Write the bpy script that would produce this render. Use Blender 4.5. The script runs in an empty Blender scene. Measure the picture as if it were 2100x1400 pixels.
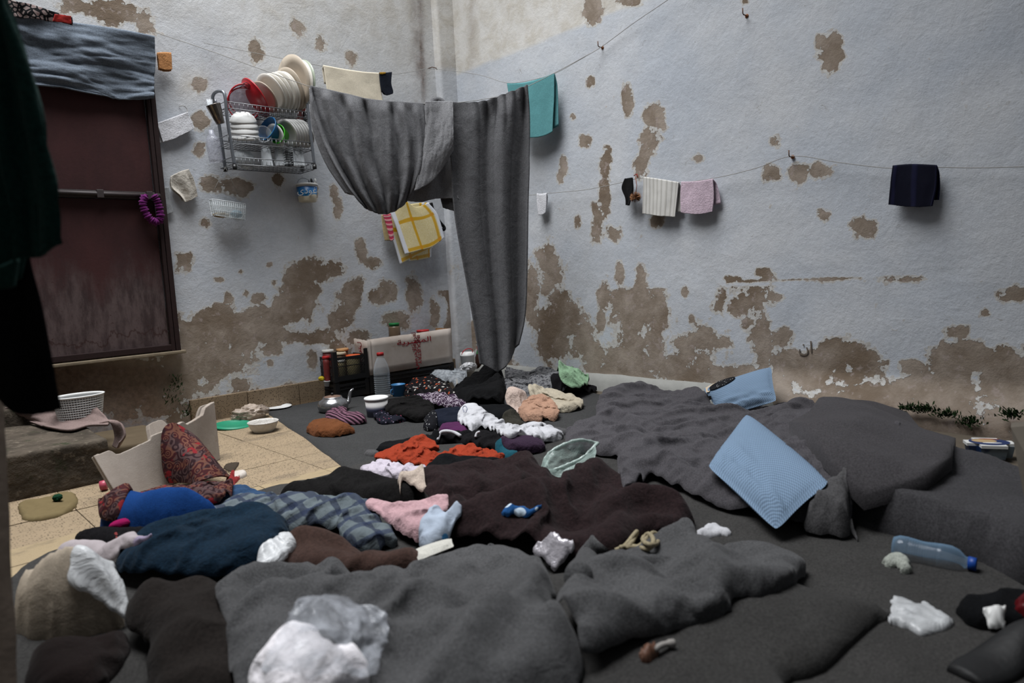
import bpy, bmesh, math, random
import numpy as np
from mathutils import Vector, Matrix
from mathutils.geometry import delaunay_2d_cdt

# ---------------------------------------------------------------- camera, world, lights, exposure
H_CAM = 0.72
F_PX = 1406.0
_R = np.array([[1487, -220, 1406], [-1340, -70, 1406], [743, 14000, 1406]], float)
_R /= np.linalg.norm(_R, axis=1)[:, None]
_U, _s, _V = np.linalg.svd(_R)
_R = _U @ _V
W = _R.copy(); W[2] *= -1            # rows: world x, y, z expressed in camera axes (right, down, forward)
CAM = np.array([0.0, 0.0, H_CAM])

sc = bpy.context.scene
cd = bpy.data.cameras.new('camera')
cam = bpy.data.objects.new('camera', cd)
sc.collection.objects.link(cam)
sc.camera = cam
cd.sensor_width = 36.0
cd.lens = 36.0 * F_PX / 2100.0
cd.clip_start = 0.02
_M = Matrix(((W[0][0], -W[0][1], -W[0][2]), (W[1][0], -W[1][1], -W[1][2]), (W[2][0], -W[2][1], -W[2][2])))
cam.matrix_world = Matrix.Translation(Vector(CAM)) @ _M.to_4x4()
cd.dof.use_dof = True
cd.dof.focus_distance = 3.5
cd.dof.aperture_fstop = 3.2

wd = bpy.data.worlds.new('world'); sc.world = wd; wd.use_nodes = True
wd.node_tree.nodes['Background'].inputs[0].default_value = (0.88, 0.94, 1.0, 1)
wd.node_tree.nodes['Background'].inputs[1].default_value = 0.09

def area_light(name, loc, target, size, power, color):
    ld = bpy.data.lights.new(name, 'AREA'); ld.shape = 'RECTANGLE'; ld.size = size[0]; ld.size_y = size[1]
    ld.energy = power; ld.color = color
    o = bpy.data.objects.new(name, ld); sc.collection.objects.link(o)
    o.location = loc
    o.rotation_euler = (Vector(target) - Vector(loc)).to_track_quat('-Z', 'Y').to_euler()
    return o
# daylight falling through the open top of the cell
_sl = area_light('skylight', (0.75, 2.75, 5.3), (1.3, 2.95, 0.0), (2.9, 2.9), 212, (0.965, 0.98, 1.0)); _sl.data.spread = math.radians(100)

vs = sc.view_settings
vs.view_transform = 'Standard'; vs.look = 'None'; vs.gamma = 1.0; vs.use_curve_mapping = False
vs.exposure = 0.0

# ---------------------------------------------------------------- geometry helpers
def ray(px, py):
    return W @ np.array([px - 1050.0, py - 700.0, F_PX])
def onz(px, py, z=0.0):
    r = ray(px, py); t = (z - H_CAM) / r[2]
    return CAM + r * t
def onx(px, py, X):
    r = ray(px, py); return CAM + r * (X / r[0])
def ony(px, py, Y):
    r = ray(px, py); return CAM + r * (Y / r[1])
def atd(px, py, d):
    return CAM + ray(px, py) * (d / F_PX)
def onplane(px, py, p0, n):
    r = ray(px, py); t = np.dot(np.asarray(p0) - CAM, n) / np.dot(r, n)
    return CAM + r * t
def project(P):
    P = np.asarray(P, float) - CAM
    c = P @ W
    return c[..., 0] / c[..., 2] * F_PX + 1050, c[..., 1] / c[..., 2] * F_PX + 700

_c = onz(963, 765)
XR, YL = float(_c[0]), float(_c[1])       # right wall plane x=XR, left wall plane y=YL

rs = np.random.RandomState(7)
_PERM = rs.randint(0, 1 << 30, 4096)
def _hash(ix, iy, seed):
    h = (ix.astype(np.int64) * 374761393 + iy.astype(np.int64) * 668265263 + seed * 974634777) & 0x7fffffff
    h = (h ^ (h >> 13)) * 1274126177 & 0x7fffffff
    return (h ^ (h >> 16)) % 65536 / 65536.0
def vnoise(x, y, seed=0):
    x = np.asarray(x, float); y = np.asarray(y, float)
    ix = np.floor(x); iy = np.floor(y); fx = x - ix; fy = y - iy
    fx = fx * fx * fx * (fx * (fx * 6 - 15) + 10); fy = fy * fy * fy * (fy * (fy * 6 - 15) + 10)
    a = _hash(ix, iy, seed); b = _hash(ix + 1, iy, seed); c = _hash(ix, iy + 1, seed); d = _hash(ix + 1, iy + 1, seed)
    return (a * (1 - fx) + b * fx) * (1 - fy) + (c * (1 - fx) + d * fx) * fy
def fbm(x, y, seed=0, octv=4):
    s = 0; a = .5; t = 0
    for i in range(octv):
        s = s + a * vnoise(x * 2 ** i + 17.3 * i, y * 2 ** i - 9.1 * i, seed + i); t += a; a *= .5
    return s / t
def sstep(a, b, x):
    t = np.clip((x - a) / (b - a), 0, 1); return t * t * (3 - 2 * t)
def spline(pts, n=6, closed=False):
    P = [np.asarray(p, float) for p in pts]; N = len(P); out = []
    segs = N if closed else N - 1
    for i in range(segs):
        if closed:
            p0, p1, p2, p3 = P[(i - 1) % N], P[i], P[(i + 1) % N], P[(i + 2) % N]
        else:
            p0, p1, p2, p3 = P[max(i - 1, 0)], P[i], P[i + 1], P[min(i + 2, N - 1)]
        for k in range(n):
            t = k / n
            out.append(0.5 * ((2 * p1) + (-p0 + p2) * t + (2 * p0 - 5 * p1 + 4 * p2 - p3) * t * t + (-p0 + 3 * p1 - 3 * p2 + p3) * t ** 3))
    if not closed: out.append(P[-1])
    return np.array(out)

def link(name, me, m=None, parent=None, smooth=True):
    o = bpy.data.objects.new(name, me); sc.collection.objects.link(o)
    if m is not None:
        me.materials.clear()
        for mm in (m if isinstance(m, (list, tuple)) else [m]): me.materials.append(mm)
    if parent is not None: o.parent = parent
    if smooth: me.polygons.foreach_set('use_smooth', [True] * len(me.polygons))
    return o
def mesh(name, V, F, m=None, parent=None, smooth=True):
    me = bpy.data.meshes.new(name)
    me.from_pydata([tuple(map(float, v)) for v in V], [], [tuple(map(int, f)) for f in F]); me.update()
    return link(name, me, m, parent, smooth)
def from_bm(name, bm, m=None, parent=None, smooth=False):
    bmesh.ops.recalc_face_normals(bm, faces=bm.faces)
    me = bpy.data.meshes.new(name); bm.to_mesh(me); bm.free()
    return link(name, me, m, parent, smooth)
def tag(o, label=None, cat=None, group=None, kind=None):
    if label: o['label'] = label
    if cat: o['category'] = cat
    if group: o['group'] = group
    if kind: o['kind'] = kind
    return o
def thing(name, label, cat, loc=(0, 0, 0), group=None):
    o = bpy.data.objects.new(name, None); sc.collection.objects.link(o)
    o.empty_display_size = 0.05
    o.location = tuple(map(float, loc))
    tag(o, label, cat, group)
    bpy.context.view_layer.update()
    return o
def reparent(t, *obs):
    for o in obs:
        o.parent = t; o.matrix_parent_inverse = Matrix.Translation(-Vector(t.location))
def under(t, o):            # part built in world coordinates under an Empty that stands elsewhere
    o.parent = t; o.matrix_parent_inverse = t.matrix_world.inverted() if t.type != 'EMPTY' else Matrix.Translation(-Vector(t.location))
    return o
def frame_from(z, x=None):
    z = Vector(z).normalized()
    if x is None: x = Vector((1, 0, 0)) if abs(z.x) < .9 else Vector((0, 1, 0))
    x = Vector(x); x = (x - z * x.dot(z)).normalized(); y = z.cross(x)
    return Matrix((x, y, z)).transposed()
def bm_box(bm, c, s, rot=None, bev=0.0):
    r = bmesh.ops.create_cube(bm, size=1.0)
    vv = r['verts']
    M = Matrix.Translation(Vector(c)) @ ((rot.to_4x4()) if rot is not None else Matrix.Identity(4)) @ Matrix.Diagonal((*s, 1))
    bmesh.ops.transform(bm, matrix=M, verts=vv)
    if bev > 0:
        ed = list({e for v in vv for e in v.link_edges})
        bmesh.ops.bevel(bm, geom=ed, offset=bev, segments=2, affect='EDGES', profile=.6)
def bm_tube(bm, pts, r, seg=8, closed=False, caps=True):
    P = [Vector(map(float, p)) for p in pts]; N = len(P); rings = []
    rad = r if hasattr(r, '__len__') else [r] * N
    up = None
    for i in range(N):
        if closed: d = (P[(i + 1) % N] - P[i - 1])
        else: d = P[min(i + 1, N - 1)] - P[max(i - 1, 0)]
        if d.length < 1e-9: d = Vector((0, 0, 1))
        d.normalize()
        if up is None: up = Vector((0, 0, 1)) if abs(d.z) < .9 else Vector((1, 0, 0))
        x = (up - d * up.dot(d)).normalized(); y = d.cross(x); up = x
        rings.append([bm.verts.new(P[i] + (x * math.cos(a) + y * math.sin(a)) * rad[i]) for a in [2 * math.pi * k / seg for k in range(seg)]])
    rng = range(N if closed else N - 1)
    for i in rng:
        A, B = rings[i], rings[(i + 1) % N]
        for k in range(seg):
            f = bm.faces.new((A[k], A[(k + 1) % seg], B[(k + 1) % seg], B[k])); f.smooth = True
    if caps and not closed:
        bm.faces.new(rings[0][::-1]); bm.faces.new(rings[-1])
def bm_lathe(bm, prof, M=None, seg=28, sx=1.0, sy=1.0):
    """prof: list of (r, z); M: 4x4 placement"""
    M = M or Matrix.Identity(4); rings = []
    for r, z in prof:
        if r < 1e-6: rings.append([bm.verts.new(M @ Vector((0, 0, z)))])
        else: rings.append([bm.verts.new(M @ Vector((r * sx * math.cos(2 * math.pi * k / seg), r * sy * math.sin(2 * math.pi * k / seg), z))) for k in range(seg)])
    for A, B in zip(rings[:-1], rings[1:]):
        for k in range(seg):
            k2 = (k + 1) % seg
            if len(A) == 1 and len(B) == 1: continue
            if len(A) == 1: f = bm.faces.new((A[0], B[k2], B[k]))
            elif len(B) == 1: f = bm.faces.new((A[k], A[k2], B[0]))
            else: f = bm.faces.new((A[k], A[k2], B[k2], B[k]))
            f.smooth = True
def place(loc, z=(0, 0, 1), x=None):
    return Matrix.Translation(Vector(tuple(map(float, loc)))) @ frame_from(z, x).to_4x4()
def lathe(name, prof, M, m, parent=None, seg=28, sx=1.0, sy=1.0):
    bm = bmesh.new(); bm_lathe(bm, prof, M, seg, sx, sy); return from_bm(name, bm, m, parent, True)
def tube(name, pts, r, m, parent=None, seg=8, closed=False):
    bm = bmesh.new(); bm_tube(bm, pts, r, seg, closed); return from_bm(name, bm, m, parent, True)

# ---------------------------------------------------------------- materials
def srgb(r, g, b):
    return tuple(((c / 255) / 12.92 if c / 255 <= .04045 else ((c / 255 + .055) / 1.055) ** 2.4) for c in (r, g, b)) + (1.0,)
class NT:
    def __init__(s, name):
        s.m = bpy.data.materials.new(name); s.m.use_nodes = True; s.t = s.m.node_tree
        s.b = s.t.nodes['Principled BSDF']; s.n = s.t.nodes; s.l = s.t.links
    def new(s, k, **kw):
        n = s.n.new(k)
        for a, v in kw.items(): setattr(n, a, v)
        return n
    def set(s, sock, v):
        if isinstance(v, bpy.types.NodeSocket): s.l.new(v, sock)
        elif v is not None:
            sock.default_value = v
    def noise(s, scale, detail=3, rough=.6, vec=None, dist=0):
        n = s.new('ShaderNodeTexNoise'); n.inputs['Scale'].default_value = scale; n.inputs['Detail'].default_value = detail
        n.inputs['Roughness'].default_value = rough; n.inputs['Distortion'].default_value = dist
        s.l.new(vec if vec is not None else s.obj(), n.inputs['Vector']); return n.outputs['Fac']
    def obj(s):
        if not hasattr(s, '_o'): s._o = s.new('ShaderNodeTexCoord').outputs['Object']
        return s._o
    def gen(s):
        if not hasattr(s, '_g'): s._g = s.new('ShaderNodeTexCoord').outputs['Generated']
        return s._g
    def uv(s):
        if not hasattr(s, '_u'): s._u = s.new('ShaderNodeTexCoord').outputs['UV']
        return s._u
    def map(s, vec, scale=(1, 1, 1), rot=(0, 0, 0), loc=(0, 0, 0)):
        n = s.new('ShaderNodeMapping'); n.inputs['Scale'].default_value = scale; n.inputs['Rotation'].default_value = rot; n.inputs['Location'].default_value = loc
        s.l.new(vec, n.inputs['Vector']); return n.outputs[0]
    def math(s, op, a, b=None, c=None, clamp=False):
        n = s.new('ShaderNodeMath', operation=op, use_clamp=clamp)
        s.set(n.inputs[0], a)
        if b is not None: s.set(n.inputs[1], b)
        if c is not None: s.set(n.inputs[2], c)
        return n.outputs[0]
    def ramp(s, fac, lo, hi, a=0.0, b=1.0):
        n = s.new('ShaderNodeMapRange', interpolation_type='SMOOTHSTEP'); s.set(n.inputs['Value'], fac)
        n.inputs['From Min'].default_value = lo; n.inputs['From Max'].default_value = hi
        n.inputs['To Min'].default_value = a; n.inputs['To Max'].default_value = b; return n.outputs['Result']
    def mix(s, fac, a, b, mode='MIX'):
        n = s.new('ShaderNodeMix', data_type='RGBA', blend_type=mode); n.clamp_factor = True
        s.set(n.inputs[0], fac); s.set(n.inputs[6], a); s.set(n.inputs[7], b); return n.outputs[2]
    def attr(s, name):
        n = s.new('ShaderNodeAttribute', attribute_name=name); return n
    def sep(s, v):
        n = s.new('ShaderNodeSeparateXYZ'); s.l.new(v, n.inputs[0]); return n.outputs
    def bump(s, h, strength=.3, dist=.002, normal=None):
        n = s.new('ShaderNodeBump'); n.inputs['Strength'].default_value = strength; n.inputs['Distance'].default_value = dist
        s.l.new(h, n.inputs['Height'])
        if normal is not None: s.l.new(normal, n.inputs['Normal'])
        s.l.new(n.outputs[0], s.b.inputs['Normal']); return n.outputs[0]
    def fin(s, col, rough=.9, spec=.2, metal=0.0):
        s.set(s.b.inputs['Base Color'], col); s.set(s.b.inputs['Roughness'], rough)
        s.b.inputs['Specular IOR Level'].default_value = spec; s.b.inputs['Metallic'].default_value = metal
        return s.m
_MC = {}
def plain(name, rgb, rough=.5, spec=.4, metal=0, var=.12, scale=30, bump=0.0):
    if name in _MC: return _MC[name]
    t = NT(name); c = srgb(*rgb); d = tuple(x * (1 - var * 2) for x in c[:3]) + (1,)
    f = t.noise(scale, 4)
    col = t.mix(f, d, tuple(min(1, x * (1 + var * .6)) for x in c[:3]) + (1,))
    if bump: t.bump(f, .5, bump)
    _MC[name] = t.fin(col, rough, spec, metal); return _MC[name]
def cloth(name, rgb, var=.25, speck=.3, weave=900, fuzz=.3, rgb2=None, stain=.2, wrinkle=25, wamp=.004, aniso=(1, 1, 1)):
    """woven or felted fabric"""
    if name in _MC: return _MC[name]
    t = NT(name); c = srgb(*rgb)
    lo = tuple(x * (1 - var) for x in c[:3]) + (1,)
    hi = srgb(*rgb2) if rgb2 else tuple(min(1, x * (1 + var)) for x in c[:3]) + (1,)
    f1 = t.noise(weave * .33, 2, .7)
    f2 = t.noise(6, 4, .6)
    a = t.mix(t.ramp(f1, .5 - speck * .6 - .05, .5 + speck * .6 + .05), lo, hi)
    a = t.mix(t.ramp(f2, .3, .75), t.mix(1.0, a, (1 - stain, 1 - stain, 1 - stain, 1), 'MULTIPLY'), a)
    w = t.noise(wrinkle, 4, .55, vec=t.map(t.obj(), scale=aniso), dist=.6)
    hsum = t.math('ADD', t.math('MULTIPLY', f1, .12), w)
    t.bump(hsum, .6, wamp * 1.3)
    m = t.fin(a, .95, .08)
    t.b.inputs['Sheen Weight'].default_value = fuzz; t.b.inputs['Sheen Roughness'].default_value = .6
    t.b.inputs['Sheen Tint'].default_value = tuple(min(1, x * 2 + .1) for x in c[:3]) + (1,)
    _MC[name] = m; return m
def film(name, rgb=(210, 220, 225), alpha=.35, rough=.25):
    """thin plastic film / cloudy plastic"""
    if name in _MC: return _MC[name]
    t = NT(name)
    f = t.noise(14, 4, .6, dist=1.5)
    t.bump(f, .8, .01)
    m = t.fin(srgb(*rgb), rough, .5)
    t.set(t.b.inputs['Alpha'], t.ramp(f, .3, .75, max(0, alpha - .15), min(1, alpha + .25)))
    _MC[name] = m; return m
def clear(name, rgb=(225, 232, 235), alpha=.22, rough=.08):
    if name in _MC: return _MC[name]
    t = NT(name)
    lw = t.new('ShaderNodeLayerWeight'); lw.inputs['Blend'].default_value = .35
    m = t.fin(srgb(*rgb), rough, .6)
    t.set(t.b.inputs['Alpha'], t.ramp(lw.outputs['Facing'], .1, 1.0, alpha, min(1, alpha + .6)))
    _MC[name] = m; return m

WOOL = cloth('grey_wool_felt', (84, 84, 86), var=.45, speck=.45, weave=700, fuzz=.35, stain=.18, wrinkle=14, wamp=.006)
WOOL_F = cloth('foreground_grey_wool', (68, 68, 69), var=.45, speck=.45, weave=700, fuzz=.35, stain=.2, wrinkle=12, wamp=.008)
WOOL_L = cloth('light_grey_wool', (112, 112, 114), var=.4, speck=.45, weave=700, fuzz=.35, stain=.15, wrinkle=14, wamp=.006)
WOOL_D = cloth('dark_grey_wool', (70, 69, 70), var=.45, speck=.45, weave=700, fuzz=.3, stain=.2, wrinkle=14, wamp=.006)

# ---------------------------------------------------------------- walls
def wall_attr(me, px, py, blobs, extra, stain, white):
    n = len(px)
    e = np.full(n, -1.0)
    wx = (fbm(px / 38, py / 38, 61, 4) - .5) * 44 + (fbm(px / 13, py / 13, 71, 3) - .5) * 16
    wy = (fbm(px / 38 + 9, py / 38, 62, 4) - .5) * 44 + (fbm(px / 13 + 5, py / 13, 72, 3) - .5) * 16
    pxo, pyo = px, py
    for (cx, cy, rx, ry, *o) in blobs:
        kx = min(1.0, min(rx, ry) / 30.0)
        d = 1 - np.sqrt(((px + wx * kx - cx) / rx) ** 2 + ((py + wy * kx - cy) / ry) ** 2)
        if min(rx, ry) > 24 and cy > 480: d = np.minimum(d, .75) + (fbm(pxo / 26 + cx, pyo / 26, 81, 4) - .5) * 1.9 * np.clip(d + .4, 0, 1)
        s = np.clip(d, -1.2, 1) * (o[0] if o else 1.0)
        e = np.maximum(e, s * min(1.0, .35 + min(rx, ry) / 60.0) * np.where(s > 0, 1, 1 / min(1.0, .35 + min(rx, ry) / 60.0)))
    peel = np.clip(.5 + .5 * e, 0, 1)
    peel = np.clip(np.maximum(peel, extra), 0, 1)
    a = me.color_attributes.new('wear', 'FLOAT_COLOR', 'POINT')
    d = np.ones((n, 4), np.float32); d[:, 0] = peel; d[:, 1] = stain; d[:, 2] = white
    a.data.foreach_set('color', d.ravel())
def grid_wall(name, origin, du, dv, nu, nv, m):
    u = np.linspace(0, 1, nu); v = np.linspace(0, 1, nv); U_, V_ = np.meshgrid(u, v)
    P = np.asarray(origin)[None, :] + U_.ravel()[:, None] * np.asarray(du)[None, :] + V_.ravel()[:, None] * np.asarray(dv)[None, :]
    idx = np.arange(nu * nv).reshape(nv, nu)
    F = np.stack([idx[:-1, :-1].ravel(), idx[:-1, 1:].ravel(), idx[1:, 1:].ravel(), idx[1:, :-1].ravel()], 1)
    return P, F
def wall_material():
    t = NT('peeling_limewash')
    w = t.sep(t.attr('wear').outputs['Vector'])
    n1 = t.noise(9, 6, .65, dist=.4); n2 = t.noise(45, 5, .6); n3 = t.noise(2.2, 4, .6); n4 = t.noise(160, 3, .6)
    p = t.math('ADD', w[0], t.math('ADD', t.math('MULTIPLY', t.math('SUBTRACT', n1, .5), .62), t.math('MULTIPLY', t.math('SUBTRACT', n2, .5), .36)))
    peel = t.ramp(p, .495, .515)
    halo = t.ramp(p, .385, .43)
    paint = t.mix(t.ramp(n3, .3, .7), srgb(170, 176, 185), srgb(184, 187, 192))
    paint = t.mix(t.ramp(n2, .35, .7), t.mix(1.0, paint, (.93, .93, .93, 1), 'MULTIPLY'), paint)
    # small scuffs
    sc_ = t.math('MAXIMUM', t.ramp(t.noise(28, 6, .75, dist=1.2), .625, .67), t.math('MULTIPLY', t.ramp(t.noise(60, 4, .7, dist=.8), .66, .69), t.ramp(t.noise(3, 3), .45, .6)))
    paint = t.mix(t.math('MULTIPLY', sc_, .5), paint, srgb(126, 122, 116))
    cream = t.mix(t.ramp(n1, .35, .7), srgb(192, 190, 186), srgb(176, 171, 162))
    paint = t.mix(w[2], paint, cream)
    rim = t.mix(t.ramp(n2, .3, .7), srgb(188, 186, 180), srgb(160, 152, 142))
    plaster = t.mix(t.ramp(n1, .3, .72), srgb(120, 108, 96), srgb(150, 139, 128))
    plaster = t.mix(t.ramp(n3, .42, .66), plaster, srgb(108, 94, 80))
    plaster = t.mix(t.math('MULTIPLY', t.ramp(t.noise(22, 5, .7), .55, .66), .7), plaster, srgb(150, 138, 132))
    col = t.mix(t.math('MULTIPLY', halo, .75), paint, rim)
    col = t.mix(peel, col, plaster)
    st = t.math('MULTIPLY', w[1], t.ramp(n1, .25, .65, .5, 1.0))
    col = t.mix(st, col, t.mix(t.ramp(n2, .3, .7), srgb(66, 50, 42), srgb(104, 84, 72)))
    hgt = t.math('ADD', t.math('MULTIPLY', t.math('SUBTRACT', 1.0, peel), 1.0), t.math('ADD', t.math('MULTIPLY', n1, .9), t.math('MULTIPLY', n4, .22)))
    hgt = t.math('ADD', hgt, t.math('MULTIPLY', n2, .4))
    t.bump(hgt, .7, .006)
    return t.fin(col, .92, .15)
WALLM = wall_material()
BL_R = [(1540,577,40,4),(1620,574,30,3),(1710,573,60,4),(1850,572,40,7,.6),(1703,112,24,36),(1290,207,15,30),(1345,238,20,28),(1212,170,9,16),(1332,293,22,26),(1316,330,14,32),(1243,340,13,40),(1240,398,12,50),
 (1226,455,12,42),(1257,478,16,22),(1582,355,16,17),(1637,353,24,19),(1678,350,24,19),(1773,463,28,28),(1688,443,13,13),(1125,555,26,48),(1150,668,46,60),
 (1087,605,14,60),(1300,645,42,60),(1312,575,12,30),(1308,740,40,52),(1345,455,16,16),(1200,292,13,14),(1155,340,9,22),(1150,360,8,16),(1570,565,18,13),(1505,571,17,7),
 (1590,607,20,9),(1475,620,13,28),(1510,628,22,16),(1445,690,30,34),(1415,715,14,40),(1490,700,14,14),(1562,700,22,60),(1620,745,45,34),(1600,690,25,20),(1700,750,70,42),
 (1762,745,40,32),(1985,740,75,48),(2065,770,60,52),(1820,815,80,22),(1930,800,120,34),(1880,752,34,13),(1962,676,26,13),(2082,605,40,18),(1480,770,110,20),
 (1212,22,20,30),(1288,2,26,12),(1526,4,9,8),(1550,820,300,14),(1240,610,14,36),(1210,720,25,45),(1120,700,22,35),(1345,700,14,60),(1270,560,10,30),(1183,455,8,14),(1175,240,6,8),
 (1100,655,10,20),(1230,660,12,25),(1380,760,30,22),(1815,745,10,7),(1432,325,9,9,.5),(1590,292,11,9,.4),(1405,600,7,12),(1365,640,6,9),(1420,655,8,10),(1530,660,10,14),(2020,640,10,8)]
BL_L = [(410,176,16,20),(410,248,17,17),(527,106,15,24),(410,305,11,16),(440,380,32,18),(488,382,32,16),(568,365,12,12),(645,392,8,20),(684,400,8,20),(690,425,12,22),
 (225,20,55,34),(160,12,40,20),(300,50,18,26,.6),(375,535,18,20),(620,585,40,36),(650,550,40,22),(685,545,18,18),(600,622,42,34),(565,660,28,26),(460,655,110,26),(430,690,110,44),(540,690,40,30),
 (400,745,70,48),(470,742,50,32),(360,770,36,30),(720,598,24,32),(700,640,26,34),(742,515,14,22),(768,540,16,12),(790,605,24,26),(850,600,14,40),(815,660,30,16),(660,690,30,24),(730,690,26,18),
 (890,640,10,30),(450,572,11,7),(495,557,6,5),(552,545,7,5),(562,580,7,7),(530,615,16,13),(470,612,8,12),(505,600,6,7),(640,740,12,16),(552,745,8,8),(620,150,9,12,.5),(660,90,10,12,.4),(720,120,10,12,.4),
 (500,690,200,16),(720,760,20,20),(200,780,160,60),(60,760,80,60),(250,830,90,30),(300,820,90,40),(420,460,10,8,.5),(610,60,12,16,.4)]

# left wall (behind the dish rack)
def build_walls():
    # left wall
    x0, x1, z0, z1 = -0.9, XR + .02, -0.02, 4.3
    nu, nv = 270, 300
    P, F = grid_wall('w', (x0, YL, z0), (x1 - x0, 0, 0), (0, 0, z1 - z0), nu, nv, None)
    x, z = P[:, 0], P[:, 2]
    px, py = project(P)
    band = fbm(x * 3.2, z * 3.2, 3, 5)
    low = np.clip((.62 - z) / .62, 0, 1)
    extra = np.where((px > 560) | (z < .2), np.clip(.23 + (band - .5) * 1.7 + low * .25, 0, .62) * (low > 0), 0)
    stain = np.clip(sstep(390, 300, px) * sstep(735, 760, py) * .75, 0, 1)
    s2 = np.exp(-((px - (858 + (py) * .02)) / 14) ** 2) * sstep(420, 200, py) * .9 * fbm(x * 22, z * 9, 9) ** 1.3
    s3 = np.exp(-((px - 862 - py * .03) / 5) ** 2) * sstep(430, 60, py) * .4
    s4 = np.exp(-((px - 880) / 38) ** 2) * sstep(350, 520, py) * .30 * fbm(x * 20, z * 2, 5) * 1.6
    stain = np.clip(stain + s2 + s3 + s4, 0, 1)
    white = np.clip(sstep(1.55, 2.6, z) * .65 + fbm(x * 1.5, z * 1.5, 21) * .35 + np.exp(-((px - 395) / 40) ** 2 - ((py - 175) / 42) ** 2) * .6, 0, 1)
    # shallow trowel waves and hollows where the plaster fell off
    P[:, 1] -= (fbm(x * 2.5, z * 2.5, 31) - .5) * .012
    o = mesh('wall_left', P, F, WALLM); wall_attr(o.data, px, py, BL_L, extra, stain, white); o['kind'] = 'structure'
    # right wall
    y0, y1 = -0.35, YL + .02
    P, F = grid_wall('w', (XR, y1, z0), (0, y0 - y1, 0), (0, 0, z1 - z0), 300, 300, None)
    y, z = P[:, 1], P[:, 2]
    px, py = project(P)
    band = fbm(y * 3.6 + 5, z * 3.6, 43, 5)
    low = np.clip((.60 - z) / .60, 0, 1)
    extra = np.clip(.22 + (band - .5) * 1.5 + low * .36, 0, .66) * (low > 0)
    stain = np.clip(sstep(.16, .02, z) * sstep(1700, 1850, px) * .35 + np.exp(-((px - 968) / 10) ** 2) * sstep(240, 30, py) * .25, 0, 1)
    # cream limewash above the painted dado (its lower edge runs level along the wall)
    zl = onx(1000, 128, XR)[2]
    white = np.clip(sstep(zl - .012, zl + .012, z + (fbm(y * 6, z * 6, 4) - .5) * .02), 0, 1)
    white = np.maximum(white, fbm(y * 1.3, z * 1.3, 8) * .25)
    P[:, 0] += (fbm(y * 2.2, z * 2.2, 35) - .5) * .014
    bulge = sstep(.20, 0, z) * sstep(1.9, 1.2, y)
    P[:, 0] -= bulge * .10
    o = mesh('wall_right', P, F, WALLM); wall_attr(o.data, px, py, BL_R, extra, stain, white); o['kind'] = 'structure'
    # corner pilaster
    a = ony(899, 100, YL - .05); b = onx(966, 100, XR)
    bx0 = float(a[0]); nu, nv = 16, 240
    V = []; Fs = []
    prof = [(bx0, YL + .01), (bx0, YL - .03), (bx0 + .006, YL - .046), (bx0 + .02, YL - .05)] + [(bx0 + .02 + (XR + .01 - bx0 - .02) * k / 12, YL - .05) for k in range(1, 13)]
    zs = np.linspace(0, 4.3, nv)
    V = np.array([(p[0], p[1], zz) for zz in zs for p in prof]); n = len(prof)
    idx = np.arange(n * nv).reshape(nv, n)
    Fs = np.stack([idx[:-1, :-1].ravel(), idx[:-1, 1:].ravel(), idx[1:, 1:].ravel(), idx[1:, :-1].ravel()], 1)
    V[:, 1] += (fbm(V[:, 2] * 3, V[:, 0] * 3, 3) - .5) * .008
    px, py = project(V)
    ex = np.clip(.3 + (fbm(V[:, 0] * 9, V[:, 2] * 4, 6) - .5) * 1.4, 0, 1) * sstep(420, 560, py) * .85
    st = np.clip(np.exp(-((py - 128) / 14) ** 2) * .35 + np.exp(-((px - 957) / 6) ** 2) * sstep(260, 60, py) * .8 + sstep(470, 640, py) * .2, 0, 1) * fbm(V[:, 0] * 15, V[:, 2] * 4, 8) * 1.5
    wh = np.clip(sstep(150, 130, py) * .8 + .3, 0, 1)
    o = mesh('trim_1', V, Fs, WALLM); wall_attr(o.data, px, py, [], ex, np.clip(st, 0, 1), wh); o['kind'] = 'structure'
build_walls()

# ---------------------------------------------------------------- floor, tiles, skirting, step
def terrazzo(name, base, dots, amount=.5):
    t = NT(name)
    oi = t.new('ShaderNodeObjectInfo')
    v = t.new('ShaderNodeTexVoronoi'); v.inputs['Scale'].default_value = 130; t.l.new(t.obj(), v.inputs['Vector'])
    v2 = t.new('ShaderNodeTexVoronoi'); v2.inputs['Scale'].default_value = 260; t.l.new(t.obj(), v2.inputs['Vector'])
    f = t.ramp(v.outputs['Distance'], .28, .36, 1, 0); f2 = t.ramp(v2.outputs['Distance'], .26, .36, 1, 0)
    rnd = t.ramp(t.sep(v.outputs['Color'])[0], 1 - amount - .02, 1 - amount + .02)
    c = t.mix(t.noise(5, 4), srgb(*[x * .84 for x in base]), srgb(*base))
    c = t.mix(t.math('MULTIPLY', f2, .35), c, srgb(*[x * .7 for x in base]))
    c = t.mix(t.math('MULTIPLY', f, rnd), c, srgb(*dots))
    c = t.mix(t.math('MULTIPLY', oi.outputs['Random'], .25), c, srgb(*[x * .8 for x in base]))
    dirt = t.ramp(t.noise(3.2, 6, .7, vec=t.map(t.new('ShaderNodeNewGeometry').outputs['Position'], scale=(1, 2.2, 1))), .53, .66)
    c = t.mix(t.math('MULTIPLY', dirt, .55), c, srgb(84, 74, 62))
    return t.fin(c, .7, .3)
TERR = terrazzo('speckled_terrazzo', (146, 128, 103), (52, 40, 30), .62)
TERR_P = terrazzo('plain_terrazzo', (156, 138, 108), (132, 114, 88), .2)
TERR_S = terrazzo('skirting_terrazzo', (132, 114, 92), (50, 38, 28), .66)
SLAB = plain('cement_screed', (92, 84, 74), .95, .1, var=.2, scale=6, bump=.004)
bm = bmesh.new(); bm_box(bm, (1.2, 1.4, -.06), (5.4, 6.4, .10))
floor = from_bm('floor', bm, SLAB); floor['kind'] = 'structure'
band_y = float(onz(592, 980, 0)[1])
TS = .26
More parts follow.
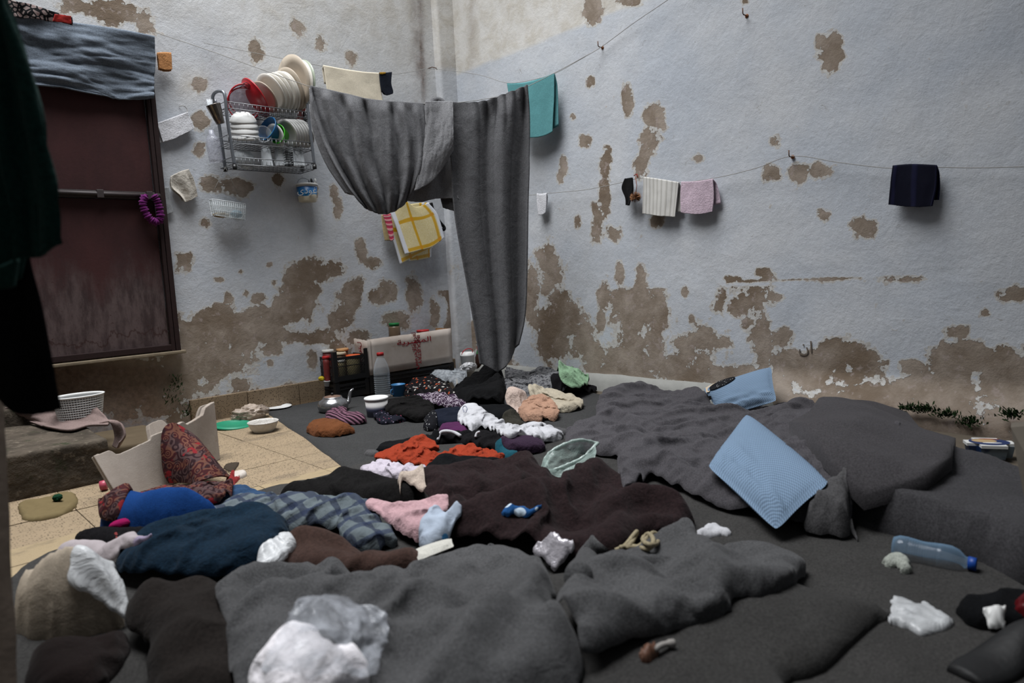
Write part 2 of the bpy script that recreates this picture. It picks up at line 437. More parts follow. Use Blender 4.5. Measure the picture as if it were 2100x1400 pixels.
bm = bmesh.new(); bm_box(bm, (0, 0, 0), (TS - .0025, TS - .0025, .012), bev=.001); me_t = bpy.data.meshes.new('tile_speckled'); bm.to_mesh(me_t); bm.free(); me_t.materials.append(TERR)
bm = bmesh.new(); bm_box(bm, (0, 0, 0), (TS - .0025, .16, .012), bev=.001); me_p = bpy.data.meshes.new('tile_plain'); bm.to_mesh(me_p); bm.free(); me_p.materials.append(TERR_P)
bm = bmesh.new(); bm_box(bm, (0, 0, 0), (TS - .0025, TS - .0025, .012), bev=.001); me_q = bpy.data.meshes.new('tile_plain_square'); bm.to_mesh(me_q); bm.free(); me_q.materials.append(TERR_P)
_r = random.Random(3)
for i in range(-4, 9):
    x = i * TS + .07
    o = bpy.data.objects.new('tile', me_p); sc.collection.objects.link(o); o.parent = floor; o.location = (x, band_y - .0812, -.006 + _r.uniform(-.0008, .0008))
    for j in range(0, 14):
        y = band_y + TS / 2 + j * TS
        if y > YL: break
        o = bpy.data.objects.new('tile', me_t); sc.collection.objects.link(o); o.parent = floor; o.location = (x, y, -.006 + _r.uniform(-.0012, .0008)); o.rotation_euler = (_r.uniform(-.002, .002), _r.uniform(-.002, .002), 0)
    for j in range(0, 6):
        o = bpy.data.objects.new('tile', me_q); sc.collection.objects.link(o); o.parent = floor; o.location = (x, band_y - .1625 - TS / 2 - j * TS, -.006 + _r.uniform(-.0008, .0008))
# terrazzo skirting slabs on the left wall
sk0 = float(ony(388, 818, YL - .02)[0])
skz = float(ony(517, 801, YL - .02)[2])
sk = bpy.data.objects.new('baseboard_left', None); sc.collection.objects.link(sk); sk['kind'] = 'structure'
L = (XR - .1 - sk0) / 6
for k in range(6):
    bm = bmesh.new(); bm_box(bm, (sk0 + L * (k + .5), YL - .012, skz / 2), (L - .004, .028, skz + _r.uniform(-.002, .002)), bev=.002)
    o = from_bm('slab', bm, TERR_S, sk)
# pale cement skirting on the right wall: bevelled ledge
PALE = plain('pale_cement', (140, 140, 136), .9, .1, var=.15, scale=14, bump=.003)
def strip(name, secs, m, kind='structure'):
    V = []; F = []
    n = len(secs[0])
    for s in secs: V += s
    for i in range(len(secs) - 1):
        for k in range(n - 1):
            F.append((i * n + k, i * n + k + 1, (i + 1) * n + k + 1, (i + 1) * n + k))
    o = mesh(name, V, F, m); o['kind'] = kind; return o
secs = []
for y in np.linspace(YL - .05, .2, 60):
    j = float(fbm(y * 6, 1.0, 5) - .5) * .012
    secs.append([(XR + .01, y, .085 + j), (XR - .022 + j, y, .083 + j), (XR - .05 + j, y, .045), (XR - .065 + j, y, -.01)])
strip('baseboard_right', secs, WALLM if False else PALE)

# concrete step on the left
CONC = NT('mossy_concrete')
n1 = CONC.noise(7, 6, .7); n2 = CONC.noise(40, 4, .6)
c_ = CONC.mix(CONC.ramp(n1, .3, .7), srgb(52, 47, 41), srgb(84, 76, 67)); c_ = CONC.mix(CONC.ramp(CONC.noise(11, 5, .7, vec=CONC.map(CONC.obj(), scale=(1, 1, .5), loc=(4, 2, 1))), .56, .7), c_, srgb(44, 50, 34))
c_ = CONC.mix(CONC.ramp(n2, .55, .7), c_, srgb(96, 88, 78))
CONC.bump(CONC.math('ADD', n1, CONC.math('MULTIPLY', n2, .4)), .8, .012)
CONC = CONC.fin(c_, .95, .1)
def rough_block(name, x0, x1, y0, y1, z0, z1, m, amp=.012, seed=0):
    bm = bmesh.new(); bm_box(bm, ((x0 + x1) / 2, (y0 + y1) / 2, (z0 + z1) / 2), (x1 - x0, y1 - y0, z1 - z0), bev=.012)
    bmesh.ops.subdivide_edges(bm, edges=[e for e in bm.edges if e.calc_length() > .1], cuts=12, use_grid_fill=True)
    for v in bm.verts:
        a = float(fbm(v.co.x * 9 + v.co.z * 5, v.co.y * 9 + v.co.z * 7, seed)) - .5
        b = float(fbm(v.co.y * 9 + 3, v.co.z * 9 + v.co.x * 4, seed + 4)) - .5
        if v.co.z > z0 + .01: v.co += Vector((a, b, a * .6)) * amp * 2
    return from_bm(name, bm, m, None, True)
s_tr = onz(228, 905, .16)          # top front right corner of the step
s_bl = onz(40, 1005, 0.0)
step_z = .165
stepx1 = float(s_tr[0]); stepy0 = float((onz(228, 900, step_z)[1] + onz(60, 925, step_z)[1]) / 2)
o = rough_block('concrete_step', -1.0, stepx1, stepy0, YL - .12, -.01, step_z, CONC, .010, 2)
tag(o, 'rough mossy concrete step at the left wall with the pinkish mat on top', 'step')
l_tr = onz(285, 850, .07)
o = rough_block('concrete_step', stepx1 + .01, float(onz(292, 868, .07)[0]), stepy0 + .28, YL - .16, -.01, .07, plain('tan_cement', (84, 73, 58), .95, .1, var=.2, scale=9, bump=.006), .006, 5)
tag(o, 'low tan cement step between the mossy step and the foam box', 'step')

# ---------------------------------------------------------------- metal door on the left wall
def door():
    yf = YL - .045
    xr = float((ony(368, 716, yf)[0] + ony(318, 200, yf)[0]) / 2)
    z0 = float(ony(236, 733, yf)[2]); zb = float(ony(212, 399, yf)[2]); z1 = float(ony(318, 84, yf)[2])
    xl = -.75
    t = NT('maroon_door_paint'); zz = t.sep(t.obj())[2]
    n1 = t.noise(5, 5, .65, vec=t.map(t.obj(), scale=(1, 1, .45))); n2 = t.noise(60, 4, .7)
    c = t.mix(t.ramp(n1, .3, .7), srgb(44, 21, 22), srgb(58, 30, 30))
    w = t.math('ADD', zz, t.math('MULTIPLY', t.math('SUBTRACT', n1, .5), .55))
    c = t.mix(t.ramp(w, z0 + .30, z0 + .52, .85, 0), c, t.mix(t.ramp(t.noise(26, 5, .7, vec=t.map(t.obj(), scale=(1, 1, .25))), .35, .65), srgb(52, 42, 42), srgb(84, 72, 71)))
    c = t.mix(t.math('MULTIPLY', t.ramp(t.math('ABSOLUTE', t.math('SUBTRACT', w, z0 + .13)), .0, .012, 1, 0), .7), c, srgb(44, 22, 18))
    c = t.mix(t.ramp(n2, .62, .72), c, srgb(50, 26, 22))
    t.bump(t.math('ADD', n2, n1), .3, .002)
    DM = t.fin(c, .62, .25)
    fr = plain('dark_rusty_frame', (36, 20, 19), .7, .25, var=.25, scale=30, bump=.002)
    d = thing('door_1', None, None, ((xl + xr) / 2, YL, z0)); d['kind'] = 'structure'
    bm = bmesh.new(); bm_box(bm, ((xl + xr - .05) / 2, yf + .012, (zb + .02 + z1) / 2), (xr - .05 - xl, .02, z1 - zb - .02), bev=.002); under(d, from_bm('panel', bm, DM))
    bm = bmesh.new(); bm_box(bm, ((xl + xr - .05) / 2, yf + .012, (zb - .02 + z0 + .035) / 2), (xr - .05 - xl, .02, zb - z0 - .055), bev=.002); under(d, from_bm('panel', bm, DM))
    bm = bmesh.new()
    bm_box(bm, (xr - .036, yf - .004, (z0 + z1) / 2), (.018, .03, z1 - z0), bev=.003)
    bm_box(bm, (xr - .012, yf + .012, (z0 + z1) / 2), (.024, .06, z1 - z0), bev=.003)
    under(d, from_bm('side_frame', bm, fr))
    bm = bmesh.new(); bm_box(bm, ((xl + xr - .04) / 2, yf - .002, z0 + .022), (xr - .04 - xl, .03, .03), bev=.003); under(d, from_bm('bottom_rail', bm, fr))
    bm = bmesh.new(); bm_box(bm, ((xl + xr) / 2 + .01, yf + .0, z0 - .006), (xr - xl + .02, .07, .016), bev=.004)
    under(d, from_bm('sill', bm, plain('worn_sill', (128, 116, 98), .9, .1, var=.3, scale=20, bump=.004)))
    bm = bmesh.new(); bm_box(bm, ((xl + xr - .05) / 2, yf - .006, zb), (xr - .05 - xl, .03, .035), bev=.003)
    under(d, from_bm('crossbar', bm, plain('dull_steel_bar', (52, 44, 44), .6, .4, var=.3, scale=12)))
    bm = bmesh.new()
    bm_tube(bm, [(xr - .55, yf - .028, zb), (xr - .03, yf - .028, zb)], .011, 10)
    for q in (.5, .3, .08): bm_box(bm, (xr - q, yf - .024, zb), (.03, .03, .04), bev=.003)
    under(d, from_bm('bolt', bm, plain('dull_steel_bar', (52, 44, 44), .6, .4)))
    return xr, z0, zb, z1, yf
DOOR = door()

# ---------------------------------------------------------------- sheets of cloth that hang
def resample_rows(rows, nu, nv):
    R = []
    for r in rows:
        p = spline(r, 12) if len(r) > 2 else np.array([np.asarray(r[0], float) * (1 - k / 12) + np.asarray(r[1], float) * k / 12 for k in range(13)])
        d = np.r_[0, np.cumsum(np.linalg.norm(np.diff(p, axis=0), axis=1))]
        s = np.linspace(0, d[-1], nu) if len(r) < 3 else np.interp(np.linspace(0, 1, nu), np.linspace(0, 1, len(p)), d)
        R.append(np.stack([np.interp(s, d, p[:, k]) for k in range(p.shape[1])], 1))
    R = np.array(R)                                  # rows x nu x 2
    out = np.zeros((nv, nu, R.shape[2]))
    for i in range(nu):
        p = spline(R[:, i], 16) if len(rows) > 2 else np.linspace(R[0, i], R[1, i], 17)
        out[:, i] = np.stack([np.interp(np.linspace(0, 1, nv), np.linspace(0, 1, len(p)), p[:, k]) for k in range(p.shape[1])], 1)
    return out
def grid_mesh(name, P, m, parent=None, thick=.003, uv=True):
    nv, nu = P.shape[:2]
    idx = np.arange(nu * nv).reshape(nv, nu)
    F = np.stack([idx[:-1, :-1].ravel(), idx[1:, :-1].ravel(), idx[1:, 1:].ravel(), idx[:-1, 1:].ravel()], 1)
    o = mesh(name, P.reshape(-1, 3), F, m, parent)
    if uv:
        u = o.data.uv_layers.new(name='UVMap')
        uu = np.tile(np.linspace(0, 1, nu), nv); vv = np.repeat(np.linspace(1, 0, nv), nu)
        li = np.zeros(len(o.data.loops), int); o.data.loops.foreach_get('vertex_index', li)
        u.data.foreach_set('uv', np.stack([uu[li], vv[li]], 1).ravel().astype(np.float32))
    if thick:
        s = o.modifiers.new('thickness', 'SOLIDIFY'); s.thickness = thick; s.offset = 0
    return o
def sheet(name, rows, p0, n, m, fold=None, nu=60, nv=60, thick=.003, parent=None, back=0.0, backoff=.02, backshift=(0, 0), edge=.003, seed=1):
    """a hanging cloth in the vertical plane p0,n (n points to the camera); rows of outline points run left-right, top to bottom"""
    n = np.asarray(n, float); n /= np.linalg.norm(n)
    g = resample_rows(rows, nu, nv)
    u = np.linspace(0, 1, nu)[None, :]; v = np.linspace(0, 1, nv)[:, None]
    P = np.zeros((nv, nu, 3))
    for j in range(nv):
        for i in range(nu): P[j, i] = onplane(g[j, i, 0], g[j, i, 1], p0, n)
    # uneven selvedge
    wob = (fbm(u * 7 + seed, v * 0 + .5, seed) - .5) * edge * 2
    P[..., 2] += wob * (v > .5) * v
    if fold is not None: P += fold(u, v)[..., None] * n
    if back:
        k = max(4, int(nv * back * .5)); B = []
        for j in range(k, 0, -1):
            vv = min(j / k * back, 1.0) * (nv - 1); a = int(vv); b = min(a + 1, nv - 1); f = vv - a
            B.append((P[a] * (1 - f) + P[b] * f) - n * backoff * min(1, j / k * 4) + np.array([backshift[0] * n[1] * j / k, -backshift[0] * n[0] * j / k, backshift[1] * j / k]))
        top = []
        for q in (150, 110, 70, 30):
            a = math.radians(q); top.append(P[0] - n * backoff * .12 * (1 - math.cos(a + math.pi)) + np.array([0, 0, .004 * math.sin(a)]))
        P = np.concatenate([np.array(B), P])
    return grid_mesh(name, P, m, parent, thick)
def folds(k, amp, seed=0, decay=0.0, lean=0.0, base=0.0):
    def f(u, v):
        uu = u + lean * v
        w = (fbm(uu * k, v * .8 + uu * 0, seed, 3) - .5) * 2
        s = np.sin(2 * np.pi * (uu * k * .55 + .6 * fbm(uu * 2, v * 1.2, seed + 3)))
        return amp * (.55 * w + .45 * s) * (base + (1 - base) * np.clip(v * 3, 0, 1)) * (1 - decay * v)
    return f
NYL = np.array([0.0, -1.0, 0.0]); NXR = np.array([-1.0, 0.0, 0.0])
def PY(off): return np.array([0, YL - off, 0])
def PX(off): return np.array([XR - off, 0, 0])

# washing lines
ROPE = plain('pale_cord', (150, 148, 144), .8, .2, var=.2, scale=200)
def polyline(pts, sub=8):
    return spline(pts, sub)
nailR = onx(1232, 97, XR - .03)
A_ = ony(318, 66, YL - .02)
n1_ = np.array([-(nailR[1] - A_[1]), (nailR[0] - A_[0]), 0]); n1_ /= np.linalg.norm(n1_)
if np.dot(n1_, CAM - A_) < 0: n1_ = -n1_
BP0, BN = A_, n1_                                     # vertical plane under the blanket's line
def bp(px, py, off=0.0): return onplane(px, py, BP0 + BN * off, BN)
pts = [A_] + [bp(x, y) for x, y in [(430, 104), (530, 140), (640, 179), (700, 193), (770, 206), (840, 212), (900, 212), (960, 208), (1030, 196), (1080, 178), (1140, 148), (1190, 121)]] + [nailR, onx(1300, 47, XR - .03), onx(1372, -2, XR - .05), onx(1480, -80, XR - .05)]
o = tube('washing_line', polyline(pts, 6), .0017, ROPE, seg=6)
tag(o, 'thin pale washing line sagging under the big grey blanket up to the wall nail', 'rope')
pil = ony(888, 141, YL - .06)
def cross_plane():
    a, b = pil, nailR
    n = np.array([-(b[1] - a[1]), b[0] - a[0], 0]); n /= np.linalg.norm(n)
    return (a, n if np.dot(n, CAM - a) > 0 else -n)
CP0, CN = cross_plane()
pts = [ony(418, 88, YL - .03), ony(520, 108, YL - .05), ony(600, 124, YL - .06), ony(663, 136, YL - .07), ony(730, 146, YL - .08), ony(800, 152, YL - .075), ony(850, 146, YL - .065), pil,
       onplane(980, 153, CP0, CN), onplane(1040, 170, CP0, CN), onplane(1090, 164, CP0, CN), onplane(1137, 151, CP0, CN), onplane(1190, 122, CP0, CN), nailR]
o = tube('washing_line', polyline(pts, 6), .0015, ROPE, seg=6)
tag(o, 'thin washing line along the left wall holding the beige cloth and the teal shirt', 'rope')
nailM = onx(1625, 320, XR - .03)
pts = [onx(x, y, XR - .035) for x, y in [(1075, 402), (1115, 397), (1200, 389), (1280, 373), (1318, 365), (1390, 374), (1470, 364), (1550, 345)]] + [nailM] + [onx(x, y, XR - .035) for x, y in [(1720, 333), (1826, 345), (1920, 343), (2010, 344), (2160, 340)]]
o = tube('washing_line', polyline(pts, 6), .0016, ROPE, seg=6)
tag(o, 'low washing line along the right wall with small towels and the navy cloth', 'rope')
RUST = plain('rusty_nail', (96, 62, 40), .7, .4, metal=.4, var=.3, scale=60)
def nail(px, py, label):
    p = onx(px, py, XR); t = thing('wall_hook', label, 'hook', p)
    under(t, tube('nail', [p + [.02, 0, 0], p + [-.035, 0, 0], p + [-.040, 0, .004], p + [-.041, 0, .028]], .0026, RUST, seg=8))
    under(t, lathe('rawl_plug', [(0, 0), (.009, 0), (.009, .004), (.004, .006), (0, .006)], place(p, (-1, 0, 0)), plain('plug_orange', (120, 74, 44), .7, .2), seg=12))
nail(1236, 98, 'rusty bent nail on the right wall holding the washing line by the teal shirt')
nail(1532, 33, 'bare bent hook high on the right wall, nothing hanging from it')
nail(1626, 322, 'rusty nail holding up the low washing line left of the navy cloth')
p = ony(886, 140, YL - .05); t = thing('wall_hook', 'small twig-like nail on the corner pilaster with the washing line tied to it', 'hook', p)
under(t, tube('nail', [p + [-.02, .02, .0], p + [-.012, -.015, .002], p + [.02, -.02, 0], p + [.03, -.015, -.008]], .0028, RUST, seg=8))

# the big blanket over the line
def big_blanket():
    t = thing('grey_blanket', 'large grey wool blanket draped over the washing line in the corner', 'blanket', bp(900, 740) * [1, 1, 0])
    def swag(u, v):
        k = 5.2
        ph = 2 * np.pi * (u * k) + 5.0 * fbm(u * 3.2, v * 1.3, 4)
        r = np.sin(ph); r = np.where(r > 0, np.abs(r) ** .7, -np.abs(r) ** 1.6) + .35 * np.sin(ph * 2.3 + 1.0 + 2 * fbm(u * 2, v * 2, 14)) * sstep(.7, .2, v)
        r = r * (.5 + fbm(u * 4, v * .6, 33))
        amp = .036 * sstep(0, .12, v) * (1 - .45 * sstep(.75, 1, v)) * (.35 + .65 * sstep(.95, .45, u))
        return r * amp + .05 * np.sin(np.pi * np.clip(v, 0, 1)) * .8 + .02
    rows = [[(637, 178), (700, 192), (762, 206), (825, 211), (868, 214)],
            [(648, 240), (712, 262), (775, 275), (835, 278), (872, 282)],
            [(676, 318), (728, 335), (782, 345), (835, 342), (868, 338)],
            [(716, 388), (752, 398), (792, 402), (830, 390), (856, 375)],
            [(748, 426), (772, 437), (796, 439), (820, 426), (843, 404)]]
    under(t, sheet('front_fold', rows, BP0, BN, WOOL, swag, 110, 90, .009, seed=3))
    # back layer behind the swag, its selvedge shows as the lighter edge on the left
    rows = [[(634, 180), (700, 193), (780, 208)], [(640, 260), (700, 285), (770, 300)], [(668, 335), (712, 352), (775, 360)], [(708, 396), (745, 404), (790, 402)]]
    under(t, sheet('back_fold', rows, BP0 - BN * .05, BN, WOOL_L, folds(4, .012, 8), 50, 50, .009, seed=5))
    def mid(u, v):
        return .016 * np.sin(2 * np.pi * (u * 1.6 + .25 * v) + 1.5) * sstep(0, .2, v) + (fbm(u * 4, v * 3, 12) - .5) * .02 + .012
    rows = [[(812, 211), (850, 213), (890, 216), (925, 214)],
            [(822, 300), (852, 302), (893, 300), (926, 296)],
            [(832, 380), (862, 382), (896, 372), (928, 362)],
            [(826, 410), (866, 414), (900, 407), (940, 408)]]
    under(t, sheet('middle_fold', rows, BP0 - BN * .015, BN, WOOL_L, mid, 60, 70, .009, seed=6))
    def fall(u, v):
        return .035 * np.sin(np.pi * v) * u + (fbm(u * 5, v * 3, 15) - .5) * .02 + .035
    # diagonal lapel that crosses the middle fold
    rows = [[(872, 212), (900, 211), (928, 212)], [(872, 268), (902, 264), (928, 256)], [(864, 328), (898, 316), (928, 290)], [(850, 394), (890, 368), (928, 310)]]
    under(t, sheet('lapel_fold', rows, BP0 + BN * .03, BN, WOOL_L, fall, 40, 60, .009, seed=7))
    # short hanging flap behind
    rows = [[(900, 380), (925, 380), (950, 385)], [(905, 412), (925, 412), (952, 415)], [(908, 425), (928, 432), (950, 440)]]
    under(t, sheet('back_flap', rows, BP0 - BN * .03, BN, WOOL_D, folds(3, .008, 18), 24, 24, .009, seed=9))
    def longf(u, v):
        top = sstep(.18, 0, v)
        gath = .013 * np.sin(2 * np.pi * (u * 10 + .5 * v) + 3 * fbm(u * 6, v * 2, 41)) * sstep(.34, 0, v) * sstep(.25, .55, u)
        ph = 2 * np.pi * (u * 2.6 + .30 * np.sin(v * 2.2) - .12 * v) + 1.2
        r = np.sin(ph + 1.2 * fbm(u * 3, v * 2, 27)); r = np.where(r > 0, np.abs(r) ** .7, -np.abs(r) ** 1.5)
        big = .036 * r * sstep(0, .15, v) * (.45 + .55 * sstep(.25, .7, u))
        roll = .03 * np.exp(-((u - .0) / .10) ** 2) * sstep(0, .05, v) * sstep(.25, .12, v)
        return gath + big + roll + .022 + .01 * (fbm(u * 4, v * 5, 22) - .5)
    rows = [[(896, 206), (940, 212), (990, 209), (1038, 193), (1079, 177)],
            [(912, 262), (950, 262), (995, 256), (1040, 246), (1084, 236)],
            [(924, 330), (960, 330), (1000, 328), (1040, 322), (1084, 312)],
            [(932, 440), (968, 440), (1005, 440), (1042, 440), (1080, 436)],
            [(953, 560), (983, 562), (1014, 566), (1046, 568), (1078, 560)],
            [(972, 665), (996, 672), (1022, 680), (1048, 672), (1074, 645)],
            [(984, 745), (1003, 752), (1022, 762), (1044, 735), (1062, 705)]]
    under(t, sheet('long_fold', rows, BP0, BN, WOOL, longf, 120, 150, .009, seed=11))
    # rolled corner on the line
    p = bp(886, 208, .03)
    pts = [bp(884, 214, .05), bp(889, 207, .04), bp(897, 205, .03), bp(906, 208, .03), bp(912, 218, .035)]
    under(t, tube('rolled_corner', polyline(pts, 5), .016, WOOL, seg=12))
big_blanket()

# small washing on the lines
def towel(name, label, cat, rows, p0, n, m, amp=.006, k=3, back=.8, bo=.018, sh=(.02, 0), group=None, nu=36, nv=36, thick=.004, seed=1):
    o = sheet(name, rows, p0, n, m, folds(k, amp, seed), nu, nv, thick, None, back, bo, sh, seed=seed)
    return tag(o, label, cat, group)
def striped(name, a, b, axis=0, scale=40, thr=.5, rough=.95, u=True, bumpd=.003):
    if name in _MC: return _MC[name]
    t = NT(name); s = t.sep(t.uv())[axis]
    w = t.math('SINE', t.math('MULTIPLY', s, scale * 6.2832)); f = t.ramp(w, thr - .3, thr + .3)
    n = t.noise(400, 2)
    c = t.mix(f, srgb(*a), srgb(*b)); c = t.mix(t.math('MULTIPLY', n, .3), c, srgb(*[x * .6 for x in a]))
    t.bump(t.math('ADD', f, t.math('MULTIPLY', n, .5)), .5, bumpd)
    _MC[name] = t.fin(c, rough, .1); return _MC[name]
TEAL = cloth('teal_jersey', (84, 134, 137), var=.12, speck=.3, weave=600, fuzz=.1, stain=.06, wrinkle=12, wamp=.004)
towel('teal_shirt', 'teal T-shirt hanging on the line in front of the right wall', 'shirt',
      [[(1040, 171), (1072, 170), (1105, 162), (1137, 150)], [(1050, 225), (1078, 226), (1108, 224), (1136, 212)], [(1060, 276), (1082, 282), (1108, 280), (1133, 270)]], CP0, CN, TEAL, .008, 3, .9, .02, (-.03, .01), seed=4)
BEIGE = cloth('beige_jersey', (206, 196, 176), var=.1, speck=.25, weave=600, fuzz=.1, stain=.06, wrinkle=10, wamp=.003)
towel('beige_cloth', 'cream cotton cloth hanging on the line behind the big grey blanket', 'cloth',
      [[(663, 134), (705, 142), (748, 148), (780, 150)], [(668, 170), (708, 178), (750, 184), (782, 186)], [(673, 208), (712, 212), (752, 216), (787, 220)]], PY(.085), NYL, BEIGE, .006, 3, .5, .02, (.0, 0), seed=6)
SOCKM = cloth('navy_knit', (22, 26, 36), var=.2, speck=.3, weave=500, fuzz=.2)
t = thing('navy_sock', 'short navy sock with an ochre band pegged beside the beige cloth', 'sock', ony(791, 195, YL - .1))
under(t, sheet('sock_leg', [[(778, 149), (790, 149), (803, 148)], [(780, 170), (792, 172), (801, 171)], [(783, 186), (793, 189), (805, 188)], [(788, 193), (795, 195), (803, 193)]], PY(.1), NYL, SOCKM, folds(2, .004, 5), 20, 26, .012))
under(t, sheet('ochre_band', [[(779, 148), (785, 148), (791, 148)], [(779, 152), (785, 152), (791, 151)]], PY(.108), NYL, cloth('ochre_knit', (150, 112, 30)), None, 8, 4, .003))
towel('ochre_washcloth', 'small folded orange-brown washcloth hanging at the door corner', 'washcloth',
      [[(322, 109), (337, 108), (351, 109)], [(325, 126), (338, 127), (352, 127)], [(326, 140), (340, 143), (353, 143)]], PY(.05), NYL, cloth('ochre_terry', (158, 112, 72), var=.25, wrinkle=120, wamp=.005), .004, 2, 1.25, .016, (.0, -.004), nu=20, nv=20, thick=.006)
WTERRY = cloth('white_terry', (196, 196, 200), var=.12, speck=.3, weave=500, fuzz=.3, wrinkle=120, wamp=.004, stain=.08)
WTERRY2 = striped('ribbed_white_terry', (205, 203, 198), (182, 180, 174), 0, 9)
towel('face_towel', 'white terry face towel hung askew beside the maroon door', 'towel',
      [[(322, 253), (350, 243), (385, 230)], [(327, 270), (358, 263), (392, 246)], [(334, 291), (362, 282), (399, 262)]], PY(.03), NYL, WTERRY, .004, 3, .9, .016, (.01, -.012), seed=3)
o = tube('cord_stub', polyline([ony(367, 218, YL - .004), ony(376, 217, YL - .02), ony(383, 223, YL - .015), ony(384, 231, YL - .02)], 4), .0018, ROPE, seg=6)
tag(o, 'short white cord on a nail above the white face towel', 'cord')
towel('white_rag', 'crumpled off-white rag hung in a bundle left of the basket strings', 'rag',
      [[(350, 362), (370, 352), (387, 347)], [(352, 385), (376, 372), (397, 366)], [(368, 400), (385, 394), (403, 388)], [(378, 414), (390, 411), (406, 402)]], PY(.04), NYL, cloth('white_rag_cotton', (176, 170, 160), var=.15, wrinkle=30, wamp=.01), .014, 3, .9, .02, (0, 0), seed=13)
towel('grey_rag', 'narrow grey-white rag hanging behind the right edge of the maroon door', 'rag',
      [[(336, 385), (341, 384), (346, 384)], [(338, 412), (345, 411), (350, 410)], [(340, 440), (347, 438), (355, 434)]], PY(.02), NYL, cloth('grey_rag_cotton', (140, 142, 144)), .004, 2, .5, .014, seed=3, nu=14)
# right wall, low line
towel('white_washcloth', 'tiny white rag at the left end of the low line', 'rag', [[(1101, 397), (1110, 398), (1121, 396)], [(1102, 420), (1112, 420), (1121, 418)], [(1105, 441), (1112, 440), (1119, 436)]], PX(.04), NXR, WTERRY, .004, 2, .7, .014, (.01, 0), nu=18, nv=20)
o = sheet('black_glove', [[(1282, 366), (1289, 365), (1297, 364)], [(1276, 385), (1286, 388), (1299, 388)], [(1283, 405), (1290, 406), (1296, 404)], [(1284, 420), (1288, 421), (1291, 419)]], PX(.045), NXR, cloth('black_knit', (14, 14, 16)), folds(2, .004, 2), 16, 24, .010)
tag(o, 'small black knitted glove beside the brown pompom on the low line', 'glove')
# pompom
pc = onx(1303, 404, XR - .05)
t = thing('pompom', 'fluffy brown pompom hanging on a cord from the low line', 'pompom', pc)
bm = bmesh.new(); _q = random.Random(5)
for k in range(420):
    d = Vector((_q.gauss(0, 1), _q.gauss(0, 1), _q.gauss(0, 1))).normalized(); L_ = _q.uniform(.024, .034)
    a = Vector(pc) + d * .006; b = Vector(pc) + d * L_; s = d.orthogonal().normalized() * .0022; s2 = d.cross(s).normalized() * .0022
    v = [bm.verts.new(a + s), bm.verts.new(a - s), bm.verts.new(b - s * .7 + s2), bm.verts.new(b + s * .7 + s2)]
    bm.faces.new(v)
under(t, tag(from_bm('tuft', bm, cloth('brown_yarn', (136, 96, 66), var=.35)), kind='stuff'))
under(t, tube('cord', [onx(1303, 362, XR - .04), onx(1306, 380, XR - .045), pc], .002, plain('red_brown_cord', (130, 84, 74), .8, .1), seg=6))
under(t, tube('knot', [onx(1300, 360, XR - .04), onx(1306, 357, XR - .042), onx(1308, 364, XR - .044)], .003, plain('red_cord', (140, 50, 46), .8, .1), seg=6))
towel('white_towel', 'ribbed white hand towel folded over the low line on the right wall', 'towel',
      [[(1320, 363), (1350, 367), (1392, 374)], [(1319, 400), (1350, 404), (1388, 408)], [(1318, 438), (1348, 442), (1384, 445)]], PX(.045), NXR, WTERRY2, .005, 3, .92, .02, (-.03, .012), seed=5)
PINKT = cloth('pale_pink_terry', (190, 170, 182), var=.12, speck=.35, weave=300, fuzz=.3, wrinkle=120, wamp=.004)
towel('pink_towel', 'pale pink hand towel folded over the low line', 'towel',
      [[(1397, 373), (1430, 372), (1462, 367)], [(1396, 402), (1428, 404), (1464, 400)], [(1397, 436), (1430, 439), (1460, 434)]], PX(.045), NXR, PINKT, .005, 3, .75, .02, (-.03, .0), seed=7)
NAVYT = striped('navy_terry', (16, 17, 30), (27, 28, 52), 0, 2.2, .8)
towel('navy_towel', 'dark navy face towel hanging alone at the right end of the low line', 'towel',
      [[(1831, 341), (1870, 338), (1921, 340)], [(1826, 382), (1868, 382), (1919, 384)], [(1822, 419), (1868, 424), (1911, 423)]], PX(.05), NXR, NAVYT, .006, 3, .8, .022, (-.012, 0), thick=.008, seed=9)

# yellow oilcloth, pink strip, black strap
def oilcloth():
    t = NT('yellow_check_oilcloth'); u = t.uv(); s = t.sep(u)
    def lines(c, k, off, wd):
        f = t.math('FRACT', t.math('ADD', t.math('MULTIPLY', c, k), off)); return t.ramp(t.math('ABSOLUTE', t.math('SUBTRACT', f, .5)), wd, wd + .03, 1, 0)
    a = lines(s[0], 2.2, .62, .05); b = lines(s[1], 2.0, .35, .06)
    g = t.math('MAXIMUM', a, b)
    sw = t.ramp(t.math('SINE', t.math('MULTIPLY', t.noise(9, 1, vec=u), 60)), .5, .9)
    c = t.mix(t.noise(40, 3, vec=u), srgb(192, 174, 120), srgb(210, 196, 150))
    c = t.mix(t.math('MULTIPLY', sw, .35), c, srgb(222, 214, 186))
    c = t.mix(g, c, srgb(192, 148, 22)); c = t.mix(t.math('MULTIPLY', a, b), c, srgb(196, 132, 10))
    c = t.mix(t.math('MAXIMUM', t.ramp(s[0], .10, .12, 1, 0), t.ramp(s[0], .90, .92)), c, srgb(206, 208, 214))
    t.bump(t.noise(9, 3, vec=u), .3, .003)
    return t.fin(c, .35, .4)
OIL = oilcloth()
t = thing('oilcloth', 'folded yellow checked oilcloth hanging below the grey blanket by the pilaster', 'tablecloth', ony(850, 530, YL - .08))
yo = lambda off: (PY(off), NYL)
under(t, sheet('back_fold', [[(800, 420), (845, 418), (880, 415)], [(815, 480), (850, 478), (885, 470)], [(838, 535), (862, 532), (884, 527)]], *yo(.05), OIL, folds(2, .004, 4), 20, 24, .003))
under(t, sheet('middle_fold', [[(785, 430), (830, 420), (870, 415)], [(802, 480), (838, 478), (880, 468)], [(820, 542), (850, 526), (888, 507)]], *yo(.07), OIL, folds(2, .004, 6), 24, 30, .003))
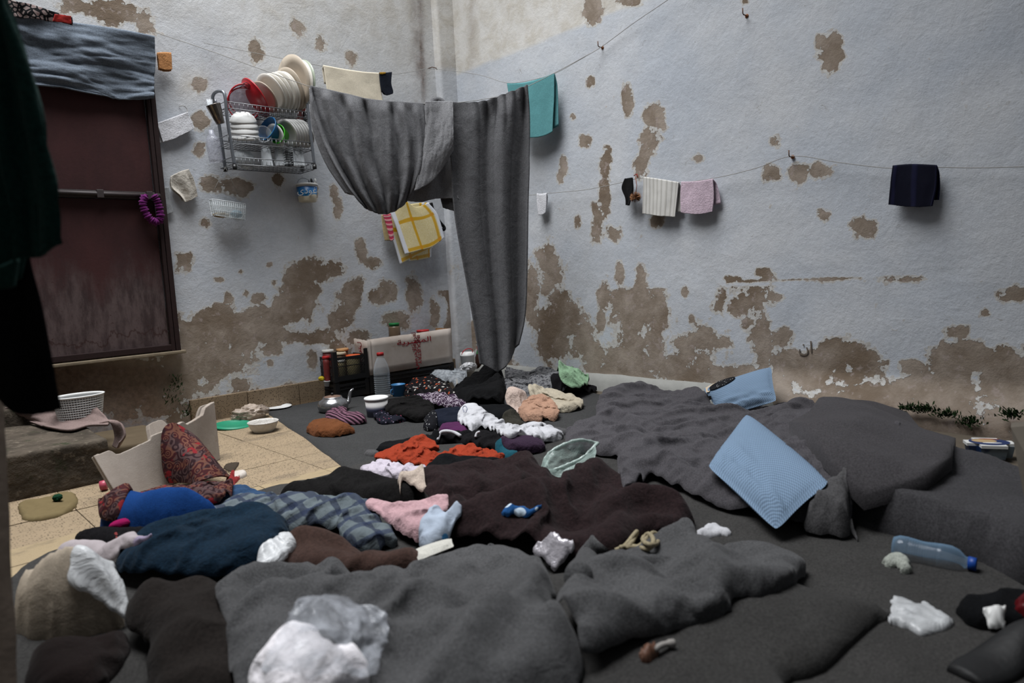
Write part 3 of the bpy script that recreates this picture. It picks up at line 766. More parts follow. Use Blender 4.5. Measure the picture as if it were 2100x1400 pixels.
under(t, sheet('front_fold', [[(800, 436), (828, 412), (852, 424), (878, 416)], [(812, 466), (842, 458), (870, 452), (898, 440)], [(830, 521), (862, 513), (886, 506), (912, 487)]], *yo(.10), OIL, folds(2.5, .007, 2), 30, 36, .003))
PINKP = striped('pink_printed_plastic', (176, 60, 84), (206, 150, 150), 1, 6, .2)
o = sheet('pink_strip', [[(785, 440), (793, 440), (801, 438)], [(792, 462), (799, 463), (805, 462)], [(800, 493), (803, 494), (808, 491)]], *yo(.12), PINKP, folds(2, .003, 4), 10, 20, .003)
tag(o, 'crumpled pink printed strip hanging left of the yellow oilcloth', 'cloth')
o = sheet('tan_cloth', [[(782, 440), (790, 440), (798, 438)], [(785, 470), (795, 470), (805, 468)], [(789, 493), (800, 493), (812, 492)]], *yo(.045), cloth('tan_cotton', (170, 152, 112)), folds(2, .004, 5), 12, 16, .003)
tag(o, 'tan cloth edge hanging behind the pink strip', 'cloth')
o = tube('black_strap', polyline([ony(884, 416, YL - .05), ony(890, 436, YL - .06), ony(902, 455, YL - .06), ony(911, 466, YL - .06), ony(908, 472, YL - .06)], 5), [.011] * 16 + [.013, .014, .014, .012, .008], cloth('black_strap_cloth', (12, 12, 14)), seg=8)
tag(o, 'black strap hanging right of the yellow oilcloth', 'strap')

# purple scrunchie on the door bolt
def scrunchie():
    m = cloth('purple_velvet', (88, 24, 84), var=.35, fuzz=.6, wrinkle=60, wamp=.01)
    c = spline([(300, 400), (293, 412), (296, 430), (306, 447), (318, 455), (329, 449), (327, 428), (321, 410), (314, 400)], 9)
    V = []; n = 16; pts = [ony(x, y, DOOR[4] - .05) for x, y in c]; bm = bmesh.new()
    rad = [.016 + .005 * math.sin(i * 2.1) + .002 * math.sin(i * 5.3) for i in range(len(pts))]
    rad[0] = rad[1] = .010; rad[-1] = rad[-2] = .010
    bm_tube(bm, pts, rad, 14)
    for v in bm.verts:
        v.co += v.normal * 0
        a = float(fbm(v.co.x * 60, v.co.z * 60, 3)) - .5; v.co += Vector((a * .004, -abs(a) * .012, a * .004))
    o = from_bm('scrunchie', bm, m, None, True); tag(o, 'purple velvet scrunchie hung on the end of the door bolt', 'scrunchie')
scrunchie()

# grey blanket and black lace over the door top
yd = DOOR[4] - .05
def drape(u, v):
    return (fbm(u * 3 + v * 2.2, v * 7 - u * 1.5, 3, 4) - .5) * .05 * np.clip(v * 4, .15, 1) + .012 * np.sin(u * 9 + v * 5)
o = sheet('grey_cover', [[(-60, 18), (60, 32), (190, 52), (316, 76)], [(-60, 75), (70, 88), (190, 102), (320, 120)], [(-60, 130), (80, 142), (195, 150), (317, 165)], [(-60, 170), (90, 176), (200, 193), (252, 203), (314, 202)]],
          [0, yd, 0], NYL, cloth('blue_grey_blanket', (92, 100, 110), var=.35, speck=.45, weave=600, fuzz=.3, wrinkle=22, wamp=.005, aniso=(.35, 1, 1.6)), drape, 90, 60, .008, None, .3, .05)
tag(o, 'blue-grey woven blanket hung over the top of the maroon door', 'blanket')
def lace():
    t = NT('black_lace'); v = t.new('ShaderNodeTexVoronoi', feature='DISTANCE_TO_EDGE'); v.inputs['Scale'].default_value = 46; t.l.new(t.obj(), v.inputs['Vector'])
    f = t.ramp(v.outputs['Distance'], .12, .16)
    return t.fin(t.mix(f, srgb(12, 12, 14), t.mix(t.noise(60, 2), srgb(90, 60, 60), srgb(130, 124, 120))), .9, .1)
o = sheet('patterned_scarf', [[(-40, -40), (20, -2), (60, 8), (110, 24), (148, 36)], [(-40, 0), (20, 22), (60, 30), (110, 40), (149, 48)], [(-40, 30), (20, 34), (60, 37), (110, 44), (149, 52)]], [0, yd - .02, 0], NYL, lace(), folds(6, .014, 4), 60, 20, .004)
tag(o, 'black patterned scarf bunched on top of the blue-grey blanket', 'scarf')
o = sheet('red_cloth', [[(112, 29), (128, 31), (146, 33)], [(110, 38), (128, 40), (146, 42)], [(108, 43), (128, 46), (147, 49)]], [0, yd - .045, 0], NYL, cloth('dark_red_cotton', (118, 26, 22)), folds(3, .006, 4), 14, 10, .004)
tag(o, 'small dark red cloth at the end of the patterned scarf', 'cloth')

# ---------------------------------------------------------------- cloth heaps settle on a running height map of the floor
HX0, HY0, HC = -1.7, -0.3, 0.012
HNX, HNY = int(5.1 / HC), int(4.4 / HC)
HM = np.zeros((HNY, HNX))
def _blur(A, r):
    k = 2 * r + 1
    P = np.pad(A, r, mode='edge'); c = np.cumsum(P, 0); c = np.vstack([np.zeros((1, c.shape[1])), c]); A1 = (c[k:] - c[:-k]) / k
    c = np.cumsum(A1, 1); c = np.hstack([np.zeros((c.shape[0], 1)), c]); return (c[:, k:] - c[:, :-k]) / k
def hm(x, y, A=None):
    A = HM if A is None else A
    fx = np.clip((np.asarray(x) - HX0) / HC, 0, HNX - 1.001); fy = np.clip((np.asarray(y) - HY0) / HC, 0, HNY - 1.001)
    ix = fx.astype(int); iy = fy.astype(int); fx = fx - ix; fy = fy - iy
    return (A[iy, ix] * (1 - fx) + A[iy, ix + 1] * fx) * (1 - fy) + (A[iy + 1, ix] * (1 - fx) + A[iy + 1, ix + 1] * fx) * fy
def on_ground(px, py, up=0.0):
    z = 0.0; B = _blur(HM, 3)
    for _ in range(12):
        p = onz(px, py, z + up); z = .5 * z + .5 * float(hm(p[0], p[1], B))
    return np.array([p[0], p[1], z + up])
def inside(x, y, poly):
    r = np.zeros(x.shape, bool); n = len(poly)
    for i in range(n):
        x1, y1 = poly[i]; x2, y2 = poly[(i + 1) % n]
        if y1 == y2: continue
        c = ((y1 > y) != (y2 > y)) & (x < (x2 - x1) * (y - y1) / (y2 - y1) + x1); r ^= c
    return r
def segdist(x, y, pts, closed=True):
    d = np.full(x.shape, 1e9); n = len(pts)
    for i in range(n if closed else n - 1):
        ax, ay = pts[i]; bx, by = pts[(i + 1) % n]; vx, vy = bx - ax, by - ay; L2 = vx * vx + vy * vy + 1e-12
        t = np.clip(((x - ax) * vx + (y - ay) * vy) / L2, 0, 1)
        d = np.minimum(d, (x - ax - t * vx) ** 2 + (y - ay - t * vy) ** 2)
    return np.sqrt(d)
def settle(P, T, fixed, floorz, slack, ang, stiff, iters, thick, amp0, seed):
    """position-based cloth: the sheet is longer than the ground it covers, so it buckles into folds while it settles"""
    T = np.asarray(T); e = np.concatenate([T[:, [0, 1]], T[:, [1, 2]], T[:, [2, 0]]]); opp = np.concatenate([T[:, 2], T[:, 0], T[:, 1]])
    es = np.sort(e, 1); key = es[:, 0].astype(np.int64) * 1000003 + es[:, 1]; o = np.argsort(key, kind='stable'); key = key[o]; es = es[o]; opp = opp[o]
    first = np.r_[True, key[1:] != key[:-1]]; E1 = es[first]; dup = np.where(~first)[0]; E2 = np.stack([opp[dup], opp[dup - 1]], 1)
    ca, sa = math.cos(ang), math.sin(ang)
    def rest(E):
        d = P[E[:, 1], :2] - P[E[:, 0], :2]; a = d[:, 0] * ca + d[:, 1] * sa; b = -d[:, 0] * sa + d[:, 1] * ca
        return np.sqrt((a * (1 + slack * .35)) ** 2 + (b * (1 + slack)) ** 2)
    R1, R2 = rest(E1), rest(E2); n = len(P)
    E = np.concatenate([E1, E2]); R = np.concatenate([R1, R2]); Wt = np.concatenate([np.ones(len(R1)), np.full(len(R2), stiff)])
    cnt = np.bincount(E.ravel(), weights=np.repeat(Wt, 2), minlength=n) + 1e-6
    rr = np.random.RandomState(seed); tgt = P[:, :2].copy()
    P = P.copy(); P[:, 2] += amp0; Q = P.copy()
    for it in range(iters):
        V = (P - Q) * .88; V[:, 2] -= .00035; Q = P.copy(); P = P + np.clip(V, -.01, .01)
        for k in range(2):
            d = P[E[:, 1]] - P[E[:, 0]]; L = np.sqrt((d * d).sum(1)) + 1e-9; c = d * ((.5 * (L - R) / L) * Wt)[:, None]
            for ax in range(3):
                s_ = np.bincount(E[:, 0], weights=c[:, ax], minlength=n) - np.bincount(E[:, 1], weights=c[:, ax], minlength=n)
                P[:, ax] += s_ / cnt * 1.5
        P[fixed, :2] += (tgt[fixed] - P[fixed, :2]) * .8
        P[:, :2] += (tgt - P[:, :2]) * .01
        if it % 2 == 0:
            gz = floorz(P[:, 0], P[:, 1]) + thick; hit = P[:, 2] < gz; P[hit, 2] = gz[hit]; P[hit, :2] = Q[hit, :2] + (P[hit, :2] - Q[hit, :2]) * .5
    gz = floorz(P[:, 0], P[:, 1]) + thick; P[:, 2] = np.maximum(P[:, 2], gz)
    return P
SIM = dict(on=True)
def heap(name, label, cat, px, h, m, k=7, amp=.35, ang=None, stretch=.35, w=None, ridges=(), t=.004, res=.0105, kb=.55, seed=0, parent=None, group=None,
         lump=.32, edge=.004, world=None, drape=3, sub=6, base=None, kind=None, update=True, flat=False, stack=.3, smooth=False, sim=None, slack=None, stiff=.08, wool=False):
    if h > .03 and world is None: k = k * 1.2
    """a crumpled cloth: px outlines it in the photograph; the near edge lies on what is below, the far edge is the crest"""
    global HM
    rnd = random.Random(seed * 31 + len(name))
    if ang is None: ang = rnd.uniform(0, 3.14)
    B = _blur(HM, drape) if drape else HM
    B2 = _blur(_blur(HM, 9), 9)
    if world is None:
        pts = spline(px, sub, True) if sub > 1 else np.array(px, float)
        y0, y1 = pts[:, 1].min(), pts[:, 1].max(); out = []
        for (x, y) in pts:
            s = (y1 - y) / (y1 - y0); zz = 0
            for _ in range(10):
                p = onz(x, y, zz + t + h * kb * s); zz = .5 * zz + .5 * float(hm(p[0], p[1], B2 if h > .03 else B))
            out.append((p[0], p[1]))
        poly = np.array(out)
    else: poly = spline(world, sub, True) if sub > 1 else np.array(world, float)
    if edge:                          # ragged hem
        i = np.arange(len(poly)); poly = poly + np.stack([(fbm(i * .7, i * 0 + seed, 3, 2) - .5), (fbm(i * .7 + 50, i * 0 + seed, 9, 2) - .5)], 1) * edge * 2
    # keep clear of the walls
    poly[:, 0] = np.minimum(poly[:, 0], XR - .055 + (0 if not flat else .05)); poly[:, 1] = np.minimum(poly[:, 1], YL - .06)
    w = (w or max(.012, h * 1.1)) * .75
    if world is None and h > .03 and cat not in ('sack', 'pillow'): w = min(w, .045); h = h * .84
    rid = []
    for (rp, rh, rw) in ridges:
        rid.append((spline([on_ground(x, y, h * .4)[:2] for x, y in rp], 5), rh, rw))
    ca, sa = math.cos(ang), math.sin(ang)
    lo, hi = poly.min(0), poly.max(0)
    if sim is None: sim = world is None and not smooth and h >= .02 and amp >= .4 and cat not in ('sack', 'pillow', 'soap')
    if wool: res = .019; stiff = .3
    elif sim: res *= 1.35; stiff = .18
    if sim: h = h * (.85 if wool else .78)
    def zf(x, y, d, fold=True):
        g = hm(x, y, B) + .012 if smooth else np.maximum(hm(x, y), hm(x, y, B))
        q = np.clip(d / w, 0, 1); prof = np.sqrt(np.clip(1 - (1 - q) ** 2, 0, 1))
        a = x * ca + y * sa; b = -x * sa + y * ca
        wx = (fbm(x * 5 + seed, y * 5, seed + 11, 2) - .5) * .22
        n1 = fbm((a + wx) * k * stretch, (b + wx) * k, seed + 1, 2); r1 = np.abs(np.sin(np.pi * (n1 * 3.4 + .2))) ** .8
        n2 = fbm((b * .6 + a + wx) * k * 1.6, (b - a * .4 + wx) * k * stretch * 2.0, seed + 5, 2); r2 = np.abs(np.sin(np.pi * (n2 * 3.2 + .1))) ** .8
        lum = np.clip((fbm(x * 6, y * 6, seed + 20, 2) - .5) * 2.4 + .5, 0, 1)
        z = prof * h * (1 - lump + lump * 1.25 * lum)
        if fold: z = z + float(fold) * prof * (h * .55 + min(.012, h * .5)) * amp * (1.0 * (r1 - .6) + .45 * (r2 - .6))
        for rp, rh, rw in rid: z = z + rh * np.exp(-(segdist(x, y, rp, False) / rw) ** 2) * sstep(0, .03, d)
        z = np.maximum(z, .0008)
        if h < .03 and not smooth: return t + g + z
        return t + np.maximum(g + z * stack, hm(x, y, B2) + z)
    # vertices
    gx = np.arange(lo[0], hi[0], res); gy = np.arange(lo[1], hi[1], res)
    X_, Y_ = np.meshgrid(gx, gy); X_ = X_.ravel() + rs.uniform(-.2, .2, X_.size) * res; Y_ = Y_.ravel() + rs.uniform(-.2, .2, Y_.size) * res
    ins = inside(X_, Y_, poly); X_, Y_ = X_[ins], Y_[ins]
    d = segdist(X_, Y_, poly); ok = d > res * .55; X_, Y_, d = X_[ok], Y_[ok], d[ok]
    # a ring just inside the hem makes the edge roll over crisply
    nb = len(poly)
    V2 = [Vector((float(a), float(b))) for a, b in poly] + [Vector((float(a), float(b))) for a, b in zip(X_, Y_)]
    r = delaunay_2d_cdt(V2, [(i, (i + 1) % nb) for i in range(nb)], [], 1, 1e-7)
    vx = np.array([(v.x, v.y) for v in r[0]]); orig = r[3]
    dd = segdist(vx[:, 0], vx[:, 1], poly); dd[dd < 1e-5] = 0
    z = zf(vx[:, 0], vx[:, 1], dd, not sim)
    if sim:
        F0 = [list(f) for f in r[2]]; T = [f for f in F0 if len(f) == 3]
        z2 = zf(vx[:, 0], vx[:, 1], dd, 1.0); z = zf(vx[:, 0], vx[:, 1], dd, .55); a0 = np.maximum(0, z2 - z + .004) * 2.2 + .004
        G = np.zeros_like(HM) + 0; i0, i1 = max(0, int((lo[0] - HX0) / HC) - 4), min(HNX, int((hi[0] - HX0) / HC) + 5); j0, j1 = max(0, int((lo[1] - HY0) / HC) - 4), min(HNY, int((hi[1] - HY0) / HC) + 5)
        xx, yy = np.meshgrid(HX0 + HC * np.arange(i0, i1), HY0 + HC * np.arange(j0, j1)); G = HM.copy()
        ii = inside(xx, yy, poly); dq = segdist(xx, yy, poly); G[j0:j1, i0:i1] = np.where(ii, zf(xx, yy, dq, .55) - t, HM[j0:j1, i0:i1])
        P3 = np.column_stack([vx, z]); sl = slack if slack is not None else .30 + .18 * min(amp, 1.1)
        P3 = settle(P3, T, dd == 0, lambda x, y: hm(x, y, G), sl, ang, stiff, 110 if len(P3) < 3000 else 80, t, a0, seed)
        vx = P3[:, :2]; z = P3[:, 2]
    V = [(a, b, c) for (a, b), c in zip(vx, z)]; F = [list(f) for f in r[2]]
    # skirt
    ec = {}
    for f in F:
        for i in range(len(f)):
            e = (f[i], f[(i + 1) % len(f)]); ec[e] = ec.get(e, 0) + 1
    bnd = [e for e in ec if (e[1], e[0]) not in ec]; mp = {}
    for a, b in bnd:
        for q in (a, b):
            if q not in mp:
                mp[q] = len(V); x, y, c = V[q]; V.append((x, y, c - t - .006))
        F.append([b, a, mp[a], mp[b]])
    o = mesh(name, V, F, m)
    if sim: sm = o.modifiers.new('smooth', 'SUBSURF'); sm.levels = 1; sm.render_levels = 1
    if parent is not None: under(parent, o)
    if label: tag(o, label, cat, group)
    if kind: o['kind'] = kind
    if update:
        i0, i1 = max(0, int((lo[0] - HX0) / HC)), min(HNX - 1, int((hi[0] - HX0) / HC) + 2); j0, j1 = max(0, int((lo[1] - HY0) / HC)), min(HNY - 1, int((hi[1] - HY0) / HC) + 2)
        if i1 > i0 and j1 > j0:
            xx, yy = np.meshgrid(HX0 + HC * np.arange(i0, i1), HY0 + HC * np.arange(j0, j1))
            ins = inside(xx, yy, poly); dd = segdist(xx, yy, poly); zz = zf(xx, yy, dd, not sim)
            if sim:
                Z = np.zeros_like(HM) - 9; cx_ = np.clip(np.rint((vx[:, 0] - HX0) / HC).astype(int), 1, HNX - 2); cy_ = np.clip(np.rint((vx[:, 1] - HY0) / HC).astype(int), 1, HNY - 2)
                for ox, oy in ((0, 0), (1, 0), (-1, 0), (0, 1), (0, -1)): np.maximum.at(Z, (cy_ + oy, cx_ + ox), z)
                zz = np.maximum(zz, Z[j0:j1, i0:i1])
            N = HM.copy(); N[j0:j1, i0:i1] = np.where(ins, np.maximum(zz, HM[j0:j1, i0:i1]), HM[j0:j1, i0:i1]); HM = N
    return o
def setground(x0, x1, y0, y1, z):
    global HM
    N = HM.copy(); N[int((y0 - HY0) / HC):int((y1 - HY0) / HC), int((x0 - HX0) / HC):int((x1 - HX0) / HC)] = z; HM = N
setground(-1.0, stepx1, stepy0, YL - .12, step_z)
setground(stepx1, float(onz(292, 868, .07)[0]), stepy0 + .28, YL - .16, .07)

BLK = lambda i=0: cloth('black_cotton_%d' % i if i else 'black_cotton', [(13, 13, 14), (16, 15, 17), (11, 12, 14), (18, 17, 17)][i % 4], var=.3, speck=.3, weave=500, fuzz=.02, stain=.1, wrinkle=24, wamp=.008)
# floor coverings
heap('felt_mat', 'large dark grey felt mat spread over the far half of the tiled floor', 'mat',
     [(546, 838), (580, 866), (622, 893), (665, 925), (708, 957), (900, 1110), (1300, 1100), (1700, 1090), (1880, 1000), (1760, 905), (1560, 866), (1300, 822), (1180, 800), (1040, 800), (960, 808), (860, 812), (740, 812), (650, 815), (600, 826)],
     .004, cloth('charcoal_felt_mat', (49, 49, 49), var=.45, speck=.45, weave=650, fuzz=.3, stain=.16, wrinkle=5, wamp=.006), k=3, amp=.2, w=.02, t=.008, res=.03, sub=3, edge=.004, lump=.1, seed=1)
_nm = [onz(x, y, .02)[:2] for x, y in [(20, 1180), (60, 1146), (150, 1106), (240, 1078), (380, 1040), (500, 1008), (600, 985), (706, 960), (900, 915)]]
heap('grey_mattress_pad', 'wide grey mattress pad covering the near part of the floor under the clothes', 'mat', None, .012,
     cloth('pad_grey_felt', (50, 49, 48), var=.45, speck=.45, weave=650, fuzz=.3, stain=.2, wrinkle=6, wamp=.008),
     k=3, amp=.3, w=.03, t=.010, res=.03, sub=3, edge=.004, lump=.15, seed=2,
     world=_nm + [onz(1250, 905, .02)[:2], onz(1500, 960, .02)[:2], onz(1850, 1060, .02)[:2], onz(2150, 1150, .02)[:2], (3.0, .1), (2.2, -.2), (.9, -.25), (.2, -.2), (-.35, .75), onz(-40, 1240, .02)[:2]])
# right-hand mattress against the wall
MATT = cloth('mattress_cover_dark', (54, 53, 55), var=.4, speck=.4, weave=600, fuzz=.3, stain=.2, wrinkle=6, wamp=.006)
fl = [onz(x, y, .03)[:2] for x, y in [(1560, 1000), (1650, 1034), (1745, 1066), (1880, 1106), (2015, 1146), (2140, 1184)]]
heap('mattress', 'thick dark grey foam mattress along the right wall under the folded blanket', 'mattress', None, .105, MATT, k=3, amp=.06, w=.045, t=.01, res=.018, sub=3, edge=.002, lump=.08, seed=3,
     world=fl + [(2.45, .28)] + [onz(x, y, .11)[:2] for x, y in [(2240, 1010), (2150, 975), (2070, 942), (1965, 910), (1850, 878), (1730, 850), (1600, 850)]] + [fl[0] * .6 + onz(1600, 850, .11)[:2] * .4])
# near mattress, its corner shows at the lower right
heap('mattress', 'grey foam mattress in the foreground with its rounded corner pointing right', 'mattress', None, .045, cloth('near_mattress_cover', (50, 49, 48), var=.4, speck=.4, weave=600, fuzz=.3, stain=.22, wrinkle=6, wamp=.008), k=3, amp=.10, w=.20, t=.01, res=.018, sub=4, edge=.003, lump=.1, seed=4,
     world=[onz(1560, 1150, .08)[:2], onz(1700, 1180, .08)[:2], onz(1860, 1238, .05)[:2], onz(1800, 1300, .0)[:2], onz(1690, 1400, .0)[:2], onz(1620, 1470, 0)[:2], (.75, .05), (.2, .1), onz(600, 1400, .03)[:2], onz(800, 1250, .05)[:2], onz(1150, 1170, .05)[:2]])

# cushions
def cushion(name, label, corners, hgt, m, nu=34, nv=34, cat='cushion', puff=.8):
    c = [np.asarray(p, float) for p in corners]      # tl, tr, br, bl
    u = np.linspace(-1, 1, nu); v = np.linspace(-1, 1, nv); U_, V_ = np.meshgrid(u, v)
    n = np.cross(c[1] - c[0], c[3] - c[0]); n /= np.linalg.norm(n)
    if np.dot(n, CAM - c[0]) < 0: n = -n
    Uc = U_ * (1 - .05 * (1 - V_ ** 2) * np.abs(U_) - .05 * np.abs(V_) ** 8); Vc = V_ * (1 - .05 * (1 - U_ ** 2) * np.abs(V_) - .05 * np.abs(U_) ** 8)
    a = (Uc + 1) / 2; b = (Vc + 1) / 2
    base = (c[0] * ((1 - a) * (1 - b))[..., None] + c[1] * (a * (1 - b))[..., None] + c[2] * (a * b)[..., None] + c[3] * ((1 - a) * b)[..., None])
    p = ((1 - np.abs(U_) ** 2.6) * (1 - np.abs(V_) ** 2.6)) ** .55 * hgt * .5
    wr = (fbm(U_ * 2.5 + 7, V_ * 5, 5) - .5) * .028 * np.clip(p / (hgt * .25), 0, 1) * sstep(-.2, .9, V_)
    A = base + n * (p + wr)[..., None]; Bk = base - n * (p * puff)[..., None]
    V = np.concatenate([A.reshape(-1, 3), Bk.reshape(-1, 3)]); idx = np.arange(nu * nv).reshape(nv, nu); N = nu * nv; F = []; 
    for j in range(nv - 1):
        for i in range(nu - 1):
            q = (idx[j, i], idx[j + 1, i], idx[j + 1, i + 1], idx[j, i + 1]); F.append(q); F.append(tuple(N + x for x in q[::-1]))
    ring = [idx[0, i] for i in range(nu)] + [idx[j, -1] for j in range(1, nv)] + [idx[-1, i] for i in range(nu - 2, -1, -1)] + [idx[j, 0] for j in range(nv - 2, 0, -1)]
    for i in range(len(ring)):
        a_, b_ = ring[i], ring[(i + 1) % len(ring)]; F.append((a_, b_, N + b_, N + a_))
    o = mesh(name, V, F, m); uvl = o.data.uv_layers.new(name='UVMap'); li = np.zeros(len(o.data.loops), int); o.data.loops.foreach_get('vertex_index', li)
    uu = np.concatenate([a.ravel(), a.ravel()]); vv = 1 - np.concatenate([b.ravel(), b.ravel()])
    uvl.data.foreach_set('uv', np.stack([uu[li], vv[li]], 1).ravel().astype(np.float32))
    if label: tag(o, label, cat)
    return o, n
# ------------- far group of clothes in the corner
def flat_pattern(name, bg, fg, scale=40, fg2=None, mode='flower', thr=.35):
    if name in _MC: return _MC[name]
    t = NT(name); v = t.new('ShaderNodeTexVoronoi'); v.inputs['Scale'].default_value = scale; t.l.new(t.obj(), v.inputs['Vector'])
    d = v.outputs['Distance']
    if mode == 'ring': f = t.math('MULTIPLY', t.ramp(d, .18, .24), t.ramp(d, .38, .44, 1, 0))
    elif mode == 'swirl': f = t.ramp(t.noise(scale, 3, .6, dist=3.0), .52, .56)
    else: f = t.ramp(d, thr - .04, thr + .02, 1, 0)
    c = t.mix(f, srgb(*bg), srgb(*fg))
    if fg2:
        r = t.ramp(t.sep(v.outputs['Color'])[0], .5, .52)
        c = t.mix(t.math('MULTIPLY', f, r), c, srgb(*fg2))
    t.bump(t.noise(30, 3, dist=.6), .5, .006)
    _MC[name] = t.fin(c, .9, .1); return _MC[name]
heap('patterned_shawl', 'grey shawl with small ring pattern heaped against the right wall', 'shawl', [(1033, 790), (1040, 757), (1068, 738), (1110, 736), (1150, 740), (1180, 756), (1188, 785), (1160, 805), (1120, 812), (1090, 838), (1055, 850), (1030, 842), (1024, 812)],
     .15, flat_pattern('ring_print', (96, 96, 98), (52, 52, 56), 60, mode='ring'), k=16, amp=.75, w=.05, seed=11, res=.008)
heap('black_cloth', 'black cloth lying under the mint green towel', 'cloth', [(1130, 800), (1160, 790), (1205, 785), (1224, 796), (1205, 808), (1160, 812)], .025, BLK(1), k=14, amp=.5, seed=12)
heap('mint_towel', 'folded mint green towel by the right wall', 'towel', [(1147, 782), (1155, 762), (1185, 752), (1207, 757), (1210, 780), (1200, 795), (1180, 803), (1155, 796)], .06, cloth('mint_terry', (118, 146, 118), var=.18, speck=.3, weave=300, fuzz=.4, wrinkle=60, wamp=.005), k=14, amp=.8, w=.04, seed=13, res=.007)
heap('cream_towel', 'cream quilted cloth spread beside the peach garment', 'cloth', [(1083, 812), (1098, 797), (1130, 792), (1160, 806), (1190, 818), (1196, 832), (1188, 840), (1160, 845), (1135, 842), (1100, 835)], .05, cloth('cream_quilt', (160, 151, 134), var=.12, wrinkle=50, wamp=.008), k=12, amp=.9, w=.025, seed=14, res=.007)
heap('orange_scrap', 'small orange-brown rag at the foot of the right wall behind the grey pile', 'rag', [(1268, 806), (1284, 796), (1304, 789), (1312, 795), (1294, 808)], .03, cloth('orange_brown_rag', (120, 82, 52)), k=14, amp=.5, w=.01, seed=9, res=.007)
heap('lace_bra', 'crumpled white and pinkish underwear left of the peach garment', 'underwear', [(1037, 832), (1042, 818), (1060, 812), (1085, 816), (1088, 832), (1070, 845), (1050, 848)], .045, cloth('pinkish_white_jersey', (176, 158, 148), wrinkle=50, wamp=.008), k=18, amp=1, w=.02, seed=15, res=.006)
heap('peach_garment', 'crumpled peach pink garment in the middle of the far pile', 'garment', [(1064, 838), (1085, 815), (1110, 808), (1130, 820), (1143, 838), (1147, 855), (1135, 862), (1118, 858), (1108, 866), (1080, 862), (1066, 852)], .06, cloth('peach_jersey', (158, 124, 104), var=.15, wrinkle=60, wamp=.01), k=20, amp=1.1, w=.03, seed=16, res=.006)
heap('clear_bag', 'crumpled translucent plastic bag behind the black jacket', 'plastic bag', [(880, 775), (884, 757), (915, 750), (928, 750), (958, 772), (950, 795), (938, 803), (915, 795), (890, 790)], .11, film('cloudy_film', (168, 174, 180), .55, .35), k=16, amp=.6, w=.04, seed=17, res=.008)
heap('white_rag', 'small white rag under the translucent bag', 'rag', [(905, 795), (930, 790), (940, 800), (930, 808), (912, 806)], .02, cloth('white_rag_cotton', (176, 170, 160)), seed=18)
heap('black_jacket', 'black jacket with a thick collar heaped below the hanging blanket', 'jacket', [(925, 815), (945, 780), (965, 762), (990, 754), (1018, 758), (1034, 775), (1036, 805), (1028, 830), (990, 842), (945, 838)], .14, BLK(), k=12, amp=.5, w=.06, seed=19, res=.009,
     ridges=[([(972, 772), (1000, 768), (1028, 790)], .02, .018)])
heap('dotted_scarf', 'black scarf with white dots and orange flecks beside the blue mug', 'scarf', [(822, 808), (838, 795), (843, 775), (862, 768), (890, 768), (905, 780), (925, 800), (930, 812), (880, 818)], .09,
     flat_pattern('dot_print', (20, 18, 20), (170, 166, 160), 34, (150, 62, 32), thr=.30), k=12, amp=.5, w=.04, seed=20, res=.008)
heap('paisley_scarf', 'dark purple and white paisley scarf in front of the dotted scarf', 'scarf', [(838, 812), (860, 806), (890, 802), (920, 808), (950, 820), (960, 832), (935, 838), (900, 836), (865, 828)], .05, flat_pattern('swirl_print', (38, 22, 40), (150, 140, 150), 42, mode='swirl'), k=14, amp=.6, w=.03, seed=21, res=.008)
heap('floral_leggings', 'dark floral leggings at the foot of the black trousers', 'leggings', [(765, 850), (775, 835), (800, 832), (835, 838), (850, 850), (835, 860), (800, 868), (778, 868)], .04, flat_pattern('floral_print', (18, 19, 28), (130, 120, 140), 55, (110, 36, 56), thr=.22), k=14, amp=.6, seed=22, res=.008)
heap('black_trousers', 'rolled black trousers in front of the white tub', 'trousers', [(790, 838), (800, 820), (830, 808), (862, 810), (885, 822), (890, 840), (884, 858), (850, 864), (820, 852), (800, 848)], .09, BLK(3), k=10, amp=.5, w=.045, seed=23, res=.009)
heap('black_garment', 'black garment with a red edge behind the white shirt', 'garment', [(955, 845), (975, 825), (1010, 820), (1045, 828), (1062, 845), (1055, 862), (1020, 870), (980, 865)], .07, BLK(2), k=12, amp=.5, w=.04, seed=24)
heap('navy_shorts', 'folded navy shorts with a white drawstring left of the white shirt', 'shorts', [(884, 858), (888, 838), (915, 830), (950, 830), (960, 850), (955, 868), (920, 875), (890, 872)], .075, cloth('navy_jersey', (20, 24, 36), var=.25, fuzz=.1, wrinkle=20, wamp=.008), k=9, amp=.4, w=.035, seed=25)
heap('floral_blouse', 'small black and white floral garment left of the navy shorts', 'garment', [(868, 868), (872, 848), (885, 838), (896, 850), (896, 872), (885, 880), (872, 878)], .05, flat_pattern('floral_print_b', (16, 16, 20), (140, 140, 140), 60, thr=.22), k=14, amp=.6, seed=26, res=.007)
heap('purple_blouse', 'dark purple garment tucked between the navy shorts and the white shirt', 'garment', [(898, 880), (910, 862), (940, 858), (965, 868), (972, 884), (950, 892), (915, 890)], .05, cloth('plum_jersey', (66, 28, 62), var=.25, wrinkle=20, wamp=.006), k=9, amp=.5, seed=27)
heap('camouflage_cloth', 'small dark green-brown cloth beside the peach garment', 'cloth', [(1028, 862), (1040, 848), (1060, 846), (1073, 858), (1070, 872), (1045, 874)], .045, cloth('olive_dark_cotton', (44, 42, 36), var=.4, wrinkle=30, wamp=.01), k=16, amp=.7, seed=28, res=.008)
heap('black_leggings', 'black leggings with white trim below the white shirt', 'leggings', [(885, 893), (900, 878), (960, 886), (1000, 878), (1030, 895), (1045, 915), (1020, 930), (985, 920), (950, 905), (925, 898), (895, 905)], .055, BLK(1), k=11, amp=.5, w=.03, seed=29)
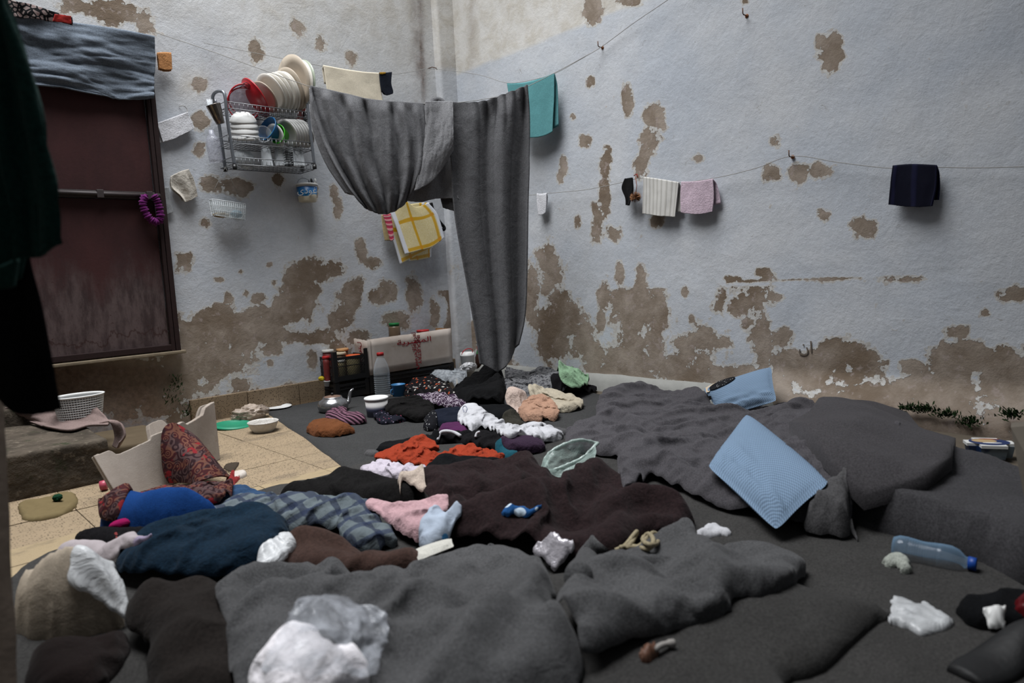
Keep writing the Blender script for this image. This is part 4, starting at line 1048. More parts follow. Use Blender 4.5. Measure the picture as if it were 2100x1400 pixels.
heap('teal_cloth', 'small strip of dark teal cloth under the purple knit', 'cloth', [(1015, 920), (1030, 905), (1060, 915), (1070, 930), (1040, 938)], .02, cloth('dark_teal_cotton', (20, 66, 78)), seed=30)
heap('purple_knit', 'folded dark purple knit under the hem of the white shirt', 'knitwear', [(1024, 905), (1045, 895), (1090, 893), (1115, 905), (1115, 920), (1085, 928), (1045, 925)], .055, cloth('dark_purple_knit', (42, 28, 44), var=.3, wrinkle=60, wamp=.006), k=8, amp=.4, w=.03, seed=31)
heap('grey_rag', 'flat dark grey rag on the mat right of the white shirt', 'rag', [(1090, 880), (1120, 876), (1165, 880), (1155, 890), (1110, 893)], .018, WOOL_D, seed=32)
heap('white_blouse', 'small white garment lying behind the white shirt', 'garment', [(1062, 880), (1070, 868), (1095, 864), (1122, 870), (1105, 878), (1085, 884)], .03, cloth('white_cotton', (180, 180, 184), var=.08, speck=.2, wrinkle=30, wamp=.006, fuzz=.1), k=12, amp=.6, seed=33, res=.007)
heap('white_shirt', 'white long-sleeved shirt thrown across the dark clothes', 'shirt', [(938, 852), (950, 835), (974, 829), (995, 842), (1018, 858), (1045, 872), (1080, 884), (1115, 884), (1150, 889), (1152, 900), (1120, 904), (1098, 909), (1080, 900), (1042, 913), (1022, 898), (1004, 880), (985, 872), (965, 880), (945, 866)],
     .06, cloth('white_cotton', (180, 180, 184)), k=10, amp=.9, w=.03, seed=34, res=.007, ang=.3)
o = tube('drawstring', polyline([on_ground(952, 845, .02), on_ground(949, 836, .03), on_ground(954, 832, .035), on_ground(958, 838, .03), on_ground(955, 846, .02)], 5), .002, cloth('pale_blue_cord', (120, 124, 140)), seg=6)
tag(o, 'pale drawstring loop at the collar of the white shirt', 'cord')
o = tube('white_strap', polyline([on_ground(897, 903, .012), on_ground(903, 888, .03), on_ground(915, 884, .035), on_ground(932, 887, .025), on_ground(945, 894, .01)], 6), [.005] + [.008] * 23 + [.004], cloth('white_cotton', (180, 180, 184)), seg=8)
tag(o, 'white shoulder strap arching over the black leggings', 'strap')
o = tube('white_strap', polyline([on_ground(975, 896, .012), on_ground(978, 888, .02), on_ground(984, 885, .02)], 5), .005, cloth('white_cotton', (180, 180, 184)), seg=8)
tag(o, 'short white strap end on the black leggings right of the arching strap', 'strap')

# brown garment and striped hat on the mat
heap('striped_beanie', 'knitted purple and black striped beanie lying beside the kettle', 'hat', [(667, 862), (672, 842), (690, 830), (708, 828), (718, 845), (740, 845), (751, 852), (745, 862), (715, 868), (690, 870)], .075, None, k=8, amp=.4, w=.04, seed=36, res=.007)
def knit_stripes():
    t = NT('striped_knit'); s = t.sep(t.obj()); a = t.math('SINE', t.math('MULTIPLY', t.math('ADD', s[0], t.math('MULTIPLY', s[2], .6)), 330))
    c = t.mix(t.ramp(a, -.2, .2), srgb(32, 18, 26), srgb(110, 78, 92)); t.bump(t.math('ADD', a, t.noise(300, 2)), .5, .002); return t.fin(c, .95, .1)
bpy.data.objects['striped_beanie'].data.materials.clear(); bpy.data.objects['striped_beanie'].data.materials.append(knit_stripes())
heap('brown_garment', 'rust brown garment rolled up on the mat beside the beanie', 'garment', [(628, 880), (636, 864), (660, 856), (695, 855), (706, 862), (712, 872), (727, 878), (720, 884), (700, 892), (680, 896), (645, 894)], .075, cloth('rust_brown_cotton', (94, 56, 32), var=.18, wrinkle=40, wamp=.01, fuzz=.15), k=12, amp=.6, w=.05, seed=37, res=.007)

# ------------- middle of the floor
heap('grey_sock', 'small dark grey sock on the mat left of the orange shirt', 'sock', [(747, 930), (752, 922), (770, 921), (778, 928), (768, 934)], .014, WOOL_D, seed=38, res=.007)
heap('black_blouse', 'black garment edge behind the orange shirt', 'garment', [(773, 925), (790, 910), (830, 905), (850, 897), (905, 893), (880, 915), (820, 925)], .02, BLK(2), seed=39)
heap('orange_shirt', 'bright orange shirt lying creased in the middle of the mat', 'shirt', [(770, 942), (800, 926), (830, 908), (868, 900), (897, 903), (893, 914), (878, 924), (900, 931), (918, 926), (938, 906), (958, 902), (990, 912), (1020, 920), (1034, 938), (1010, 955), (930, 962), (860, 958), (812, 947)],
     .035, cloth('orange_cotton', (134, 50, 30), var=.12, speck=.2, wrinkle=36, wamp=.012, fuzz=.1), k=13, amp=1.2, w=.02, seed=40, res=.007, ang=.5)
heap('lilac_blouse', 'white and lilac printed top crumpled below the orange shirt', 'shirt', [(738, 962), (762, 950), (776, 936), (796, 936), (818, 946), (850, 947), (877, 954), (872, 968), (856, 976), (866, 992), (858, 1005), (842, 1000), (836, 985), (800, 978), (765, 972)],
     .04, cloth('lilac_white_cotton', (176, 168, 178), var=.08, wrinkle=36, wamp=.012, fuzz=.1), k=15, amp=1.1, w=.02, seed=41, res=.007)
heap('black_vest', 'folded black garment between the orange shirt and the maroon blanket', 'garment', [(858, 985), (878, 955), (896, 926), (930, 924), (960, 930), (1010, 932), (1034, 945), (1010, 975), (940, 990)], .08, BLK(2), k=8, amp=.4, w=.05, seed=42)
heap('maroon_blanket', 'large dark maroon fleece blanket thrown in deep folds in the centre', 'blanket',
     [(850, 1010), (900, 975), (955, 950), (1020, 937), (1092, 934), (1120, 958), (1160, 965), (1195, 955), (1240, 972), (1300, 992), (1322, 1024), (1370, 1030), (1410, 1040), (1422, 1066), (1380, 1095), (1320, 1110), (1280, 1150), (1180, 1160), (1080, 1140), (1000, 1125), (930, 1110), (905, 1060)],
     .10, cloth('maroon_fleece', (31, 21, 22), var=.35, speck=.3, weave=400, fuzz=.25, stain=.1, wrinkle=14, wamp=.012), k=5, amp=.65, lump=.35, w=.06, wool=True, slack=.34, seed=43, res=.012, ang=.5,
     ridges=[([(930, 1095), (1010, 1072), (1100, 1050), (1180, 1020), (1235, 990)], .055, .05), ([(980, 1040), (1060, 1030), (1110, 1010), (1140, 985)], -.05, .05), ([(870, 1010), (950, 985), (1040, 955), (1090, 950)], .03, .05),
             ([(1240, 1075), (1290, 1045), (1350, 1035), (1405, 1052)], .05, .035), ([(1180, 1090), (1280, 1075), (1340, 1060)], -.04, .04), ([(1130, 1030), (1170, 1000)], -.03, .03)])
PLAID = NT('blue_grey_plaid'); _s = PLAID.sep(PLAID.obj())
_a = PLAID.ramp(PLAID.math('SINE', PLAID.math('MULTIPLY', PLAID.math('ADD', _s[0], PLAID.math('MULTIPLY', PLAID.noise(5, 2), .06)), 95)), .35, .6); _b = PLAID.ramp(PLAID.math('SINE', PLAID.math('MULTIPLY', PLAID.math('ADD', _s[1], _s[2]), 85)), .45, .7)
_c = PLAID.mix(PLAID.math('MULTIPLY', _a, .8), srgb(88, 96, 100), srgb(40, 46, 62)); _c = PLAID.mix(PLAID.math('MULTIPLY', _b, .7), _c, srgb(40, 48, 70))
PLAID.bump(PLAID.noise(30, 4, dist=.6), .6, .01); PLAID = PLAID.fin(_c, .95, .1)
heap('blue_cloth', 'steel blue cloth lying behind the fringed plaid scarf', 'cloth', [(430, 1030), (452, 1008), (500, 996), (545, 1000), (560, 1015), (530, 1030), (470, 1040)], .06, cloth('steel_blue_cotton', (40, 62, 90), var=.2, wrinkle=20, wamp=.01), k=9, amp=.5, seed=44)
heap('black_sweater', 'black sweater with its sleeve stretched left below the lilac top', 'sweater', [(570, 1020), (600, 1002), (650, 990), (675, 968), (705, 957), (740, 962), (770, 968), (815, 962), (838, 980), (850, 1005), (835, 1035), (780, 1045), (700, 1040), (620, 1034)],
     .11, BLK(3), k=7, amp=.45, w=.06, seed=45, res=.01)
heap('plaid_scarf', 'blue and grey plaid scarf with fringe twisted across the floor', 'scarf', [(405, 1055), (440, 1038), (475, 1020), (530, 1016), (590, 1022), (640, 1010), (672, 1018), (700, 1022), (718, 1014), (750, 1024), (775, 1048), (795, 1080), (815, 1100), (790, 1118), (760, 1132), (722, 1134), (702, 1110), (690, 1085), (640, 1078), (590, 1082), (560, 1060), (480, 1058), (430, 1062)],
     .075, PLAID, k=12, amp=1.1, w=.03, seed=46, res=.008, ang=-.3)
heap('pink_towel', 'pale pink towel crumpled on the plaid scarf', 'towel', [(750, 1038), (770, 1022), (800, 1018), (835, 1024), (862, 1018), (908, 1010), (920, 1032), (905, 1060), (885, 1085), (866, 1108), (840, 1100), (812, 1078), (790, 1060), (765, 1050)],
     .055, cloth('pink_terry', (170, 138, 142), var=.12, weave=300, fuzz=.4, wrinkle=60, wamp=.006), k=10, amp=.9, w=.03, seed=47, res=.008)
heap('cream_cloth', 'small cream cloth on the black sweater behind the pink towel', 'cloth', [(818, 995), (835, 985), (860, 990), (878, 1010), (872, 1022), (845, 1022), (825, 1012)], .024, cloth('cream_cotton', (172, 158, 146), wrinkle=50, wamp=.006), k=10, amp=.7, seed=48, res=.008)
heap('brown_blanket', 'brown fleece blanket between the navy sweatshirt and the grey blanket', 'blanket', [(575, 1165), (595, 1105), (630, 1082), (690, 1080), (740, 1105), (790, 1118), (845, 1112), (870, 1140), (850, 1168), (780, 1185), (680, 1185)], .09,
     cloth('brown_fleece', (52, 37, 32), var=.25, weave=400, fuzz=.4, wrinkle=16, wamp=.01), k=5, amp=.45, w=.06, wool=True, slack=.34, seed=49, res=.012, ridges=[([(600, 1120), (650, 1095), (710, 1100)], .03, .04), ([(700, 1130), (780, 1145), (840, 1135)], -.03, .04)])
heap('white_blue_bag', 'crumpled white plastic bag with blue print beside the pink towel', 'plastic bag', [(858, 1092), (870, 1062), (888, 1032), (905, 1040), (940, 1052), (946, 1064), (925, 1085), (912, 1108), (880, 1122), (864, 1110)], .06,
     flat_pattern('bag_blue_print', (150, 160, 174), (60, 116, 160), 16, thr=.18), k=16, amp=1.1, w=.03, seed=50, res=.007)
heap('blue_wrapper', 'small blue and white wrapper on the maroon blanket', 'wrapper', [(1028, 1046), (1036, 1034), (1070, 1030), (1108, 1036), (1105, 1045), (1070, 1050), (1038, 1056)], .02, flat_pattern('wrapper_print', (28, 70, 118), (180, 196, 210), 26, thr=.42), k=20, amp=1, w=.012, seed=51, res=.006)

# ------------- left side
heap('blue_pillow', 'bright blue pillow under the maroon shawl', 'pillow', [(205, 1080), (240, 1052), (300, 1030), (370, 1020), (425, 1020), (445, 1032), (430, 1055), (350, 1085), (270, 1100), (220, 1095)], .11, cloth('bright_blue_cotton', (13, 48, 98), var=.12, speck=.2, wrinkle=10, wamp=.006, fuzz=.1), k=4, amp=.15, w=.10, seed=55, lump=.15)
heap('black_cloth', 'black cloth under the near side of the blue pillow', 'cloth', [(150, 1110), (230, 1085), (330, 1085), (420, 1075), (400, 1110), (300, 1125), (190, 1135)], .05, BLK(1), seed=56)
heap('navy_sweatshirt', 'dark navy blue sweatshirt heaped over the pillow and plaid scarf', 'sweatshirt',
     [(236, 1150), (275, 1128), (310, 1098), (360, 1072), (430, 1062), (480, 1040), (520, 1030), (560, 1038), (588, 1060), (592, 1085), (570, 1120), (545, 1155), (490, 1185), (400, 1200), (300, 1205), (248, 1192)], .11,
     cloth('navy_fleece', (12, 30, 44), var=.25, weave=400, fuzz=.2, wrinkle=16, wamp=.012), k=6, amp=.5, w=.10, seed=57, res=.011, ang=.2, ridges=[([(300, 1130), (380, 1105), (470, 1090), (550, 1075)], .02, .02), ([(280, 1170), (380, 1140), (500, 1125)], .018, .02)])
heap('lilac_bag', 'lilac and white filled bag tied with a red band at the left', 'bag', [(108, 1150), (128, 1120), (165, 1102), (215, 1096), (245, 1095), (268, 1088), (300, 1094), (312, 1106), (290, 1122), (252, 1130), (240, 1150), (190, 1165), (130, 1165)], .09,
     flat_pattern('lilac_film', (148, 140, 142), (128, 118, 138), 6, thr=.4), k=8, amp=.5, w=.06, seed=58, res=.009)
o = tube('red_band', polyline([on_ground(238, 1100, .0) + [0, 0, .01], on_ground(242, 1108, .006), on_ground(243, 1118, .006), on_ground(240, 1130, .0)], 5), .004, plain('red_elastic', (120, 52, 52), .8, .1), seg=6)
tag(o, 'thin red band tied round the neck of the lilac bag', 'band')
heap('white_tissue', 'strip of white plastic wrap beside the navy sweatshirt', 'wrapper', [(522, 1168), (535, 1135), (560, 1105), (580, 1086), (604, 1100), (600, 1116), (575, 1148), (552, 1172)], .05, film('white_wrap', (196, 198, 200), .85, .4), k=16, amp=.7, w=.03, seed=59, res=.008)
heap('white_sack', 'stuffed off-white sack at the lower left against the wall end', 'sack',
     [(24, 1240), (28, 1200), (52, 1168), (95, 1152), (150, 1147), (205, 1147), (228, 1158), (240, 1190), (250, 1220), (240, 1250), (200, 1272), (150, 1298), (90, 1310), (45, 1290)], .19, cloth('off_white_sack', (150, 139, 124), var=.1, speck=.2, wrinkle=8, wamp=.01, fuzz=.1), k=5, amp=.3, w=.16, seed=60, res=.012, lump=.2)
heap('white_bag', 'crumpled white plastic bag on the right side of the off-white sack', 'plastic bag', [(150, 1270), (165, 1225), (200, 1185), (228, 1172), (242, 1185), (244, 1215), (262, 1228), (262, 1262), (235, 1270), (190, 1268)], .05, film('white_wrap', (196, 198, 200), .85, .4), k=13, amp=.8, w=.04, seed=61, res=.009, drape=1)
heap('brown_jacket', 'dark brown jacket heaped in the left foreground', 'jacket', [(60, 1330), (120, 1300), (200, 1285), (250, 1265), (262, 1300), (230, 1370), (170, 1430), (60, 1440)], .07, cloth('dark_brown_fleece', (25, 18, 17), var=.3, wrinkle=14, wamp=.012), k=6, amp=.5, w=.06, seed=62)
heap('dark_brown_coat', 'dark brown coat crumpled between the sack and the grey blanket', 'coat', [(255, 1262), (270, 1215), (320, 1196), (390, 1180), (440, 1176), (475, 1195), (500, 1235), (512, 1290), (535, 1350), (545, 1430), (440, 1470), (330, 1460), (300, 1380), (310, 1320), (285, 1290)], .10,
     cloth('coffee_wool', (30, 26, 24), var=.3, speck=.3, weave=500, fuzz=.2, wrinkle=14, wamp=.012), k=6.5, amp=.55, w=.09, wool=True, slack=.34, seed=63, res=.012, ridges=[([(390, 1200), (440, 1260), (500, 1320)], .02, .02), ([(300, 1250), (380, 1300), (430, 1400)], .02, .025)])

# ------------- foreground grey blankets
heap('grey_blanket', 'big rumpled grey wool blanket filling the centre foreground', 'blanket',
     [(440, 1215), (475, 1180), (520, 1165), (600, 1162), (700, 1172), (775, 1175), (812, 1152), (855, 1158), (900, 1135), (950, 1112), (1010, 1104), (1060, 1112), (1105, 1140), (1140, 1185), (1132, 1235), (1165, 1280), (1195, 1330), (1180, 1390), (1130, 1450), (920, 1600), (560, 1600), (480, 1430), (470, 1300)],
     .10, WOOL_F, lump=.35, k=5, amp=.55, w=.07, wool=True, slack=.34, seed=70, res=.012, ang=.45,
     ridges=[([(470, 1200), (600, 1185), (720, 1195), (800, 1180)], .035, .035), ([(500, 1245), (620, 1225), (740, 1232)], -.03, .035), ([(560, 1290), (700, 1262), (860, 1262)], .03, .04),
             ([(950, 1290), (1000, 1275), (1030, 1250)], -.055, .022), ([(1110, 1215), (1060, 1290), (1000, 1360), (940, 1420)], .05, .035), ([(1150, 1300), (1100, 1370), (1060, 1430)], .04, .03), ([(840, 1180), (870, 1240), (850, 1310)], -.018, .03), ([(820, 1170), (880, 1165)], .02, .02), ([(900, 1330), (960, 1335), (1020, 1310)], .02, .03)])
heap('grey_blanket', 'second grey wool blanket with a wavy hem right of the foreground one', 'blanket',
     [(1140, 1240), (1165, 1195), (1200, 1160), (1250, 1135), (1310, 1115), (1360, 1085), (1400, 1064), (1422, 1085), (1440, 1112), (1500, 1112), (1560, 1115), (1610, 1132), (1650, 1145), (1640, 1172), (1610, 1205), (1560, 1218), (1510, 1222), (1495, 1250), (1450, 1268), (1390, 1285), (1300, 1312), (1200, 1338), (1180, 1290)],
     .06, WOOL_F, lump=.3, k=5, amp=.55, w=.03, wool=True, slack=.34, seed=71, res=.011, ang=-.2,
     ridges=[([(1300, 1140), (1360, 1105), (1400, 1080)], .04, .035), ([(1420, 1100), (1440, 1160), (1480, 1210)], .03, .03), ([(1480, 1150), (1530, 1140)], -.018, .018), ([(1180, 1220), (1270, 1200), (1350, 1230)], .02, .04), ([(1330, 1170), (1380, 1200), (1440, 1240)], -.02, .03), ([(1210, 1290), (1350, 1262)], .015, .03)])
_dp = float(np.dot(on_ground(886, 1155, .02) - CAM, W[:, 2]))
cushion('pad', 'white folded pad lying on the edge of the foreground grey blanket', [atd(846, 1128, _dp + .06), atd(927, 1103, _dp + .07), atd(932, 1120, _dp + .02), atd(852, 1152, _dp)], .02, cloth('white_pad_cotton', (186, 184, 176), var=.06, wrinkle=40, wamp=.006, fuzz=.1), 14, 10, 'pad')
heap('grey_cloth', 'folded grey cloth behind the crest of the foreground blanket', 'cloth', [(985, 1110), (1010, 1102), (1055, 1102), (1080, 1115), (1085, 1140), (1040, 1125), (1000, 1120)], .04, WOOL, seed=72, k=8, amp=.4)
heap('foil_packet', 'shiny crumpled foil packet between the two grey blankets', 'packet', [(1092, 1132), (1110, 1115), (1130, 1104), (1150, 1112), (1176, 1124), (1172, 1140), (1150, 1160), (1132, 1168), (1120, 1150)], .02, plain('crinkled_foil', (176, 172, 178), .28, .6, metal=.35, var=.2, scale=30, bump=.012), k=18, amp=1, w=.02, seed=73, res=.007)

# ------------- right pile
heap('grey_blanket', 'grey wool blanket bunched in tight folds along the right of the floor', 'blanket',
     [(1158, 892), (1180, 868), (1218, 858), (1225, 825), (1245, 802), (1290, 788), (1340, 788), (1395, 790), (1440, 806), (1475, 838), (1520, 830), (1570, 812), (1640, 802), (1690, 786), (1770, 798), (1830, 835), (1850, 900), (1800, 960), (1760, 1010), (1745, 1060), (1736, 1090), (1690, 1086), (1620, 1075), (1540, 1058), (1470, 1035), (1410, 1008), (1370, 990), (1330, 975), (1312, 1000), (1278, 1002), (1266, 960), (1270, 935), (1225, 925), (1175, 912)],
     .062, cloth('pile_grey_wool', (64, 62, 65), var=.45, speck=.45, weave=700, fuzz=.35, stain=.18, wrinkle=14, wamp=.006), k=8, amp=.8, lump=.3, w=.05, wool=True, slack=.27, seed=80, res=.0105, ang=-.35,
     ridges=[([(1240, 845), (1300, 870), (1380, 900), (1450, 925)], .022, .02), ([(1255, 862), (1310, 888), (1400, 918)], -.03, .018), ([(1260, 815), (1340, 800), (1420, 812), (1480, 850)], .035, .06), ([(1300, 900), (1320, 940), (1330, 970)], .025, .015), ([(1340, 905), (1350, 945), (1380, 975)], .03, .014), ([(1400, 930), (1420, 960), (1390, 985)], .025, .014),
             ([(1360, 960), (1420, 990), (1500, 1020), (1600, 1050)], .025, .016), ([(1385, 950), (1460, 985), (1560, 1010)], -.03, .016), ([(1600, 860), (1680, 830), (1760, 812)], .04, .04), ([(1560, 850), (1640, 860), (1620, 900)], -.03, .03), ([(1190, 880), (1240, 895), (1270, 915)], .02, .02), ([(1450, 835), (1520, 845), (1575, 825)], -.06, .07)])
def waffle(name, rgb, k=36):
    t = NT(name); s = t.sep(t.uv())
    a = t.math('SINE', t.math('MULTIPLY', s[0], k * 6.2832)); b = t.math('SINE', t.math('MULTIPLY', s[1], k * .75 * 6.2832))
    f = t.math('MULTIPLY', a, b); g = t.ramp(f, -.5, .5)
    c = t.mix(g, srgb(*[x * .80 for x in rgb]), srgb(*rgb)); c = t.mix(t.math('MULTIPLY', t.ramp(t.noise(4, 3), .35, .7), .15), c, srgb(*[x * .8 for x in rgb]))
    t.bump(t.math('ADD', t.math('MULTIPLY', f, .5), t.math('MULTIPLY', t.noise(12, 3), 1.2)), .5, .004)
    return t.fin(c, .9, .12)
WAF = waffle('light_blue_waffle', (116, 138, 162))
cushion('cushion', 'pale blue waffle-weave cushion lying tilted on the grey blanket pile', [on_ground(1530, 846, .06), on_ground(1706, 990, .05), on_ground(1592, 1090, .03), on_ground(1448, 956, .055)], .105, WAF)
c2 = [onx(1440, 796, XR - .17), onx(1583, 750, XR - .10), onx(1594, 822, XR - .26), onx(1478, 858, XR - .30)]
o2, n2 = cushion('cushion', 'pale blue cushion with a dark spotted oval leaning on the right wall', c2, .09, WAF)
# sewn-on patches of the second cushion
def on_face(tl, tr, br, bl, n, pts, lift, name, m, parent):
    V = []
    for (u, v) in pts:
        a, b = (u + 1) / 2, (v + 1) / 2
        base = tl * (1 - a) * (1 - b) + tr * a * (1 - b) + br * a * b + bl * (1 - a) * b
        p = ((1 - abs(u) ** 2.6) * (1 - abs(v) ** 2.6)) ** .55 * .045 + lift
        V.append(base + n * p)
    cc = np.mean(V, 0) + n * .002; V.append(cc); k = len(pts)
    F = [(i, (i + 1) % k, k) for i in range(k)]
    return under(parent, mesh(name, V, F, m)) if parent else mesh(name, V, F, m)
DOTS = flat_pattern('eye_dots', (24, 24, 26), (150, 150, 150), 85, thr=.2)
ell = [(-.38 + .42 * math.cos(a), -.62 + .24 * math.sin(a) - .06 * math.cos(a)) for a in np.linspace(0, 2 * math.pi, 24, endpoint=False)]
on_face(*c2, n2, ell, .006, 'spotted_oval', DOTS, o2)
crm = [(-.95, -.55), (-.90, -.85), (-.6, -.95), (-.1, -.96), (.05, -.93), (-.2, -.80), (-.6, -.72), (-.85, -.45)]
on_face(*c2, n2, crm, .003, 'cream_patch', cloth('cream_cotton_b', (190, 172, 150)), o2)
blk = [(-.99, -.10), (-.93, -.28), (-.86, -.14), (-.90, .02)]
on_face(*c2, n2, blk, .005, 'black_patch', BLK(), o2)

heap('folded_blanket', 'dark grey blanket folded into a flat square on top of the pile by the wall', 'blanket',
     [(1618, 872), (1660, 852), (1740, 824), (1810, 799), (1838, 815), (1862, 850), (1890, 888), (1930, 898), (1960, 903), (1952, 945), (1900, 985), (1840, 1008), (1772, 1026), (1735, 990), (1690, 940)], .018,
     cloth('folded_dark_wool', (56, 54, 56), var=.45, speck=.45, weave=700, fuzz=.3, stain=.15, wrinkle=8, wamp=.005), k=3, amp=.2, w=.012, t=.032, sub=1, seed=85, res=.012, drape=7, edge=.001, kb=.3, smooth=True)
heap('blanket_hem', 'grey blanket hem hanging down beside the pale blue cushion', 'blanket', [(1650, 1072), (1680, 1010), (1700, 980), (1735, 992), (1760, 1030), (1745, 1062), (1738, 1092), (1700, 1088)], .025, WOOL_D, k=6, amp=.3, w=.02, seed=86, res=.01)

# ---------------------------------------------------------------- hard things
def dist(p): return float(np.dot(np.asarray(p) - CAM, np.array([W[0][2], W[1][2], W[2][2]])))
def px2m(n, p): return n * dist(p) / F_PX
STEEL = plain('galvanised_tube', (126, 130, 136), .38, .5, metal=.7, var=.12, scale=40)
WIRE = plain('rack_wire', (116, 118, 120), .4, .5, metal=.7)
BLKP = plain('black_plastic', (17, 17, 18), .45, .4)
WPL = plain('white_plastic', (206, 206, 204), .45, .4, var=.05)
MEL = plain('white_melamine', (206, 202, 194), .3, .5, var=.06, scale=12)
MELB = plain('beige_melamine', (176, 164, 148), .35, .5, var=.08, scale=12)
MELG = plain('greenish_glass_plate', (150, 158, 142), .25, .5, var=.1, scale=12)
REDP = plain('red_plastic', (160, 16, 28), .35, .5, var=.1)
yb, yfk = YL - .03, YL - .21
def rack():
    t = thing('dish_rack', 'two-tier metal wire dish rack hung on the left wall', 'dish rack', ony(545, 345, yb))
    def P(x, y, Y): return ony(x, y, Y)
    # end frames: a bent tube rising at the back, over, and down at the front, with slanted back legs
    legs = [[P(440, 212, yb - .03), P(436, 200, yb - .05), P(441, 190, yb - .09), P(452, 187, yfk + .03), P(461, 196, yfk), P(467, 250, yfk), P(481, 340, yfk)],
            [P(441, 205, yb - .03), P(450, 260, yb - .03), P(462, 345, yb - .02)],
            [P(622, 200, yb - .05), P(624, 196, yfk + .04), P(629, 202, yfk + .01), P(633, 240, yfk), P(645, 340, yfk)],
            [P(612, 240, yb - .03), P(616, 290, yb - .03), P(620, 345, yb - .02)]]
    for L_ in legs:
        o = under(t, tube('leg', polyline(L_, 8), .0085, STEEL, seg=12))
        a, b = L_[-2], L_[-1]; d = (b - a) / np.linalg.norm(b - a)
        f = lathe('foot', [(0, -.006), (.0115, -.006), (.0115, .016), (.010, .018), (0, .018)], place(b, d), BLKP, seg=14); f.parent = o
    sh = {}
    for nm, zf, x0, x1, hgt in (('top', 232, 464, 636, .032), ('mid', 300, 470, 640, .040), ('low', 342, 478, 644, .036)):
        a = P(x0, zf, yfk); b = P(x1, zf, yfk); z = float((a[2] + b[2]) / 2); x0w, x1w = float(a[0]), float(b[0])
        ybk = yb - .01; bm = bmesh.new(); r = .0016
        bm_tube(bm, [(x0w, yfk, z + hgt), (x1w, yfk, z + hgt), (x1w, ybk, z + hgt), (x0w, ybk, z + hgt)], .0024, 6, closed=True)
        bm_tube(bm, [(x0w, yfk, z), (x1w, yfk, z), (x1w, ybk, z), (x0w, ybk, z)], .0024, 6, closed=True)
        n = 20
        for i in range(n + 1):
            x = x0w + (x1w - x0w) * i / n
            bm_tube(bm, [(x, yfk, z + hgt), (x, yfk, z), (x, ybk, z), (x, ybk, z + hgt)], r, 5)
        for k in range(1, 3):
            yy = yfk + (ybk - yfk) * k / 3; bm_tube(bm, [(x0w, yy, z), (x1w, yy, z)], r, 5)
        if nm == 'top':
            for i in range(8, 19):
                x = x0w + (x1w - x0w) * (i + .5) / n
                bm_tube(bm, [(x - .004, yfk + .05, z), (x - .004, yfk + .05, z + .05), (x + .004, yfk + .05, z + .055), (x + .008, yfk + .05, z)], r, 5)
        o = under(t, from_bm('wire_shelf', bm, WIRE)); sh[nm] = (x0w, x1w, z)
    return sh
SH = rack()
def plate_mesh(name, r, m, deep=.12):
    bm = bmesh.new()
    bm_lathe(bm, [(0, 0), (r * .6, 0), (r * .72, r * deep * .5), (r, r * deep), (r * 1.0, r * deep + .0035), (r * .71, r * deep * .5 + .004), (r * .58, .0035), (0, .0035)], None, 40)
    bmesh.ops.recalc_face_normals(bm, faces=bm.faces)
    me = bpy.data.meshes.new(name); bm.to_mesh(me); bm.free(); me.materials.append(m)
    return me
def put(name, me, loc, axis, label, cat, group=None):
    o = bpy.data.objects.new(name, me); sc.collection.objects.link(o); o.matrix_world = place(loc, axis); tag(o, label, cat, group); return o
ym = (yb + yfk) / 2
def axis(deg): a = math.radians(deg); return (-math.cos(a), -.10, -math.sin(a)) if False else (-math.cos(a), -.12, math.sin(a) * -1)
# standing plates on the top shelf (centre px, radius px, lean from upright, material, label)
for i, (x, y, r, dg, m, lab) in enumerate([
        (545, 198, 34, 34, MELB, 'brownish plate leaning lowest, next to the red strainer'),
        (559, 190, 40, 28, MEL, 'first white dinner plate right of the brownish one in the rack'),
        (569, 190, 40, 26, MEL, 'second white dinner plate from the left on the top rack shelf'),
        (577, 189, 40, 23, MEL, 'third white dinner plate from the left on the top rack shelf'),
        (586, 188, 41, 20, MEL, 'fourth white dinner plate from the left on the top rack shelf'),
        (592, 189, 41, 18, MEL, 'last white dinner plate before the beige ones on the top shelf'),
        (598, 184, 44, 17, MELB, 'medium beige plate behind the white dinner plates'),
        (605, 191, 37, 13, MELB, 'small beige plate among the large ones on the top shelf'),
        (607, 172, 56, 7, MELB, 'tallest beige oval platter standing in the rack'),
        (617, 176, 50, 0, MEL, 'large cream plate right of the tallest platter'),
        (622, 176, 50, -3, MELG, 'greenish plate standing at the far right of the top shelf')]):
    c = ony(x, y, ym); rr = px2m(r, c)
    put('plate', plate_mesh('plate', rr, m, .10), c, axis(dg), lab, 'plate', None)
# red strainers
def strainer(cx, cy, rx, ry, tilt, label):
    c = ony(cx, cy, ym + .0); R_ = px2m(rx, c); ax = Vector((-.25, -math.cos(math.radians(tilt)), -math.sin(math.radians(tilt))))
    t = thing('strainer', label, 'strainer', c); M = place(c, ax, (1, 0, .08))
    bm = bmesh.new(); bm_lathe(bm, [(R_ * .96, 0), (R_ * 1.04, 0), (R_ * 1.04, .008), (R_ * .96, .008), (R_ * .96, 0)], M, 40); under(t, from_bm('rim', bm, REDP))
    under(t, lathe('mesh_bowl', [(R_ * .97, 0), (R_ * .9, -.02), (R_ * .65, -.045), (R_ * .3, -.06), (0, -.065)], M, film('strainer_mesh', (205, 200, 210), .72, .5), seg=40))
    k = M @ Vector((0, R_, .012)); under(t, tube('clip', polyline([k + Vector((-.02, -.004, -.002)), k + Vector((0, -.004, .008)), k + Vector((.02, -.004, -.002))], 4), .0022, BLKP, seg=6))
strainer(503, 205, 32, 12, 28, 'red rimmed mesh food cover at the back of the top shelf')
strainer(500, 214, 32, 12, 14, 'red rimmed mesh strainer lying in front on the top shelf')
